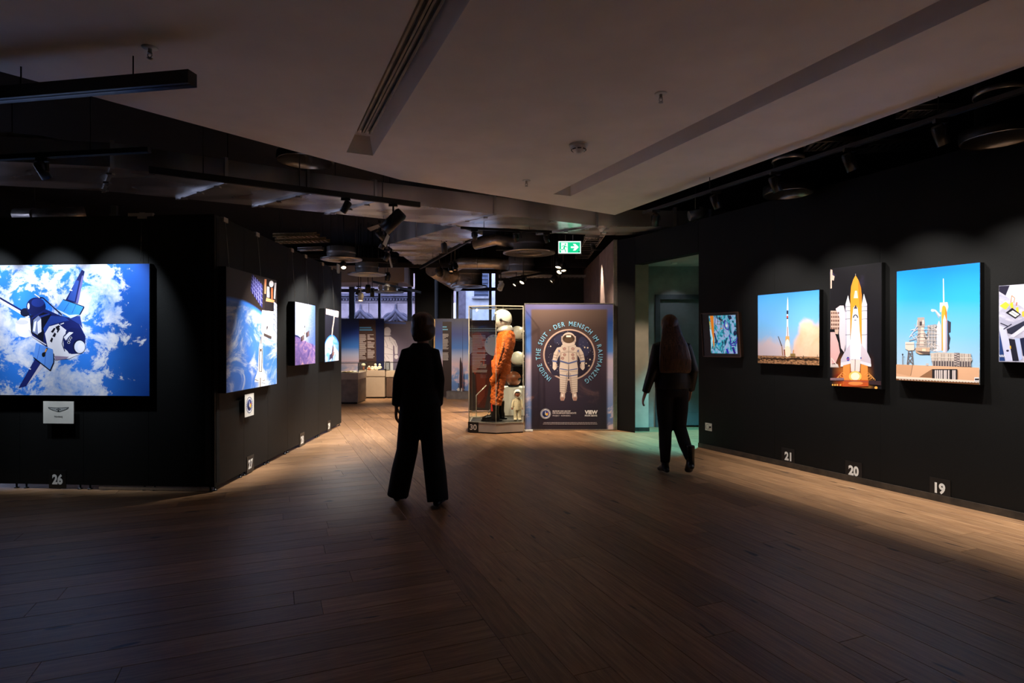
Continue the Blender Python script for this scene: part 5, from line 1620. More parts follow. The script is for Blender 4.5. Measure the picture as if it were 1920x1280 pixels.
# ------------------------------------------------------------------ exit sign, sprinklers, smoke detector
Pe = Plane(at(1067, 463, 9.4), (1, 0, 0), (0, -1, 0))
t = thing('exit_sign', tuple(at(1067, 475, 9.4)), 'green lit emergency exit sign with running figure and arrow', 'exit sign')
u0, v1 = Pe.px(1047, 452); u1, v0 = Pe.px(1089, 475)
m = MB(); m.box(Pe.pt((u0 + u1) / 2, (v0 + v1) / 2, -0.021), (u1 - u0 + 0.012, v1 - v0 + 0.012, 0.04), Pe.mat()); m.build('housing', M['alu'], t)
m = MB()
for x in (1060, 1074):
    p = at(x, 452, 9.42); m.tube([p, V(p.x, p.y, 3.155)], 0.004, 6)
m.build('suspension', M['alu'], t)
a = Art(Pe, (u0, u1, v0, v1), 0.0004).crop(930, 430, 8)
G, Wt = (22, 205, 140), (236, 250, 244)
a.rect_(936, 176, 1272, 360, Wt); a.rect_(950, 192, 1260, 348, G); a.rect_(976, 200, 1076, 348, Wt)
a.ell(1040, 222, 11, 11, G)
a.path([(1032, 245), (1018, 290)], 22, G); a.path([(1030, 245), (1000, 245), (988, 262)], 9, G); a.path([(1036, 242), (1050, 262), (1070, 266)], 9, G)
a.path([(1016, 288), (1004, 305), (978, 302)], 12, G); a.path([(1020, 285), (1036, 306), (1046, 340)], 12, G); a.rect_(964, 296, 972, 318, Wt)
a.poly([(1122, 254), (1178, 254), (1152, 216), (1190, 216), (1242, 266), (1190, 318), (1152, 318), (1178, 280), (1122, 280)], Wt); a.ell(1246, 334, 9, 9, (20, 24, 22))
a.mb.build('lit_face', [INK_LIT, attr_mat('exit_sign_light', emission=1.2)], t)

def sprinkler(c, label, s=1.0):
    t = thing('sprinkler', c, label, 'sprinkler', 'ceiling sprinklers')
    m = MB(); m.lathe(c, [(0.0, 0.0), (0.045 * s, -0.001), (0.042 * s, -0.006), (0.018 * s, -0.008), (0.0, -0.008)], 20); m.build('rosette', M['white'], t)
    m = MB(); x, y, z = c
    m.lathe(c, [(0.011 * s, -0.008), (0.011 * s, -0.03 * s), (0.014 * s, -0.03 * s), (0.014 * s, -0.036 * s), (0, -0.036 * s)], 10)
    for k in (-1, 1):
        m.tube([(x + k * 0.011 * s, y, z - 0.036 * s), (x + k * 0.013 * s, y, z - 0.05 * s), (x, y, z - 0.062 * s)], 0.003 * s, 6)
    m.lathe(c, [(0, -0.062 * s), (0.017 * s, -0.064 * s), (0.017 * s, -0.067 * s), (0, -0.067 * s)], 14)
    m.build('sprinkler_head', M['alu'], t)
sprinkler(tuple(onz(281, 89, ZS)), 'chrome sprinkler at upper left of the white ceiling', 1.05)
sprinkler(tuple(onz(1239, 175, ZS)), 'chrome sprinkler between the two ceiling slots', 1.05)
sprinkler(tuple(onz(987, 338, ZS)), 'chrome sprinkler near the far edge of white ceiling', 1.05)
c = tuple(onz(1085, 271, ZS))
t = thing('smoke_detector', c, 'white round smoke detector on the white ceiling', 'smoke detector')
m = MB(); m.lathe(c, [(0.09, 0), (0.09, -0.012), (0.085, -0.02), (0.0, -0.02)], 28); m.build('mounting_base', M['white'], t)
m = MB(); m.lathe(c, [(0.08, -0.02), (0.078, -0.04), (0.05, -0.066), (0.03, -0.07), (0.026, -0.082), (0.0, -0.084)], 28); m.build('sensor_body', M['white'], t)
m = MB()
for k in range(8):
    a_ = k * math.pi / 4
    m.box((c[0] + math.cos(a_) * 0.067, c[1] + math.sin(a_) * 0.067, c[2] - 0.052), (0.008, 0.036, 0.008), Matrix.Rotation(a_, 3, 'Z'))
m.build('sensor_slots', M['dark_plate'], t)

# ================================================================== POSTER WALL
def sky_print(name, bands, cloud=(236, 206, 214), lo=0.1, hi=0.42, scale=3.0):
    """printed evening sky: vertical colour bands with a layer of clouds near the bottom"""
    k = NT(name); u, v = k.uv(); o = k.mapping(k.coord('UV'), (1.0, 2.4, 1))
    c = k.ramp(v, bands)
    n = k.noise(o, scale, 6, 0.62, 0.6)
    m_ = k.math('MULTIPLY', k.step(n, 0.46, 0.62), k.math('MULTIPLY', k.step(v, lo - 0.08, lo + 0.04), k.math('SUBTRACT', 1.0, k.step(v, hi - 0.1, hi + 0.05))))
    return k.base(k.mix(m_, c, rgb(cloud)), 0.45)
SKY = [(0.0, (120, 140, 190)), (0.14, (96, 136, 206)), (0.3, (120, 160, 220)), (0.42, (214, 190, 206)), (0.52, (176, 186, 220)), (0.62, (60, 120, 206)), (0.8, (26, 56, 140)), (1.0, (24, 30, 66))]

def poster_bg():
    k = NT('print_poster'); u, v = k.uv(); o = k.mapping(k.coord('UV'), (1.0, 1.6, 1))
    sky = k.ramp(v, [(0.0, (130, 130, 170)), (0.12, (100, 136, 200)), (0.3, (150, 160, 210)), (0.55, (196, 176, 196)), (0.62, (80, 128, 205)), (0.85, (44, 76, 150)), (1.0, (96, 90, 130))])
    n = k.noise(o, 3.2, 6, 0.62, 0.7)
    sky = k.mix(k.math('MULTIPLY', k.step(n, 0.5, 0.62), k.math('SUBTRACT', 1.0, k.step(v, 0.3, 0.5))), sky, rgb((226, 206, 214)))
    inn = k.ramp(v, [(0.0, (34, 30, 44)), (0.18, (44, 38, 56)), (0.42, (58, 46, 62)), (0.55, (72, 54, 66)), (0.8, (70, 54, 52)), (1.0, (96, 78, 70))])
    m_ = k.math('MULTIPLY', k.step(n, 0.52, 0.66), k.math('MULTIPLY', k.step(v, 0.17, 0.24), k.math('SUBTRACT', 1.0, k.step(v, 0.3, 0.42))))
    inn = k.mix(m_, inn, k.mix(k.step(u, 0.3, 0.55), rgb((176, 110, 90)), rgb((92, 70, 76))))
    ins = k.math('MULTIPLY', k.math('MULTIPLY', k.step(u, 0.055, 0.085), k.math('SUBTRACT', 1.0, k.step(u, 0.915, 0.95))), k.math('SUBTRACT', 1.0, k.step(v, 0.945, 0.965)))
    return k.base(k.mix(ins, sky, inn), 0.45)

YB = 9.55
P_B = Plane((0, YB, 0), (1, 0, 0), (0, -1, 0))
u0, v1 = P_B.px(984, 569); u1, v0 = P_B.px(1150, 806)
v0 = 0.012
t = thing('poster_panel', ((u0 + u1) / 2, YB, 0), 'tall poster panel with white spacesuit and circular lettering beside vitrine', 'poster')
m = MB(); m.box(((u0 + u1) / 2, YB + 0.021, (v0 + v1) / 2), (u1 - u0, 0.04, v1 - v0)); m.build('panel_board', M['dark_plate'], t)
m = MB()
for x in (u0, u1):
    m.box((x, YB + 0.018, (v0 + v1) / 2), (0.012, 0.05, v1 - v0 + 0.012))
m.box(((u0 + u1) / 2, YB + 0.018, v1), (u1 - u0 - 0.012, 0.05, 0.012)); m.box(((u0 + u1) / 2, YB + 0.018, v0), (u1 - u0 - 0.012, 0.05, 0.012))
m.build('aluminium_frame', M['alu'], t)
m = MB(); m.box((u0 + 0.06, YB - 0.05, 0.008), (0.14, 0.16, 0.015)); m.build('foot_plate', M['white'], t)
a = Art(P_B, (u0, u1, v0, v1)).bg().crop(980, 560, 4.9222)
suit, sh, mid, blu = (206, 190, 180), (140, 122, 116), (176, 158, 150), (84, 98, 150)
for r_, c_ in ((243, (116, 96, 90)), (240, (196, 168, 156)), (230, (150, 124, 116)), (226, (40, 34, 52))):
    a.ell(430, 516, r_, r_ * 0.985, c_, 48)
a.ell(345, 372, 62, 40, (50, 50, 76), 24, -0.5); a.ell(566, 440, 48, 92, (50, 50, 78), 24, -0.25); a.ell(300, 600, 60, 110, (44, 40, 60), 24)
rs = random.Random(11)
for i in range(60):
    an, rr = rs.uniform(0, 6.28), 222 * math.sqrt(rs.random())
    k0 = a.k; a.ell(430 + rr * math.cos(an), 516 + rr * math.sin(an), rs.uniform(1.2, 2.8), rs.uniform(1.2, 2.8), (214, 206, 220), 6); a.k = k0
for x, y in ((258, 438), (572, 448), (600, 452), (622, 560), (612, 618), (586, 596)):
    a.poly([(x, y - 10), (x + 3, y - 3), (x + 9, y), (x + 3, y + 3), (x, y + 10), (x - 3, y + 3), (x - 9, y), (x - 3, y - 3)], (240, 220, 190))
for s in (-1, 1):
    def mx(pts): return [(424 + s * (x - 424), y) for x, y in pts]
    a.poly(mx([(480, 440), (530, 450), (560, 500), (576, 580), (545, 600), (520, 540), (495, 500)]), suit)       # sleeve
    a.poly(mx([(500, 470), (520, 465), (545, 560), (530, 560)]), mid)
    for y in (520, 545):
        a.poly(mx([(520, y), (565, y - 8), (566, y - 3), (521, y + 5)]), sh)
    a.poly(mx([(528, 572), (574, 566), (575, 580), (530, 586)]), blu)
    a.poly(mx([(540, 586), (570, 584), (572, 640), (556, 660), (542, 650), (528, 628)]), (214, 198, 188)); a.poly(mx([(530, 600), (545, 604), (540, 640), (530, 632)]), mid)
    a.poly(mx([(500, 478), (520, 470), (512, 500)]), blu)
    a.poly(mx([(426, 590), (500, 570), (510, 640), (506, 720), (505, 860), (450, 870), (430, 740), (428, 680)]), suit)   # leg
    a.poly(mx([(432, 680), (446, 690), (462, 866), (450, 868), (432, 745)]), mid)
    for y in (645, 700):
        a.poly(mx([(430, y + 8), (506, y - 4), (507, y + 4), (430, y + 17)]), blu)
    for y in (665, 725, 745, 765, 785, 805, 825, 845):
        a.poly(mx([(434, y + 6), (504, y), (504, y + 3), (436, y + 10)]), sh)
    a.poly(mx([(458, 868), (496, 864), (503, 915), (496, 940), (468, 940), (457, 910)]), (200, 176, 166)); a.poly(mx([(464, 910), (500, 908), (496, 940), (468, 940)]), (166, 126, 116)); a.poly(mx([(472, 880), (490, 878), (490, 900), (474, 902)]), (236, 226, 220))
a.poly([(362, 425), (486, 425), (505, 460), (505, 575), (424, 605), (343, 575), (343, 460)], suit)
a.poly([(343, 470), (360, 500), (352, 570), (343, 572)], mid); a.poly([(505, 470), (488, 500), (496, 570), (505, 572)], mid)
a.path([(360, 495), (424, 490), (488, 495)], 5, sh); a.line((424, 440), (424, 600), 5, sh); a.path([(345, 572), (424, 596), (503, 572)], 12, blu); a.path([(360, 440), (380, 480), (468, 480), (490, 440)], 5, mid)
for x, y in ((386, 460), (462, 460), (386, 516), (462, 516), (368, 548), (466, 548)):
    a.ell(x, y, 15, 14, (150, 118, 112)); a.ell(x, y, 10, 9, (176, 140, 134))
a.ell(424, 375, 64, 66, suit, 28); a.ell(424, 400, 62, 34, mid, 28); a.ell(424, 415, 58, 22, suit, 28); a.rect_(356, 345, 366, 395, mid); a.rect_(482, 345, 492, 395, mid)
a.ell(424, 368, 58, 42, (120, 100, 92), 28); a.ell(424, 368, 53, 38, (66, 50, 42), 28); a.ell(424, 380, 40, 24, (88, 68, 54), 24); a.rect_(402, 336, 446, 354, (240, 232, 222))
# circular lettering
cuv = a.uv((430, 518)); r_u = abs(a.uv((430 + 268, 518))[0] - cuv[0]); hh = abs(a.uv((0, 0))[1] - a.uv((0, 42))[1])
msg = 'INSIDE THE SUIT · DER MENSCH IM RAUMANZUG'
adv = []
for ch in msg:
    adv.append(0.62 if ch == ' ' else text_shape(ch, 0.012)[2] * 0.86 + 0.20)
tot = sum(adv); span = math.radians(293); pos = 0.0; start = math.radians(217)
for ch, w in zip(msg, adv):
    ang = start + span * (pos + w / 2) / tot
    pos += w
    if ch == ' ':
        continue
    # ang is clockwise from the top; the letter's own turn is -ang
    k0 = a.k
    if ch == '·':
        q = (cuv[0] + math.sin(ang) * (r_u + hh / 2), cuv[1] + math.cos(ang) * (r_u + hh / 2))
        a.raw([(q[0] + 0.01 * math.cos(b), q[1] + 0.01 * math.sin(b)) for b in [i * math.pi / 5 for i in range(10)]], (130, 190, 226))
    else:
        a.text(ch, cuv[0] + math.sin(ang) * r_u, cuv[1] + math.cos(ang) * r_u, hh, (130, 190, 226), 0.012, -ang, text_shape(ch, 0.012)[2] * hh * 0.86)
    a.k = k0
a.k += 1
def lbl(s, x, y, hpx, wpx, col, bold=0.02, align='l'):
    uu, vv = a.uv((x, y)); h_ = hpx / 4.9222 / F * YB
    a.text(s, uu, vv, h_, col, bold, 0, wpx / 4.9222 / F * YB, align)
lbl('MUSEUM UND ARCHIV', 276, 1042, 13, 166, (226, 220, 222)); lbl('FÜR RAUMFAHRTGESCHICHTE', 276, 1060, 13, 218, (226, 220, 222)); lbl('PROJEKT · NÜRNBERG', 276, 1084, 13, 164, (206, 200, 206), 0.0)
lbl('VIEW', 572, 1062, 33, 126, (240, 236, 238), 0.05); lbl('FROM ABOVE', 574, 1084, 13, 122, (240, 236, 238), 0.03)
for (x0, x1, y) in ((192, 682, 1142), (186, 688, 1155)):
    x = x0
    while x < x1:
        w = rs.uniform(8, 26); k0 = a.k
        a.rect_(x, y - 2.4, min(x + w, x1), y + 2.4, (180, 172, 178)); a.k = k0; x += w + 3
ec = a.uv((211, 1060)); ring_emblem(a, ec[0], ec[1], abs(a.uv((211 + 48, 1060))[0] - ec[0]), (34, 40, 78))
a.mb.build('poster_print', [poster_bg(), INK], t)

# aluminium post and the receding printed wall behind the poster
m = MB()
for dx in (0.0, 0.022, 0.044):
    m.box((1.672 + dx, 9.60 + dx * 0.2, 1.555), (0.018, 0.03, 3.11))
tag(m.build('trim_2', M['alu']), 'ribbed aluminium wall profile right of the poster', kind='structure')
P_W = Plane((1.66, 13.58, 0), (0, -1, 0), (-1, 0, 0))
tw = thing('wall_printed', (1.68, 11.6, 0), 'receding wall with printed panels behind the poster', kind='structure')
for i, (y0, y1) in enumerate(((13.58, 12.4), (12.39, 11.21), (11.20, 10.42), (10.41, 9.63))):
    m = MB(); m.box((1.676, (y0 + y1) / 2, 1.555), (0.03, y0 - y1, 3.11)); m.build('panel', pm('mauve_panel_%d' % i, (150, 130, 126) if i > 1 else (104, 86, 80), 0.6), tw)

# ================================================================== VITRINE WITH ORANGE SUIT
PLAN = [(-0.682, 9.30), (-0.25, 9.16), (0.178, 9.30), (0.178, 9.98), (-0.682, 9.98)]
vt = thing('glass_vitrine', (-0.25, 9.6, 0), 'tall glass vitrine on pale plinth holding the orange suit', 'vitrine')
m = MB(); m.prism([(x * 0.985 - 0.004, 9.57 + (y - 9.57) * 0.97) for x, y in PLAN], 0.0, 0.02); m.build('plinth_foot', M['black_metal'], vt)
m = MB(); m.prism(PLAN, 0.02, 0.160); m.build('plinth', M['grey_paint'], vt)
m = MB(); m.prism([(x * 0.96 - 0.01, 9.57 + (y - 9.57) * 0.95) for x, y in PLAN], 0.160, 0.166); m.build('display_floor', pm('black_display_floor', (30, 28, 28), 0.4), vt)
ZG = 2.0
for i in range(5):
    a_, b_ = V(*PLAN[i], 0), V(*PLAN[(i + 1) % 5], 0)
    d_ = (b_ - a_).normalized(); nrm = V(-d_.y, d_.x, 0)
    m = MB(); p0, p1 = a_ + d_ * 0.006, b_ - d_ * 0.006
    m.prism([p0.xy[:], p1.xy[:], (p1 + nrm * 0.006).xy[:], (p0 + nrm * 0.006).xy[:]], 0.168, ZG); m.build('glass_pane', M['glass'], vt)
edge_m = pm('pale_glass_edge', (196, 190, 170), 0.25, 0.3)
m = MB(); m.prism([(x * 0.99 - 0.003, 9.57 + (y - 9.57) * 0.985) for x, y in PLAN], ZG + 0.0005, ZG + 0.008); m.build('glass_top', M['glass'], vt)
for i in range(5):
    x, y = PLAN[i]
    w_ = 0.014 if i in (0, 2) else 0.007
    m = MB(); m.box((x, y + 0.004, (0.168 + ZG) / 2), (w_, w_, ZG - 0.168)); m.build('corner_post', edge_m, vt)
    x2, y2 = PLAN[(i + 1) % 5]
    for z in (0.172, ZG + 0.004):
        m = MB(); m.bar((x, y, z), (x2, y2, z), 0.014, 0.016 if z > 1 else 0.008); m.build('edge_profile', edge_m, vt)
P30 = Plane((-0.682, 9.30, 0), (V(-0.25, 9.16, 0) - V(-0.682, 9.30, 0)), V(-0.14, -0.432, 0))
tn = thing('number_plate', tuple(P30.pt(0.08, 0.0, 0.0)), 'black plate with number 30 on the vitrine plinth', 'sign', 'exhibit number plates')
m = MB(); m.box(P30.pt(0.075, 0.092, 0.006), (0.175, 0.165, 0.01), P30.mat()); m.build('plate', M['dark_plate'], tn)
a = Art(P30.shifted(0.012), (-9, 9, -9, 9), 0.0006); a.text('30', 0.078, 0.052, 0.085, (214, 212, 206), 0.02); a.mb.build('numerals', [INK, INK], tn)

def suit_mat():
    k = NT('orange_flight_fabric'); o = k.coord('Object')
    f = k.noise(k.mapping(o, (5, 5, 9)), 3.0, 4, 0.6, 1.2)
    k.base(k.ramp(f, [(0.3, (206, 84, 10)), (0.55, (240, 112, 22)), (0.75, (255, 140, 50))]), 0.5)
    w = k.noise(k.mapping(o, (7, 7, 26)), 1.8, 3, 0.6, 2.2)
    k.bump(w, 0.9, 0.03)
    return k.m
orange = suit_mat()
boot_m = pm('black_boot_leather', (20, 18, 17), 0.3, var=0.2, scale=15)
helm_m = pm('ivory_helmet_shell', (226, 218, 200), 0.3, var=0.03)
visor_m = glass('visor_glass', (0.72, 0.68, 0.62), 1.6)

sx, sy, sz = -0.16, 9.60, 0.167            # figure stands here, facing left (-X)
mq = thing('flight_suit_figure', (sx - 0.05, sy, sz), 'orange high-altitude flight suit figure with white helmet inside vitrine', 'mannequin')
def L(f, s, z): return V(sx - f, sy - s, z)        # forward, towards viewer, height
m = MB()
for s in (-1, 1):
    m.tube([L(0.10, 0.12 * s, 0.42), L(0.085, 0.12 * s, 0.55), L(0.07, 0.115 * s, 0.72), L(0.03, 0.10 * s, 0.95), L(0.0, 0.07 * s, 1.08)], [0.095, 0.105, 0.105, 0.125, 0.14], 18)
    m.tube([L(-0.07, 0.17 * s, 1.58), L(-0.07, 0.225 * s, 1.50), L(-0.04, 0.25 * s, 1.36), L(0.0, 0.255 * s, 1.20), L(0.06, 0.25 * s, 1.04), L(0.095, 0.235 * s, 0.94)], [0.085, 0.095, 0.088, 0.078, 0.072, 0.055], 16)
m.tube([L(0.02, 0, 0.92), L(0.015, 0, 1.02), L(0.0, 0, 1.14), L(-0.03, 0, 1.30), L(-0.06, 0, 1.46), L(-0.07, 0, 1.57), L(-0.07, 0, 1.66)], [0.15, 0.16, 0.145, 0.15, 0.16, 0.14, 0.085], 20, r2=[0.17, 0.19, 0.18, 0.19, 0.215, 0.19, 0.10])
m.box(L(0.15, 0.05, 1.08), (0.05, 0.14, 0.12)); m.box(L(0.10, 0.2, 0.74), (0.06, 0.05, 0.16))
sb = remeshed('suit_body', m, orange, mq, 0.010, 5)
from mathutils import noise as mnoise
nrm_ = [vv.normal.copy() for vv in sb.data.vertices]
pos_ = []
for vv, n_ in zip(sb.data.vertices, nrm_):
    q_ = vv.co.copy()
    # cross folds down the limbs, gathered harder at elbows, knees and ankles
    gather = 0.5 + 0.9 * math.exp(-((q_.z - 0.42) / 0.16) ** 2) + 0.7 * math.exp(-((q_.z - 1.0) / 0.14) ** 2)
    w_ = mnoise.noise(V(q_.x * 7, q_.y * 5, q_.z * 24 + q_.x * 14)) + 0.5 * mnoise.noise(V(q_.x * 16, q_.y * 12, q_.z * 40 - q_.x * 26))
    pos_ += list(q_ + n_ * (w_ * 0.011 * gather))
sb.data.vertices.foreach_set('co', pos_)
sb.data.update()
lc_m = pm('dark_suit_lacing', (58, 26, 14), 0.6)
for s in (-1, 1):
    m = MB()
    ap = [L(-0.05, 0.315 * s, 1.46), L(-0.025, 0.338 * s, 1.34), L(0.015, 0.335 * s, 1.20), L(0.06, 0.322 * s, 1.06)]
    m.tube(ap, 0.007, 6)
    for i_ in range(10):
        f_ = i_ / 9 * 2.98; k_i = int(f_); q_ = ap[k_i].lerp(ap[k_i + 1], f_ - k_i)
        m.tube([q_ + V(0.022, 0, 0.008), q_, q_ + V(-0.022, 0, -0.008)], 0.004, 5)
    m.build('sleeve_lacing', lc_m, mq)
    m = MB()
    lp_ = [L(0.09, 0.218 * s, 0.48), L(0.085, 0.226 * s, 0.60), L(0.06, 0.222 * s, 0.78), L(0.03, 0.222 * s, 0.95)]
    m.tube(lp_, 0.007, 6)
    for i_ in range(12):
        f_ = i_ / 11 * 2.98; k_i = int(f_); q_ = lp_[k_i].lerp(lp_[k_i + 1], f_ - k_i)
        m.tube([q_ + V(0.022, 0, 0.008), q_, q_ + V(-0.022, 0, -0.008)], 0.004, 5)
    m.build('leg_lacing', lc_m, mq)
m = MB()
for s in (-1, 1):
    c_ = L(0.12, 0.23 * s, 0.86)
    m.tube([L(0.092, 0.235 * s, 0.96), L(0.11, 0.232 * s, 0.90), L(0.13, 0.225 * s, 0.83), L(0.14, 0.215 * s, 0.79)], [0.05, 0.046, 0.048, 0.03], 12, r2=[0.05, 0.034, 0.03, 0.02])
    for k, (df, le) in enumerate(((0.036, 0.085), (0.014, 0.10), (-0.010, 0.095), (-0.032, 0.075))):
        p_ = L(0.135 + df, 0.215 * s, 0.81)
        m.tube([p_, p_ + V(-0.008, 0.012 * s, -le * 0.5), p_ + V(0.006, 0.03 * s, -le)], [0.015, 0.014, 0.010], 8)
    p_ = L(0.16, 0.20 * s, 0.87)
    m.tube([p_, p_ + V(-0.03, 0.012 * s, -0.03), p_ + V(-0.035, 0.02 * s, -0.075)], [0.016, 0.015, 0.011], 8)
remeshed('gloves', m, pm('rust_orange_glove', (196, 92, 24), 0.5, var=0.2, scale=20), mq, 0.008, 3)
for s in (-1, 1):
    bt = MB()
    dx_ = 0.10 if s > 0 else 0.02
    y_ = 0.12 * s
    bt.tube([L(0.03 + dx_ - 0.02, y_, sz + 0.02), L(0.04 + dx_ - 0.02, y_, sz + 0.14), L(0.05 + dx_ - 0.03, y_, sz + 0.30)], [0.075, 0.07, 0.08], 16)
    bt.tube([L(dx_ - 0.06, y_, sz + 0.05), L(0.06 + dx_, y_, sz + 0.055), L(0.16 + dx_, y_, sz + 0.045), L(0.225 + dx_, y_, sz + 0.035)], [0.05, 0.055, 0.05, 0.025], 14, r2=[0.045, 0.052, 0.042, 0.02], side=(0, 1, 0))
    o_ = remeshed('boot', bt, boot_m, mq, 0.010, 4)
    so = MB(); so.prism([L(dx_ - 0.10, y_ - 0.045, 0).xy[:], L(dx_ + 0.1, y_ - 0.055, 0).xy[:], L(dx_ + 0.235, y_ - 0.03, 0).xy[:], L(dx_ + 0.235, y_ + 0.03, 0).xy[:], L(dx_ + 0.1, y_ + 0.055, 0).xy[:], L(dx_ - 0.10, y_ + 0.045, 0).xy[:]], sz, sz + 0.022)
    so.build('boot_sole', M['black_metal'], o_)
    lc = MB()
    for k in range(5):
        lc.tube([L(0.10 + dx_ + 0.01 * (4 - k) - 0.008 * k, y_ - 0.04, sz + 0.10 + k * 0.035), L(0.112 + dx_ - 0.018 * k + 0.012, y_, sz + 0.105 + k * 0.035), L(0.10 + dx_ + 0.01 * (4 - k) - 0.008 * k, y_ + 0.04, sz + 0.10 + k * 0.035)], 0.006, 6)
    lc.build('boot_laces', pm('grey_lace', (150, 144, 136), 0.6), o_)
    tg_ = MB(); tg_.box(L(0.13 + dx_ - 0.07, y_ + 0.06, sz + 0.22), (0.03, 0.01, 0.12)); tg_.build('red_tab', pm('red_tab', (200, 44, 24), 0.5), o_)
hc = L(0.0, 0, 1.815)
m = MB(); m.lathe(L(-0.05, 0, 1.60), [(0.10, 0), (0.135, 0.01), (0.14, 0.035), (0.12, 0.07), (0.10, 0.11), (0.08, 0.11)], 28); m.build('neck_ring', pm('pale_grey_collar', (176, 170, 160), 0.4, 0.3), mq)
m = MB()
# helmet shell: a ball with the face cut open towards the front
nn, mm = 28, 18
vs, fs = [], []
idx = {}
for i in range(mm + 1):
    th = math.pi * i / mm
    for j in range(nn):
        ph = 2 * math.pi * j / nn
        vs.append(hc + V(-0.155 * math.sin(th) * math.cos(ph) * 1.04, -0.14 * math.sin(th) * math.sin(ph), 0.160 * math.cos(th)))
for i in range(mm):
    for j in range(nn):
        q_ = [vs[i * nn + j] , vs[(i + 1) * nn + (j + 1) % nn]]
        c_ = (q_[0] + q_[1]) / 2 - hc
        if c_.x < -0.085 and -0.12 < c_.z < 0.075:
            continue
        fs.append((i * nn + j, i * nn + (j + 1) % nn, (i + 1) * nn + (j + 1) % nn, (i + 1) * nn + j))
m.add(vs, fs, True)
m.add([hc + (p - hc) * 0.95 for p in vs], [f[::-1] for f in fs], True)
hel = m.build('helmet_shell', helm_m, mq)
m = MB(); m.ball(hc + V(-0.005, 0, -0.02), (0.152, 0.132, 0.135), 24, 14); m.build('visor', visor_m, hel)
m = MB(); m.ball(hc + V(0.01, 0, -0.03), (0.085, 0.07, 0.105), 18, 12); m.ball(hc + V(-0.07, 0, -0.03), (0.022, 0.014, 0.02), 10, 8); m.build('dummy_face', pm('tan_dummy_face', (170, 110, 80), 0.6), hel)
m = MB()
for s in (-1, 1):
    m.tube([hc + V(-0.02, 0.145 * s, -0.02), hc + V(0.06, 0.13 * s, -0.05), hc + V(0.13, 0.06 * s, -0.06)], 0.006, 6)
    m.lathe(hc + V(-0.02, 0.138 * s, -0.02), [(0, 0.008), (0.024, 0.008), (0.024, -0.008), (0, -0.008)], 14, Matrix.Rotation(math.pi / 2, 3, 'X'))
m.build('visor_hinge', M['black_metal'], hel)

# little astronaut doll on the vitrine floor
dc = V(0.09, 9.50, 0.167)
dl_ = thing('astronaut_doll', tuple(dc), 'small doll in a white astronaut suit at the right of vitrine floor', 'doll')
m = MB()
for s in (-1, 1):
    m.tube([dc + V(0.034 * s, 0, 0.03), dc + V(0.034 * s, 0, 0.12), dc + V(0.03 * s, 0, 0.20)], [0.032, 0.03, 0.036], 12)
    m.ball(dc + V(0.036 * s, -0.02, 0.02), (0.03, 0.045, 0.021), 12, 8)
    m.tube([dc + V(0.05 * s, 0, 0.335), dc + V(0.078 * s, -0.005, 0.27), dc + V(0.085 * s, -0.015, 0.21)], [0.026, 0.022, 0.018], 10)
m.tube([dc + V(0, 0, 0.17), dc + V(0, 0, 0.25), dc + V(0, 0, 0.34), dc + V(0, 0, 0.37)], [0.056, 0.058, 0.055, 0.03], 14, r2=[0.045, 0.048, 0.042, 0.03])
remeshed('doll_suit', m, pm('cream_quilted_cloth', (222, 206, 170), 0.8, var=0.06, scale=40), dl_, 0.006, 3)
m = MB(); m.lathe(dc + V(0, 0, 0.425), [(0.052, -0.052), (0.056, -0.036), (0.058, -0.02), (0.046, -0.012), (0.044, -0.03)], 20, Matrix.Rotation(math.radians(-90), 3, 'X')); m.ball(dc + V(0, 0.012, 0.43), (0.07, 0.062, 0.074), 20, 12); m.build('doll_hood', pm('white_doll_helmet', (232, 226, 214), 0.5), dl_)
m = MB(); m.ball(dc + V(0, -0.035, 0.425), (0.04, 0.022, 0.042), 16, 10); m.ball(dc + V(0, -0.058, 0.42), (0.006, 0.007, 0.007), 8, 6); fc_ = m.build('doll_face', pm('brown_doll_face', (150, 86, 60), 0.5), dl_)
m = MB()
for s in (-1, 1):
    m.ball(dc + V(0.015 * s, -0.055, 0.432), (0.005, 0.004, 0.005), 8, 6)
m.ball(dc + V(0, -0.036, 0.456), (0.036, 0.022, 0.018), 12, 8); m.build('doll_hair_eyes', M['dark_plate'], fc_)
m = MB()
for s in (-1, 1):
    m.ball(dc + V(0.087 * s, -0.02, 0.195), (0.015, 0.013, 0.02), 10, 8)
m.build('doll_hands', pm('brown_doll_skin', (150, 86, 60), 0.5), dl_)
# bent label holder behind the suit
m = MB(); q_ = at(893, 741, 9.9); e_ = at(912, 722, 9.9)
m.tube([V(q_.x, 9.9, 0.17), V(q_.x, 9.9, q_.z), V(e_.x, 9.9, e_.z)], 0.009, 8)
m.box((q_.x, 9.9, 0.174), (0.12, 0.09, 0.008))
tag(m.build('label_stand', edge_m), 'thin bent pale stand at the left inside the vitrine', 'stand')

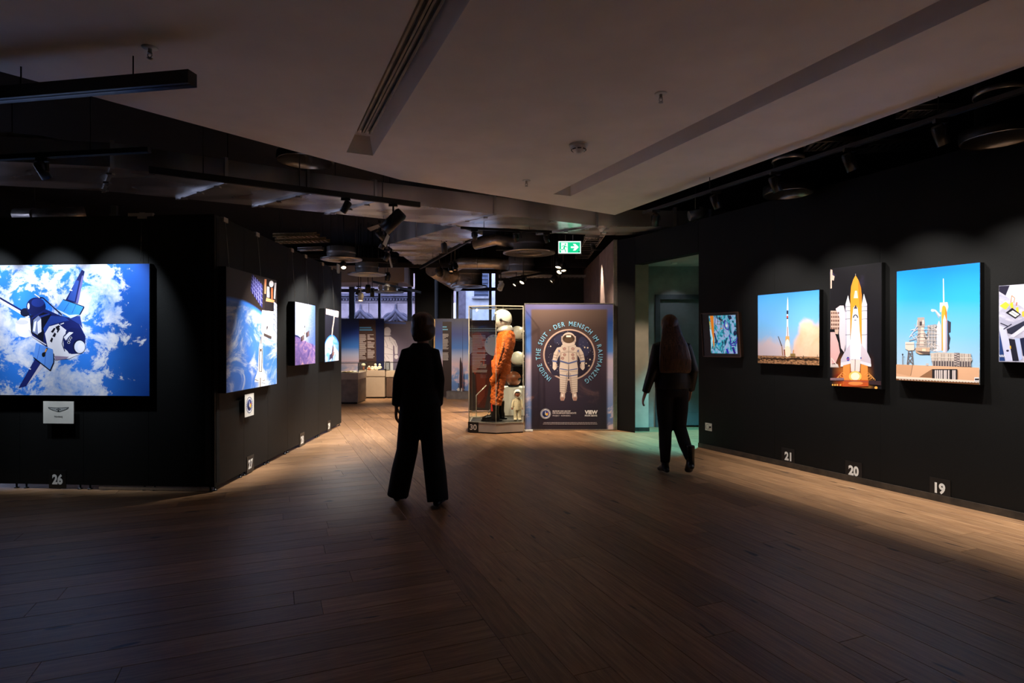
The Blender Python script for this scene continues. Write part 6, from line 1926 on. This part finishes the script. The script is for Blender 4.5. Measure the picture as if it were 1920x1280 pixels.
# ================================================================== SHOWCASE OF HELMETS BEHIND
YC = 10.75
sc = thing('helmet_showcase', (0.2, YC, 0), 'glass showcase with helmets on shelves behind the vitrine', 'showcase')
m = MB(); m.box((0.28, YC + 0.12, 0.36), (0.9, 0.5, 0.5)); m.build('showcase_base', M['white'], sc)
m = MB(); m.box((0.28, YC + 0.12, 0.055), (0.86, 0.46, 0.11)); m.build('showcase_foot', M['black_metal'], sc)
for z in (0.985, 1.455, 1.78):
    m = MB(); m.box((0.28, YC + 0.12, z), (0.88, 0.48, 0.01)); m.build('glass_shelf', M['glass'], sc)
for x in (-0.165, 0.725):
    for y in (YC - 0.125, YC + 0.365):
        m = MB(); m.box((x, y, 1.3), (0.014, 0.014, 1.38)); m.build('upright', M['alu'], sc)
def helmet(name, c, r, mat, label, open_=True):
    t = thing(name, tuple(c - V(0, 0, r)), label, 'helmet')
    m = MB(); m.lathe(c - V(0, 0, r), [(0.0, 0.0), (r * 0.7, 0.0), (r * 0.78, 0.01), (r * 0.72, r * 0.14)], 24); m.build('helmet_ring', M['black_metal'], t)
    m = MB(); m.ball(c + V(0, 0, r * 0.06), (r, r * 1.02, r * 0.98), 24, 14); m.build('shell', mat, t)
    Rm = Matrix.Rotation(math.radians(62), 3, 'Z')
    m = MB()
    m.ball(c + Rm @ V(0, -r * 0.34, r * 0.02), (r * 0.72, r * 0.72, r * 0.5), 20, 12, Rm); m.build('face_plate', pm('dark_visor', (40, 36, 34), 0.15), t)
helmet('display_helmet', V(at(970, 624, YC).x, YC + 0.12, 1.46 + 0.136), 0.135, helm_m, 'white helmet on the top shelf behind the orange suit')
helmet('display_helmet', V(at(971, 674, YC).x, YC + 0.12, 0.99 + 0.136), 0.135, helm_m, 'white helmet with dark face opening on the middle shelf')
helmet('leather_helmet', V(at(963, 728, YC).x, YC + 0.1, 0.61 + 0.145), 0.14, pm('brown_leather', (120, 66, 40), 0.4, var=0.25, scale=10), 'brown leather helmet above the showcase base behind the suit')

# text panel with a large red suit picture behind the vitrine
def text_rows(a, x0, x1, y0, y1, n, seed, col=(206, 200, 200), cols=1, h=0.42):
    r = random.Random(seed)
    wcol = (x1 - x0) / cols
    for c_ in range(cols):
        for i in range(n):
            y = y0 + (y1 - y0) * i / n
            if cols > 1 and r.random() < 0.1:
                continue
            w = (wcol * 0.9) * (r.uniform(0.8, 1.0) if r.random() < 0.8 else r.uniform(0.25, 0.7))
            k0 = a.k
            a.rect_(x0 + c_ * wcol, y, x0 + c_ * wcol + w, y + (y1 - y0) / n * h, col)
            a.k = k0
    a.k += 1
def free_panel(name, Y, xa, xb, ya, label, bgm, draw, thick=0.04, zb=0.02):
    P = Plane((0, Y, 0), (1, 0, 0), (0, -1, 0))
    u0_, v1_ = P.px(xa, ya); u1_, _ = P.px(xb, ya)
    t = thing(name, ((u0_ + u1_) / 2, Y, 0), label, 'display panel')
    m = MB(); m.box(((u0_ + u1_) / 2, Y + thick / 2 + 0.001, (zb + v1_) / 2), (u1_ - u0_, thick, v1_ - zb)); m.build('panel_board', M['dark_plate'], t)
    m = MB()
    for u_ in (u0_ + 0.08, u1_ - 0.08):
        m.box((u_, Y + 0.02, 0.01), (0.08, 0.2, 0.02))
    m.build('panel_foot', M['alu'], t)
    a = Art(P, (u0_, u1_, zb, v1_)).bg()
    draw(a)
    a.mb.build('panel_print', [bgm, INK], t)
    return t
def dp1(a):
    a.crop(860, 560, 4.9222)
    red, dk = (150, 62, 40), (88, 36, 30)
    a.poly([(112, 320), (170, 300), (270, 300), (300, 340), (300, 700), (240, 1010), (170, 1000), (150, 700), (112, 620)], dk)
    a.poly([(112, 330), (190, 310), (250, 380), (230, 560), (150, 700), (112, 640)], red); a.poly([(160, 690), (250, 700), (240, 900), (180, 980)], (120, 52, 36)); a.path([(200, 320), (240, 450), (230, 620)], 12, (190, 90, 60))
    a.ell(325, 428, 86, 98, (196, 214, 236), 36)
    for x, y in ((262, 372), (285, 352), (320, 344), (258, 400)):
        a.ell(x, y, 9, 8, (130, 166, 206), 10)
    for y in (275, 296):
        for x in range(128, 350, 14):
            k0 = a.k; a.rect_(x, y - 5, x + 10, y + 5, (160, 206, 216)); a.k = k0
    a.k += 1
    text_rows(a, 126, 290, 338, 684, 26, 4, (214, 206, 204))
free_panel('info_board', 12.2, 880.5, 962, 600, 'dark display panel with white text and a red suit picture behind vitrine', pm('charcoal_print', (48, 38, 40), 0.5), dp1)

# ================================================================== FAR ROOM
def navy_sky(n): return sky_print(n, SKY)
def dpl(a):
    a.crop(640, 590, 7.1083)
    a.poly([(235, 50), (460, 70), (475, 1200), (235, 1200)], (74, 54, 48)); a.poly([(455, 60), (570, 70), (570, 1200), (475, 1200)], (22, 30, 76))
    for y in (172, 202):
        text_rows(a, 242, 448, y - 10, y + 12, 1, y, (96, 166, 214), 1, 0.8)
    text_rows(a, 240, 455, 262, 600, 22, 9, (206, 196, 192), 2)
free_panel('info_board', 16.0, 600, 720, 597, 'dark blue display panel with brown text strip behind the far vitrines', navy_sky('print_dusk_left'), dpl)
def dpg(a):
    a.crop(640, 590, 7.1083)
    w, s2 = (220, 214, 222), (176, 168, 182)
    a.poly([(565, 90), (860, 100), (860, 125), (565, 115)], (90, 110, 180))
    a.ell(612, 215, 48, 52, w, 24); a.ell(612, 262, 50, 24, s2, 20); a.ell(612, 256, 42, 14, w, 20)
    a.poly([(570, 290), (660, 290), (720, 340), (752, 420), (750, 520), (715, 525), (690, 420), (690, 520), (690, 860), (565, 860), (565, 300)], w)
    a.poly([(690, 400), (705, 420), (712, 520), (694, 520)], (110, 96, 120))
    for p in ([(575, 320), (620, 420)], [(640, 300), (650, 350)], [(570, 420), (690, 470)], [(570, 520), (688, 530)], [(600, 540), (640, 590)], [(610, 400), (612, 440)], [(660, 360), (690, 400)], [(700, 350), (740, 430)], [(575, 560), (600, 620)]):
        a.path(p, 7, s2)
    a.ell(732, 560, 26, 30, w, 14)
k_ = NT('print_grey_mist'); u_, v_ = k_.uv(); gm = k_.base(k_.ramp(v_, [(0.0, (70, 64, 90)), (0.5, (120, 108, 134)), (1.0, (88, 80, 92))]), 0.5)
free_panel('info_board', 16.05, 720.5, 790, 602, 'grey display panel printed with a white ghostly spacesuit', gm, dpg)
def dpr(a):
    a.crop(780, 500, 4.5733)
    a.poly([(228, 470), (305, 470), (305, 1130), (228, 1130)], (52, 40, 42))
    for y in (516, 538):
        text_rows(a, 228, 290, y - 6, y + 8, 1, y, (110, 176, 214), 1, 0.8)
    text_rows(a, 228, 286, 575, 710, 18, 5, (206, 200, 200)); text_rows(a, 228, 286, 735, 805, 9, 6, (206, 200, 200))
    a.line((400, 455), (400, 1070), 3, (30, 44, 90))
free_panel('info_board', 15.3, 816, 884, 597, 'blue sky display panel with dark text strip right of the man', navy_sky('print_dusk_right'), dpr)
m = MB(); q_ = at(816, 598, 15.28)
m.box((q_.x - 0.02, 15.28, q_.z / 2), (0.03, 0.03, q_.z))
tag(m.build('panel_post', pm('gold_lit_profile', (196, 160, 110), 0.35, 0.7)), 'gold-lit aluminium upright beside the blue sky panel', 'post')  # warm light on the aluminium is put into the profile's colour

def table_case(name, xa, xb, Y, depth, zt_, zg, label, body):
    X0, X1 = xat(xa, Y), xat(xb, Y)
    t = thing(name, ((X0 + X1) / 2, Y + depth / 2, 0), label, 'vitrine')
    w = X1 - X0; c = (X0 + X1) / 2; yc = Y + depth / 2
    m = MB(); m.box((c, yc, 0.02), (w - 0.06, depth - 0.06, 0.04)); m.build('case_foot', M['black_metal'], t)
    m = MB(); m.box((c, yc, (zt_ - 0.15 + 0.04) / 2), (w - 0.02, depth - 0.02, zt_ - 0.15 - 0.04)); m.build('cabinet', body, t)
    m = MB(); m.box((c, yc, zt_ - 0.075), (w, depth, 0.15)); m.build('case_tray', M['beige'], t)
    for (p, q, s) in (((X0 + 0.003, Y + 0.01), (X0 + 0.003, Y + depth - 0.01), 0), ((X1 - 0.003, Y + 0.01), (X1 - 0.003, Y + depth - 0.01), 0), ((X0 + 0.01, Y + 0.003), (X1 - 0.01, Y + 0.003), 0), ((X0 + 0.01, Y + depth - 0.003), (X1 - 0.01, Y + depth - 0.003), 0)):
        m = MB(); m.bar((*p, (zt_ + zg) / 2), (*q, (zt_ + zg) / 2), 0.005, zg - zt_ - 0.01); m.build('glass_pane', M['glass'], t)
    m = MB(); m.box((c, yc, zg), (w, depth, 0.006)); m.build('glass_lid', M['glass'], t)
    m = MB()
    for x, y in ((X0, Y), (X1, Y), (X0, Y + depth), (X1, Y + depth)):
        m.box((x, y, (zt_ + zg) / 2), (0.012, 0.012, zg - zt_))
    for x0_, y0_, x1_, y1_ in ((X0, Y, X1, Y), (X0, Y + depth, X1, Y + depth), (X0, Y, X0, Y + depth), (X1, Y, X1, Y + depth)):
        m.bar((x0_, y0_, zg), (x1_, y1_, zg), 0.01, 0.012)
    m.build('glass_edges', M['black_metal'], t)
    return t
table_case('table_vitrine', 612, 671.5, 13.7, 0.8, 0.72, 0.95, 'beige table vitrine with open books at the partition end', pm('taupe_cabinet', (120, 104, 90), 0.6))
table_case('table_vitrine', 673, 722, 15.05, 0.55, 0.72, 0.93, 'beige table vitrine with small figurines in the far room', M['beige'])
table_case('table_vitrine', 723.6, 800, 15.1, 0.5, 0.70, 0.92, 'brown table vitrine behind the walking man', pm('brown_cabinet', (88, 66, 52), 0.6))
# figurines
cream = pm('cream_ceramic', (232, 216, 190), 0.4, var=0.05); terra = pm('terracotta', (176, 100, 60), 0.5)
for i, (px_, h_, lab, kk) in enumerate(((681.5, 0.17, 'white mushroom-shaped figurine at left in far vitrine', 0), (692, 0.11, 'squat cream figurine with brown belly in far vitrine', 1), (698, 0.10, 'round cream figurine in middle of far vitrine', 2), (704, 0.16, 'tall pale figurine behind the round one', 3), (712, 0.16, 'tall pale figurine at right of far vitrine', 3), (707, 0.07, 'little pink figurine lying in front in far vitrine', 2))):
    y_ = 15.2 if kk in (0, 1) or i == 5 else (15.3 if kk == 2 else 15.45)
    x_ = xat(px_, y_); z_ = 0.721
    t = thing('figurine', (x_, y_, z_), lab, 'figurine', 'figurines in the far vitrine')
    m = MB()
    if kk == 0:
        m.lathe((x_, y_, z_), [(0.0, 0), (0.03, 0), (0.025, 0.06), (0.03, 0.10), (0.0, 0.1)], 14); m.build('stem', terra, t)
        m = MB(); m.ball((x_, y_, z_ + 0.135), (0.055, 0.055, 0.045), 16, 10); m.build('cap', cream, t)
    else:
        m.lathe((x_, y_, z_), [(0.0, 0), (0.035, 0), (0.042, h_ * 0.3), (0.03, h_ * 0.6), (0.0, h_ * 0.62)], 14); m.build('torso', terra if kk == 1 else cream, t)
        m = MB(); m.ball((x_, y_, z_ + h_ * 0.78), (0.033, 0.033, h_ * 0.24), 14, 8); m.build('head', cream, t)
        m = MB()
        for s in (-1, 1):
            m.tube([(x_ + s * 0.03, y_, z_ + h_ * 0.55), (x_ + s * 0.055, y_ - 0.02, z_ + h_ * 0.3)], 0.011, 8)
        m.build('arms', cream, t)
m = MB(); x_ = xat(717, 15.2); m.box((x_ - 0.02, 15.22, 0.735), (0.22, 0.1, 0.028)); m.box((x_ - 0.08, 15.169, 0.737), (0.03, 0.003, 0.014))
tag(m.build('display_box', pm('navy_box', (26, 34, 70), 0.4)), 'flat dark blue box in the far vitrine', 'box')
def open_book(x, y, z, w, label, rot, col):
    t = thing('open_book', (x, y, z), label, 'book')
    R_ = Matrix.Rotation(rot, 3, 'Z')
    m = MB(); m.box((x, y, z + 0.003), (w, w * 0.66, 0.005), R_); m.build('cover', M['dark_plate'], t)
    for s in (-1, 1):
        m = MB()
        pts = []
        for i in range(7):
            f_ = i / 6
            pts.append((s * f_ * w * 0.48, 0.006 + 0.02 * math.sin(math.pi * min(1, f_ * 1.1)) * (1 - f_ * 0.5)))
        vs_ = [R_ @ V(px_, sy_ * w * 0.32, pz_) + V(x, y, z) for px_, pz_ in pts for sy_ in (-1, 1)]
        vs_ += [R_ @ V(px_, sy_ * w * 0.32, 0.0056) + V(x, y, z) for px_, pz_ in pts for sy_ in (-1, 1)]
        fs_ = [(2 * i, 2 * i + 1, 2 * i + 3, 2 * i + 2) for i in range(6)] + [(14 + 2 * i, 2 * i, 2 * i + 2, 16 + 2 * i) for i in range(6)] + [(2 * i + 1, 15 + 2 * i, 17 + 2 * i, 2 * i + 3) for i in range(6)] + [(12, 13, 27, 26)]
        m.add(vs_, fs_); m.build('pages', col, t)
open_book(xat(651, 14.0), 14.0, 0.722, 0.26, 'open book with yellowed pages in the left vitrine', 0.2, pm('yellowed_paper', (226, 196, 130), 0.8))
open_book(xat(660, 14.25), 14.3, 0.722, 0.22, 'open white book at the back of the left vitrine', -0.3, pm('white_paper', (206, 200, 190), 0.8))

# rocket model on low plinth
m = MB(); p0, p1 = xat(838, 15.0), xat(884, 15.0)
m.box(((p0 + p1) / 2, 15.03, 0.09), (p1 - p0, 0.3, 0.18)); m.box(((p0 + p1) / 2, 15.03, 0.183), (p1 - p0 + 0.01, 0.31, 0.012))
tag(m.build('low_plinth', pm('grey_plinth', (96, 90, 92), 0.6)), 'low grey plinth under the rocket model', 'plinth')
rx_ = xat(864, 15.1); rz = 0.19
t = thing('rocket_model', (rx_, 15.03, rz), 'slender dark rocket model standing on the low plinth', 'model')
m = MB(); m.lathe((rx_, 15.03, rz), [(0.03, 0.02), (0.032, 0.3), (0.026, 0.5), (0.022, 0.75), (0.012, 0.84), (0.0, 0.88)], 14); m.build('rocket_body', pm('dark_rocket', (50, 34, 36), 0.35), t)
m = MB()
for k in range(4):
    b_ = k * math.pi / 2 + 0.5
    m.bar((rx_ + math.cos(b_) * 0.03, 15.03 + math.sin(b_) * 0.03, rz + 0.06), (rx_ + math.cos(b_) * 0.085, 15.03 + math.sin(b_) * 0.085, rz + 0.015), 0.006, 0.08)
m.build('rocket_fins', M['white'], t)
m = MB(); m.lathe((rx_ + 0.06, 15.0, rz), [(0.015, 0.0), (0.018, 0.04), (0.013, 0.4), (0.008, 0.6), (0, 0.64)], 10); m.build('booster', pm('mauve_booster', (120, 84, 90), 0.4), t)
m = MB(); m.lathe((rx_ - 0.05, 15.04, rz), [(0.0, 0), (0.05, 0.0), (0.05, 0.008), (0.008, 0.012), (0.008, 0.2), (0, 0.2)], 12); m.build('stand', M['black_metal'], t)

# white pendant sign boards hanging by the partition end
for x, y, Y, w_, h_, lab in ((646, 494, 10.1, 0.06, 0.1, 'small pale card clipped over the partition end'),):
    q_ = V(C.x + 0.02, C.y - 0.25, ZP + 0.03)
    m = MB(); m.box(q_, (0.012, 0.13, 0.14)); m.box(q_ - V(0, 0, 0.075), (0.03, 0.05, 0.02))
    tag(m.build('clip_card', pm('pale_blue_card', (190, 214, 230), 0.6)), lab, 'card')
m = MB(); q_ = P_LF.pt(P_LF.px(265, 410)[0], ZP + 0.004, 0.0); m.box(q_, (0.25, 0.03, 0.03), P_LF.mat() @ Matrix.Identity(3)); m.box(q_ - V(0, 0.0, 0.0) - P_LF.n * 0.03, (0.05, 0.05, 0.05))
tag(m.build('rail_cover', M['grey_paint']), 'grey hanging rail piece on top of left front wall', 'rail')
m = MB(); q_ = P_LF.pt(P_LF.px(212, 398)[0], ZP + 0.05, -0.02); m.box(q_, (0.055, 0.03, 0.1)); m.box(q_ - V(0, 0, 0.04), (0.07, 0.05, 0.02))
tag(m.build('rail_bracket', pm('dark_grey_bracket', (70, 70, 74), 0.5)), 'dark bracket standing on top of left front wall', 'bracket')

# ================================================================== PEOPLE
def person(name, base, label, spec):
    """walking figure seen from behind; local x right, y away from the viewer, z up"""
    t = thing(name, base, label, 'person')
    B_ = V(base)
    def p(x, y, z): return B_ + V(x, y, z)
    sp = spec
    hz = sp['head']                                       # centre of the skull
    # ---- body: one skin
    m = MB()
    hp = sp['hip']; shd = sp['sh']
    for s in (-1, 1):
        k = 'L' if s < 0 else 'R'
        kn, an, toe = sp['knee' + k], sp['ankle' + k], sp['toe' + k]
        m.tube([p(hp[0] + s * 0.085, hp[1], hp[2]), p(*((V(hp) + V(s * 0.085, 0, 0) + V(kn)) / 2)), p(*kn), p(*((V(kn) + V(an)) / 2)), p(*an)], [0.085, 0.078, 0.056, 0.052, 0.036], 14)
        m.tube([p(*an), p(*((V(an) + V(toe)) / 2 + V(0, 0, -0.01))), p(*toe)], [0.038, 0.04, 0.03], 10)
        el, wr_, hd = sp['elbow' + k], sp['wrist' + k], sp['hand' + k]
        sh_ = V(shd[0] + s * sp['shw'] * 0.86, shd[1], shd[2] - 0.03)
        m.tube([p(*sh_), p(*((sh_ + V(el)) / 2)), p(*el), p(*((V(el) + V(wr_)) / 2)), p(*wr_)], [0.040, 0.038, 0.034, 0.033, 0.024], 12)
        # hand: palm, four bent fingers and a thumb that leaves the side of the palm
        w = V(wr_); d = (V(hd) - w).normalized()
        side = V(0, 1, 0) - d * d.y; side.normalize(); nrm = d.cross(side)
        m.tube([p(*w), p(*(w + d * 0.045)), p(*(w + d * 0.09))], [0.025, 0.038, 0.036], 10, r2=[0.018, 0.014, 0.012], side=tuple(side))
        inw = V(-s, 0, 0)
        for q, (o_, le) in enumerate(((0.029, 0.066), (0.010, 0.078), (-0.010, 0.072), (-0.028, 0.056))):
            r0 = w + d * 0.085 + side * o_
            m.tube([p(*r0), p(*(r0 + d * le * 0.45 + inw * 0.006)), p(*(r0 + d * le * 0.8 + inw * 0.02)), p(*(r0 + d * le + inw * 0.034))], [0.0088, 0.0085, 0.008, 0.0065], 8)
        r0 = w + d * 0.03 + side * 0.03
        m.tube([p(*r0), p(*(r0 + side * 0.026 + d * 0.022 + inw * 0.006)), p(*(r0 + side * 0.036 + d * 0.052 + inw * 0.014))], [0.0125, 0.011, 0.0085], 8)
    m.tube([p(hp[0], hp[1], hp[2] - 0.06), p(hp[0], hp[1], hp[2] + 0.08), p((hp[0] + shd[0]) / 2, (hp[1] + shd[1]) / 2, (hp[2] + shd[2]) / 2), p(shd[0], shd[1], shd[2] - 0.09), p(shd[0], shd[1], shd[2] - 0.02)],
           [0.14, 0.135, 0.12, sp['shw'] * 0.85, sp['shw'] * 0.5], 18, r2=[0.10, 0.10, 0.09, 0.10, 0.06])
    hx, hy, hzz = hz
    m.tube([p(shd[0], shd[1], shd[2] - 0.02), p(hx, hy - 0.01, hzz - 0.10)], [0.055, 0.05], 12)
    Rh = Matrix.Rotation(sp.get('turn', 0.0), 3, 'Z')
    def hp_(x, y, z):
        q = Rh @ V(x, y, z); return p(hx + q.x, hy + q.y, hzz + q.z)
    m.ball(hp_(0, -0.012, 0.02), (0.072, 0.092, 0.092), 20, 14, Rh); m.ball(hp_(0, 0.022, -0.04), (0.058, 0.066, 0.078), 18, 12, Rh)
    m.tube([hp_(0, 0.092, 0.0), hp_(0, 0.112, -0.035), hp_(0, 0.09, -0.042)], [0.007, 0.013, 0.009], 8)
    m.ball(hp_(0, 0.078, -0.068), (0.024, 0.014, 0.008), 10, 6, Rh); m.ball(hp_(0, 0.07, -0.108), (0.024, 0.02, 0.016), 10, 8, Rh)
    for s in (-1, 1):
        m.ball(hp_(0.073 * s, -0.006, -0.012), (0.010, 0.02, 0.032), 10, 8, Rh)
    remeshed('body', m, M['skin'], t, 0.0075, 4)
    m = MB()
    for s in (-1, 1):
        m.ball(hp_(0.03 * s, 0.078, 0.0), (0.012, 0.009, 0.008), 10, 8, Rh)
    m.build('eyes', M['white'], t)
    # ---- trousers
    m = MB()
    for s in (-1, 1):
        k = 'L' if s < 0 else 'R'
        kn, an = V(sp['knee' + k]), V(sp['ankle' + k])
        hpv = V(hp) + V(s * 0.08, 0, 0)
        r = sp['trouser']
        m.tube([p(*(hpv + V(0, 0, 0.03))), p(*((hpv + kn) / 2)), p(*kn), p(*((kn + an) / 2)), p(*(an + V(0, 0, sp['hem'])))], r, 18, r2=sp.get('trouser2', r))
    m.tube([p(hp[0], hp[1], hp[2] - 0.08), p(hp[0], hp[1], hp[2]), p(hp[0], hp[1], hp[2] + 0.12)], [0.15, sp['hipw'], 0.16], 18, r2=[0.10, 0.125, 0.11])
    remeshed('trousers', m, M['cloth_black'], t, 0.011, 6)
    # ---- jacket
    m = MB()
    j = sp['jacket']
    m.tube([p(*q) for q, a_, b_ in j], [a_ for q, a_, b_ in j], 24, r2=[b_ for q, a_, b_ in j])
    for s in (-1, 1):
        k = 'L' if s < 0 else 'R'
        el, wr_ = V(sp['elbow' + k]), V(sp['wrist' + k])
        sh_ = V(shd[0] + s * sp['shw'] * 0.9, shd[1], shd[2] - 0.005)
        rr = sp['sleeve']
        m.tube([p(*(sh_ - V(s * 0.05, 0, -0.01))), p(*sh_), p(*((sh_ + el) / 2)), p(*el), p(*((el + wr_) / 2)), p(*(wr_ * 0.97 + el * 0.03))], [rr[0] * 0.85, rr[0], rr[1], rr[2], rr[3], rr[4]], 16)
    m.tube([p(shd[0], shd[1] - 0.005, shd[2] + 0.0), p((shd[0] + hx) / 2, (shd[1] + hy) / 2 - 0.008, shd[2] + sp['collar'])], [0.085, 0.066], 16)
    remeshed('jacket', m, sp['jm'], t, 0.010, 5)
    # ---- shoes
    for k in ('L', 'R'):
        an, toe = V(sp['ankle' + k]), V(sp['toe' + k])
        d = (toe - an); fl = V(d.x, d.y, 0); 
        fl = fl.normalized() if fl.length > 1e-3 else V(0, 1, 0)
        m = MB()
        heel = an - fl * 0.045 + V(0, 0, -0.035)
        m.tube([p(*(heel)), p(*(an + V(0, 0, -0.03))), p(*((an + toe) / 2 + V(0, 0, -0.012))), p(*(toe + V(0, 0, -0.004))), p(*(toe + fl * 0.045 + V(0, 0, -0.01)))], [0.034, 0.044, 0.047, 0.046, 0.026], 14, r2=[0.036, 0.048, 0.042, 0.032, 0.018], side=(1, 0, 0))
        m.tube([p(*(an + V(0, 0, -0.04))), p(*(an + V(0, 0, 0.03))), p(*(an + V(0, 0, sp['shaft'])))], [0.045, 0.043, 0.046], 14)
        m.ball(p(*(heel + V(0, 0, -0.018))), (0.032, 0.036, 0.024), 12, 8)
        remeshed('shoe', m, M['black_metal'] if False else boot_m, t, 0.008, 4)
    # ---- hair
    m = MB()
    for c_, r_ in sp['hairballs']:
        m.ball(hp_(*c_), r_, 18, 12, Rh)
    for pts, ra, rb in sp['strands']:
        m.tube([hp_(*q) for q in pts], ra, 16, r2=rb)
    remeshed('hair', m, sp['hm'], t, 0.008, 4)
    return t

def hair_mat(name, a_, b_):
    k = NT(name); o = k.coord('Object')
    f = k.noise(k.mapping(o, (60, 60, 3)), 2.0, 3)
    k.base(k.ramp(f, [(0.3, a_), (0.7, b_)]), 0.42)
    k.bump(f, 0.5, 0.006)
    return k.m
suit_jm = M['cloth_black']
fm = onfloor(788, 943); fm.z = 0
man = dict(
    head=(0.028, 0.03, 1.572), turn=-0.35, hip=(0.0, 0.0, 0.88), sh=(0.0, 0.0, 1.335), shw=0.128, hipw=0.165,
    kneeL=(-0.125, 0.05, 0.46), ankleL=(-0.205, 0.02, 0.10), toeL=(-0.215, 0.15, 0.04),
    kneeR=(0.105, 0.03, 0.46), ankleR=(0.17, -0.10, 0.09), toeR=(0.19, 0.03, 0.04),
    elbowL=(-0.185, -0.03, 1.10), wristL=(-0.215, 0.02, 0.86), handL=(-0.222, 0.03, 0.76),
    elbowR=(0.170, -0.03, 1.10), wristR=(0.150, 0.06, 0.86), handR=(0.14, 0.09, 0.76),
    trouser=[0.10, 0.098, 0.096, 0.098, 0.094], trouser2=[0.12, 0.115, 0.115, 0.12, 0.13], hem=-0.045,
    jacket=[((0, 0, 0.76), 0.175, 0.135), ((0, 0, 0.86), 0.178, 0.14), ((0, 0, 1.05), 0.160, 0.128), ((0, 0, 1.22), 0.158, 0.125), ((0, 0, 1.31), 0.145, 0.11), ((0, 0, 1.375), 0.105, 0.09), ((0, 0, 1.42), 0.07, 0.07)],
    sleeve=[0.062, 0.056, 0.052, 0.048, 0.044], collar=0.06, jm=suit_jm, shaft=0.05,
    hm=hair_mat('dark_blond_hair', (58, 40, 26), (116, 82, 52)),
    hairballs=[((0, -0.02, 0.03), (0.102, 0.116, 0.098)), ((0, -0.055, -0.03), (0.1, 0.07, 0.085)), ((0.065, -0.02, -0.045), (0.048, 0.07, 0.085)), ((-0.06, -0.02, -0.04), (0.045, 0.065, 0.08)), ((0.03, -0.06, 0.06), (0.06, 0.06, 0.055)), ((-0.035, -0.05, 0.065), (0.055, 0.06, 0.05))],
    strands=[([(0.0, -0.06, 0.0), (0.0, -0.066, -0.08), (0.0, -0.055, -0.135)], [0.07, 0.08, 0.06], [0.045, 0.04, 0.025])],
)
person('person', tuple(fm), 'person in black jacket and wide black trousers with short blond hair, walking away', man)
fw = onfloor(1262, 889); fw.z = 0
wom = dict(
    head=(-0.035, 0.03, 1.60), turn=0.1, hip=(-0.01, 0.0, 0.92), sh=(-0.015, 0.0, 1.38), shw=0.165, hipw=0.18,
    kneeL=(-0.07, 0.06, 0.50), ankleL=(-0.08, 0.02, 0.10), toeL=(-0.095, 0.14, 0.04),
    kneeR=(0.085, 0.05, 0.50), ankleR=(0.145, -0.14, 0.17), toeR=(0.15, -0.06, 0.065),
    elbowL=(-0.235, -0.05, 1.12), wristL=(-0.30, 0.0, 0.88), handL=(-0.325, 0.03, 0.78),
    elbowR=(0.205, -0.05, 1.12), wristR=(0.205, 0.05, 0.90), handR=(0.20, 0.09, 0.81),
    trouser=[0.10, 0.092, 0.072, 0.066, 0.05], hem=0.02,
    jacket=[((-0.01, 0, 0.93), 0.185, 0.135), ((-0.01, 0, 1.0), 0.19, 0.14), ((-0.01, 0, 1.12), 0.178, 0.13), ((-0.01, 0, 1.28), 0.185, 0.13), ((-0.01, 0, 1.36), 0.175, 0.115), ((-0.01, 0, 1.41), 0.11, 0.08)],
    sleeve=[0.07, 0.064, 0.056, 0.05, 0.042], collar=0.05, jm=pm('black_padded_jacket', (16, 16, 17), 0.55, var=0.2, scale=20, bump=0.3, bscale=40), shaft=0.17,
    hm=hair_mat('long_brown_hair', (40, 26, 16), (104, 68, 42)),
    hairballs=[((0, -0.018, 0.034), (0.09, 0.108, 0.10)), ((0, -0.05, -0.03), (0.09, 0.07, 0.09))],
    strands=[([(0.0, -0.05, 0.02), (0.0, -0.085, -0.10), (0.005, -0.125, -0.22), (0.01, -0.15, -0.36), (0.012, -0.15, -0.47), (0.012, -0.145, -0.50)], [0.09, 0.115, 0.155, 0.175, 0.175, 0.16], [0.06, 0.06, 0.055, 0.045, 0.03, 0.012])],
)
person('person', tuple(fw), 'person with long brown hair in black clothes, walking towards the doorway', wom)
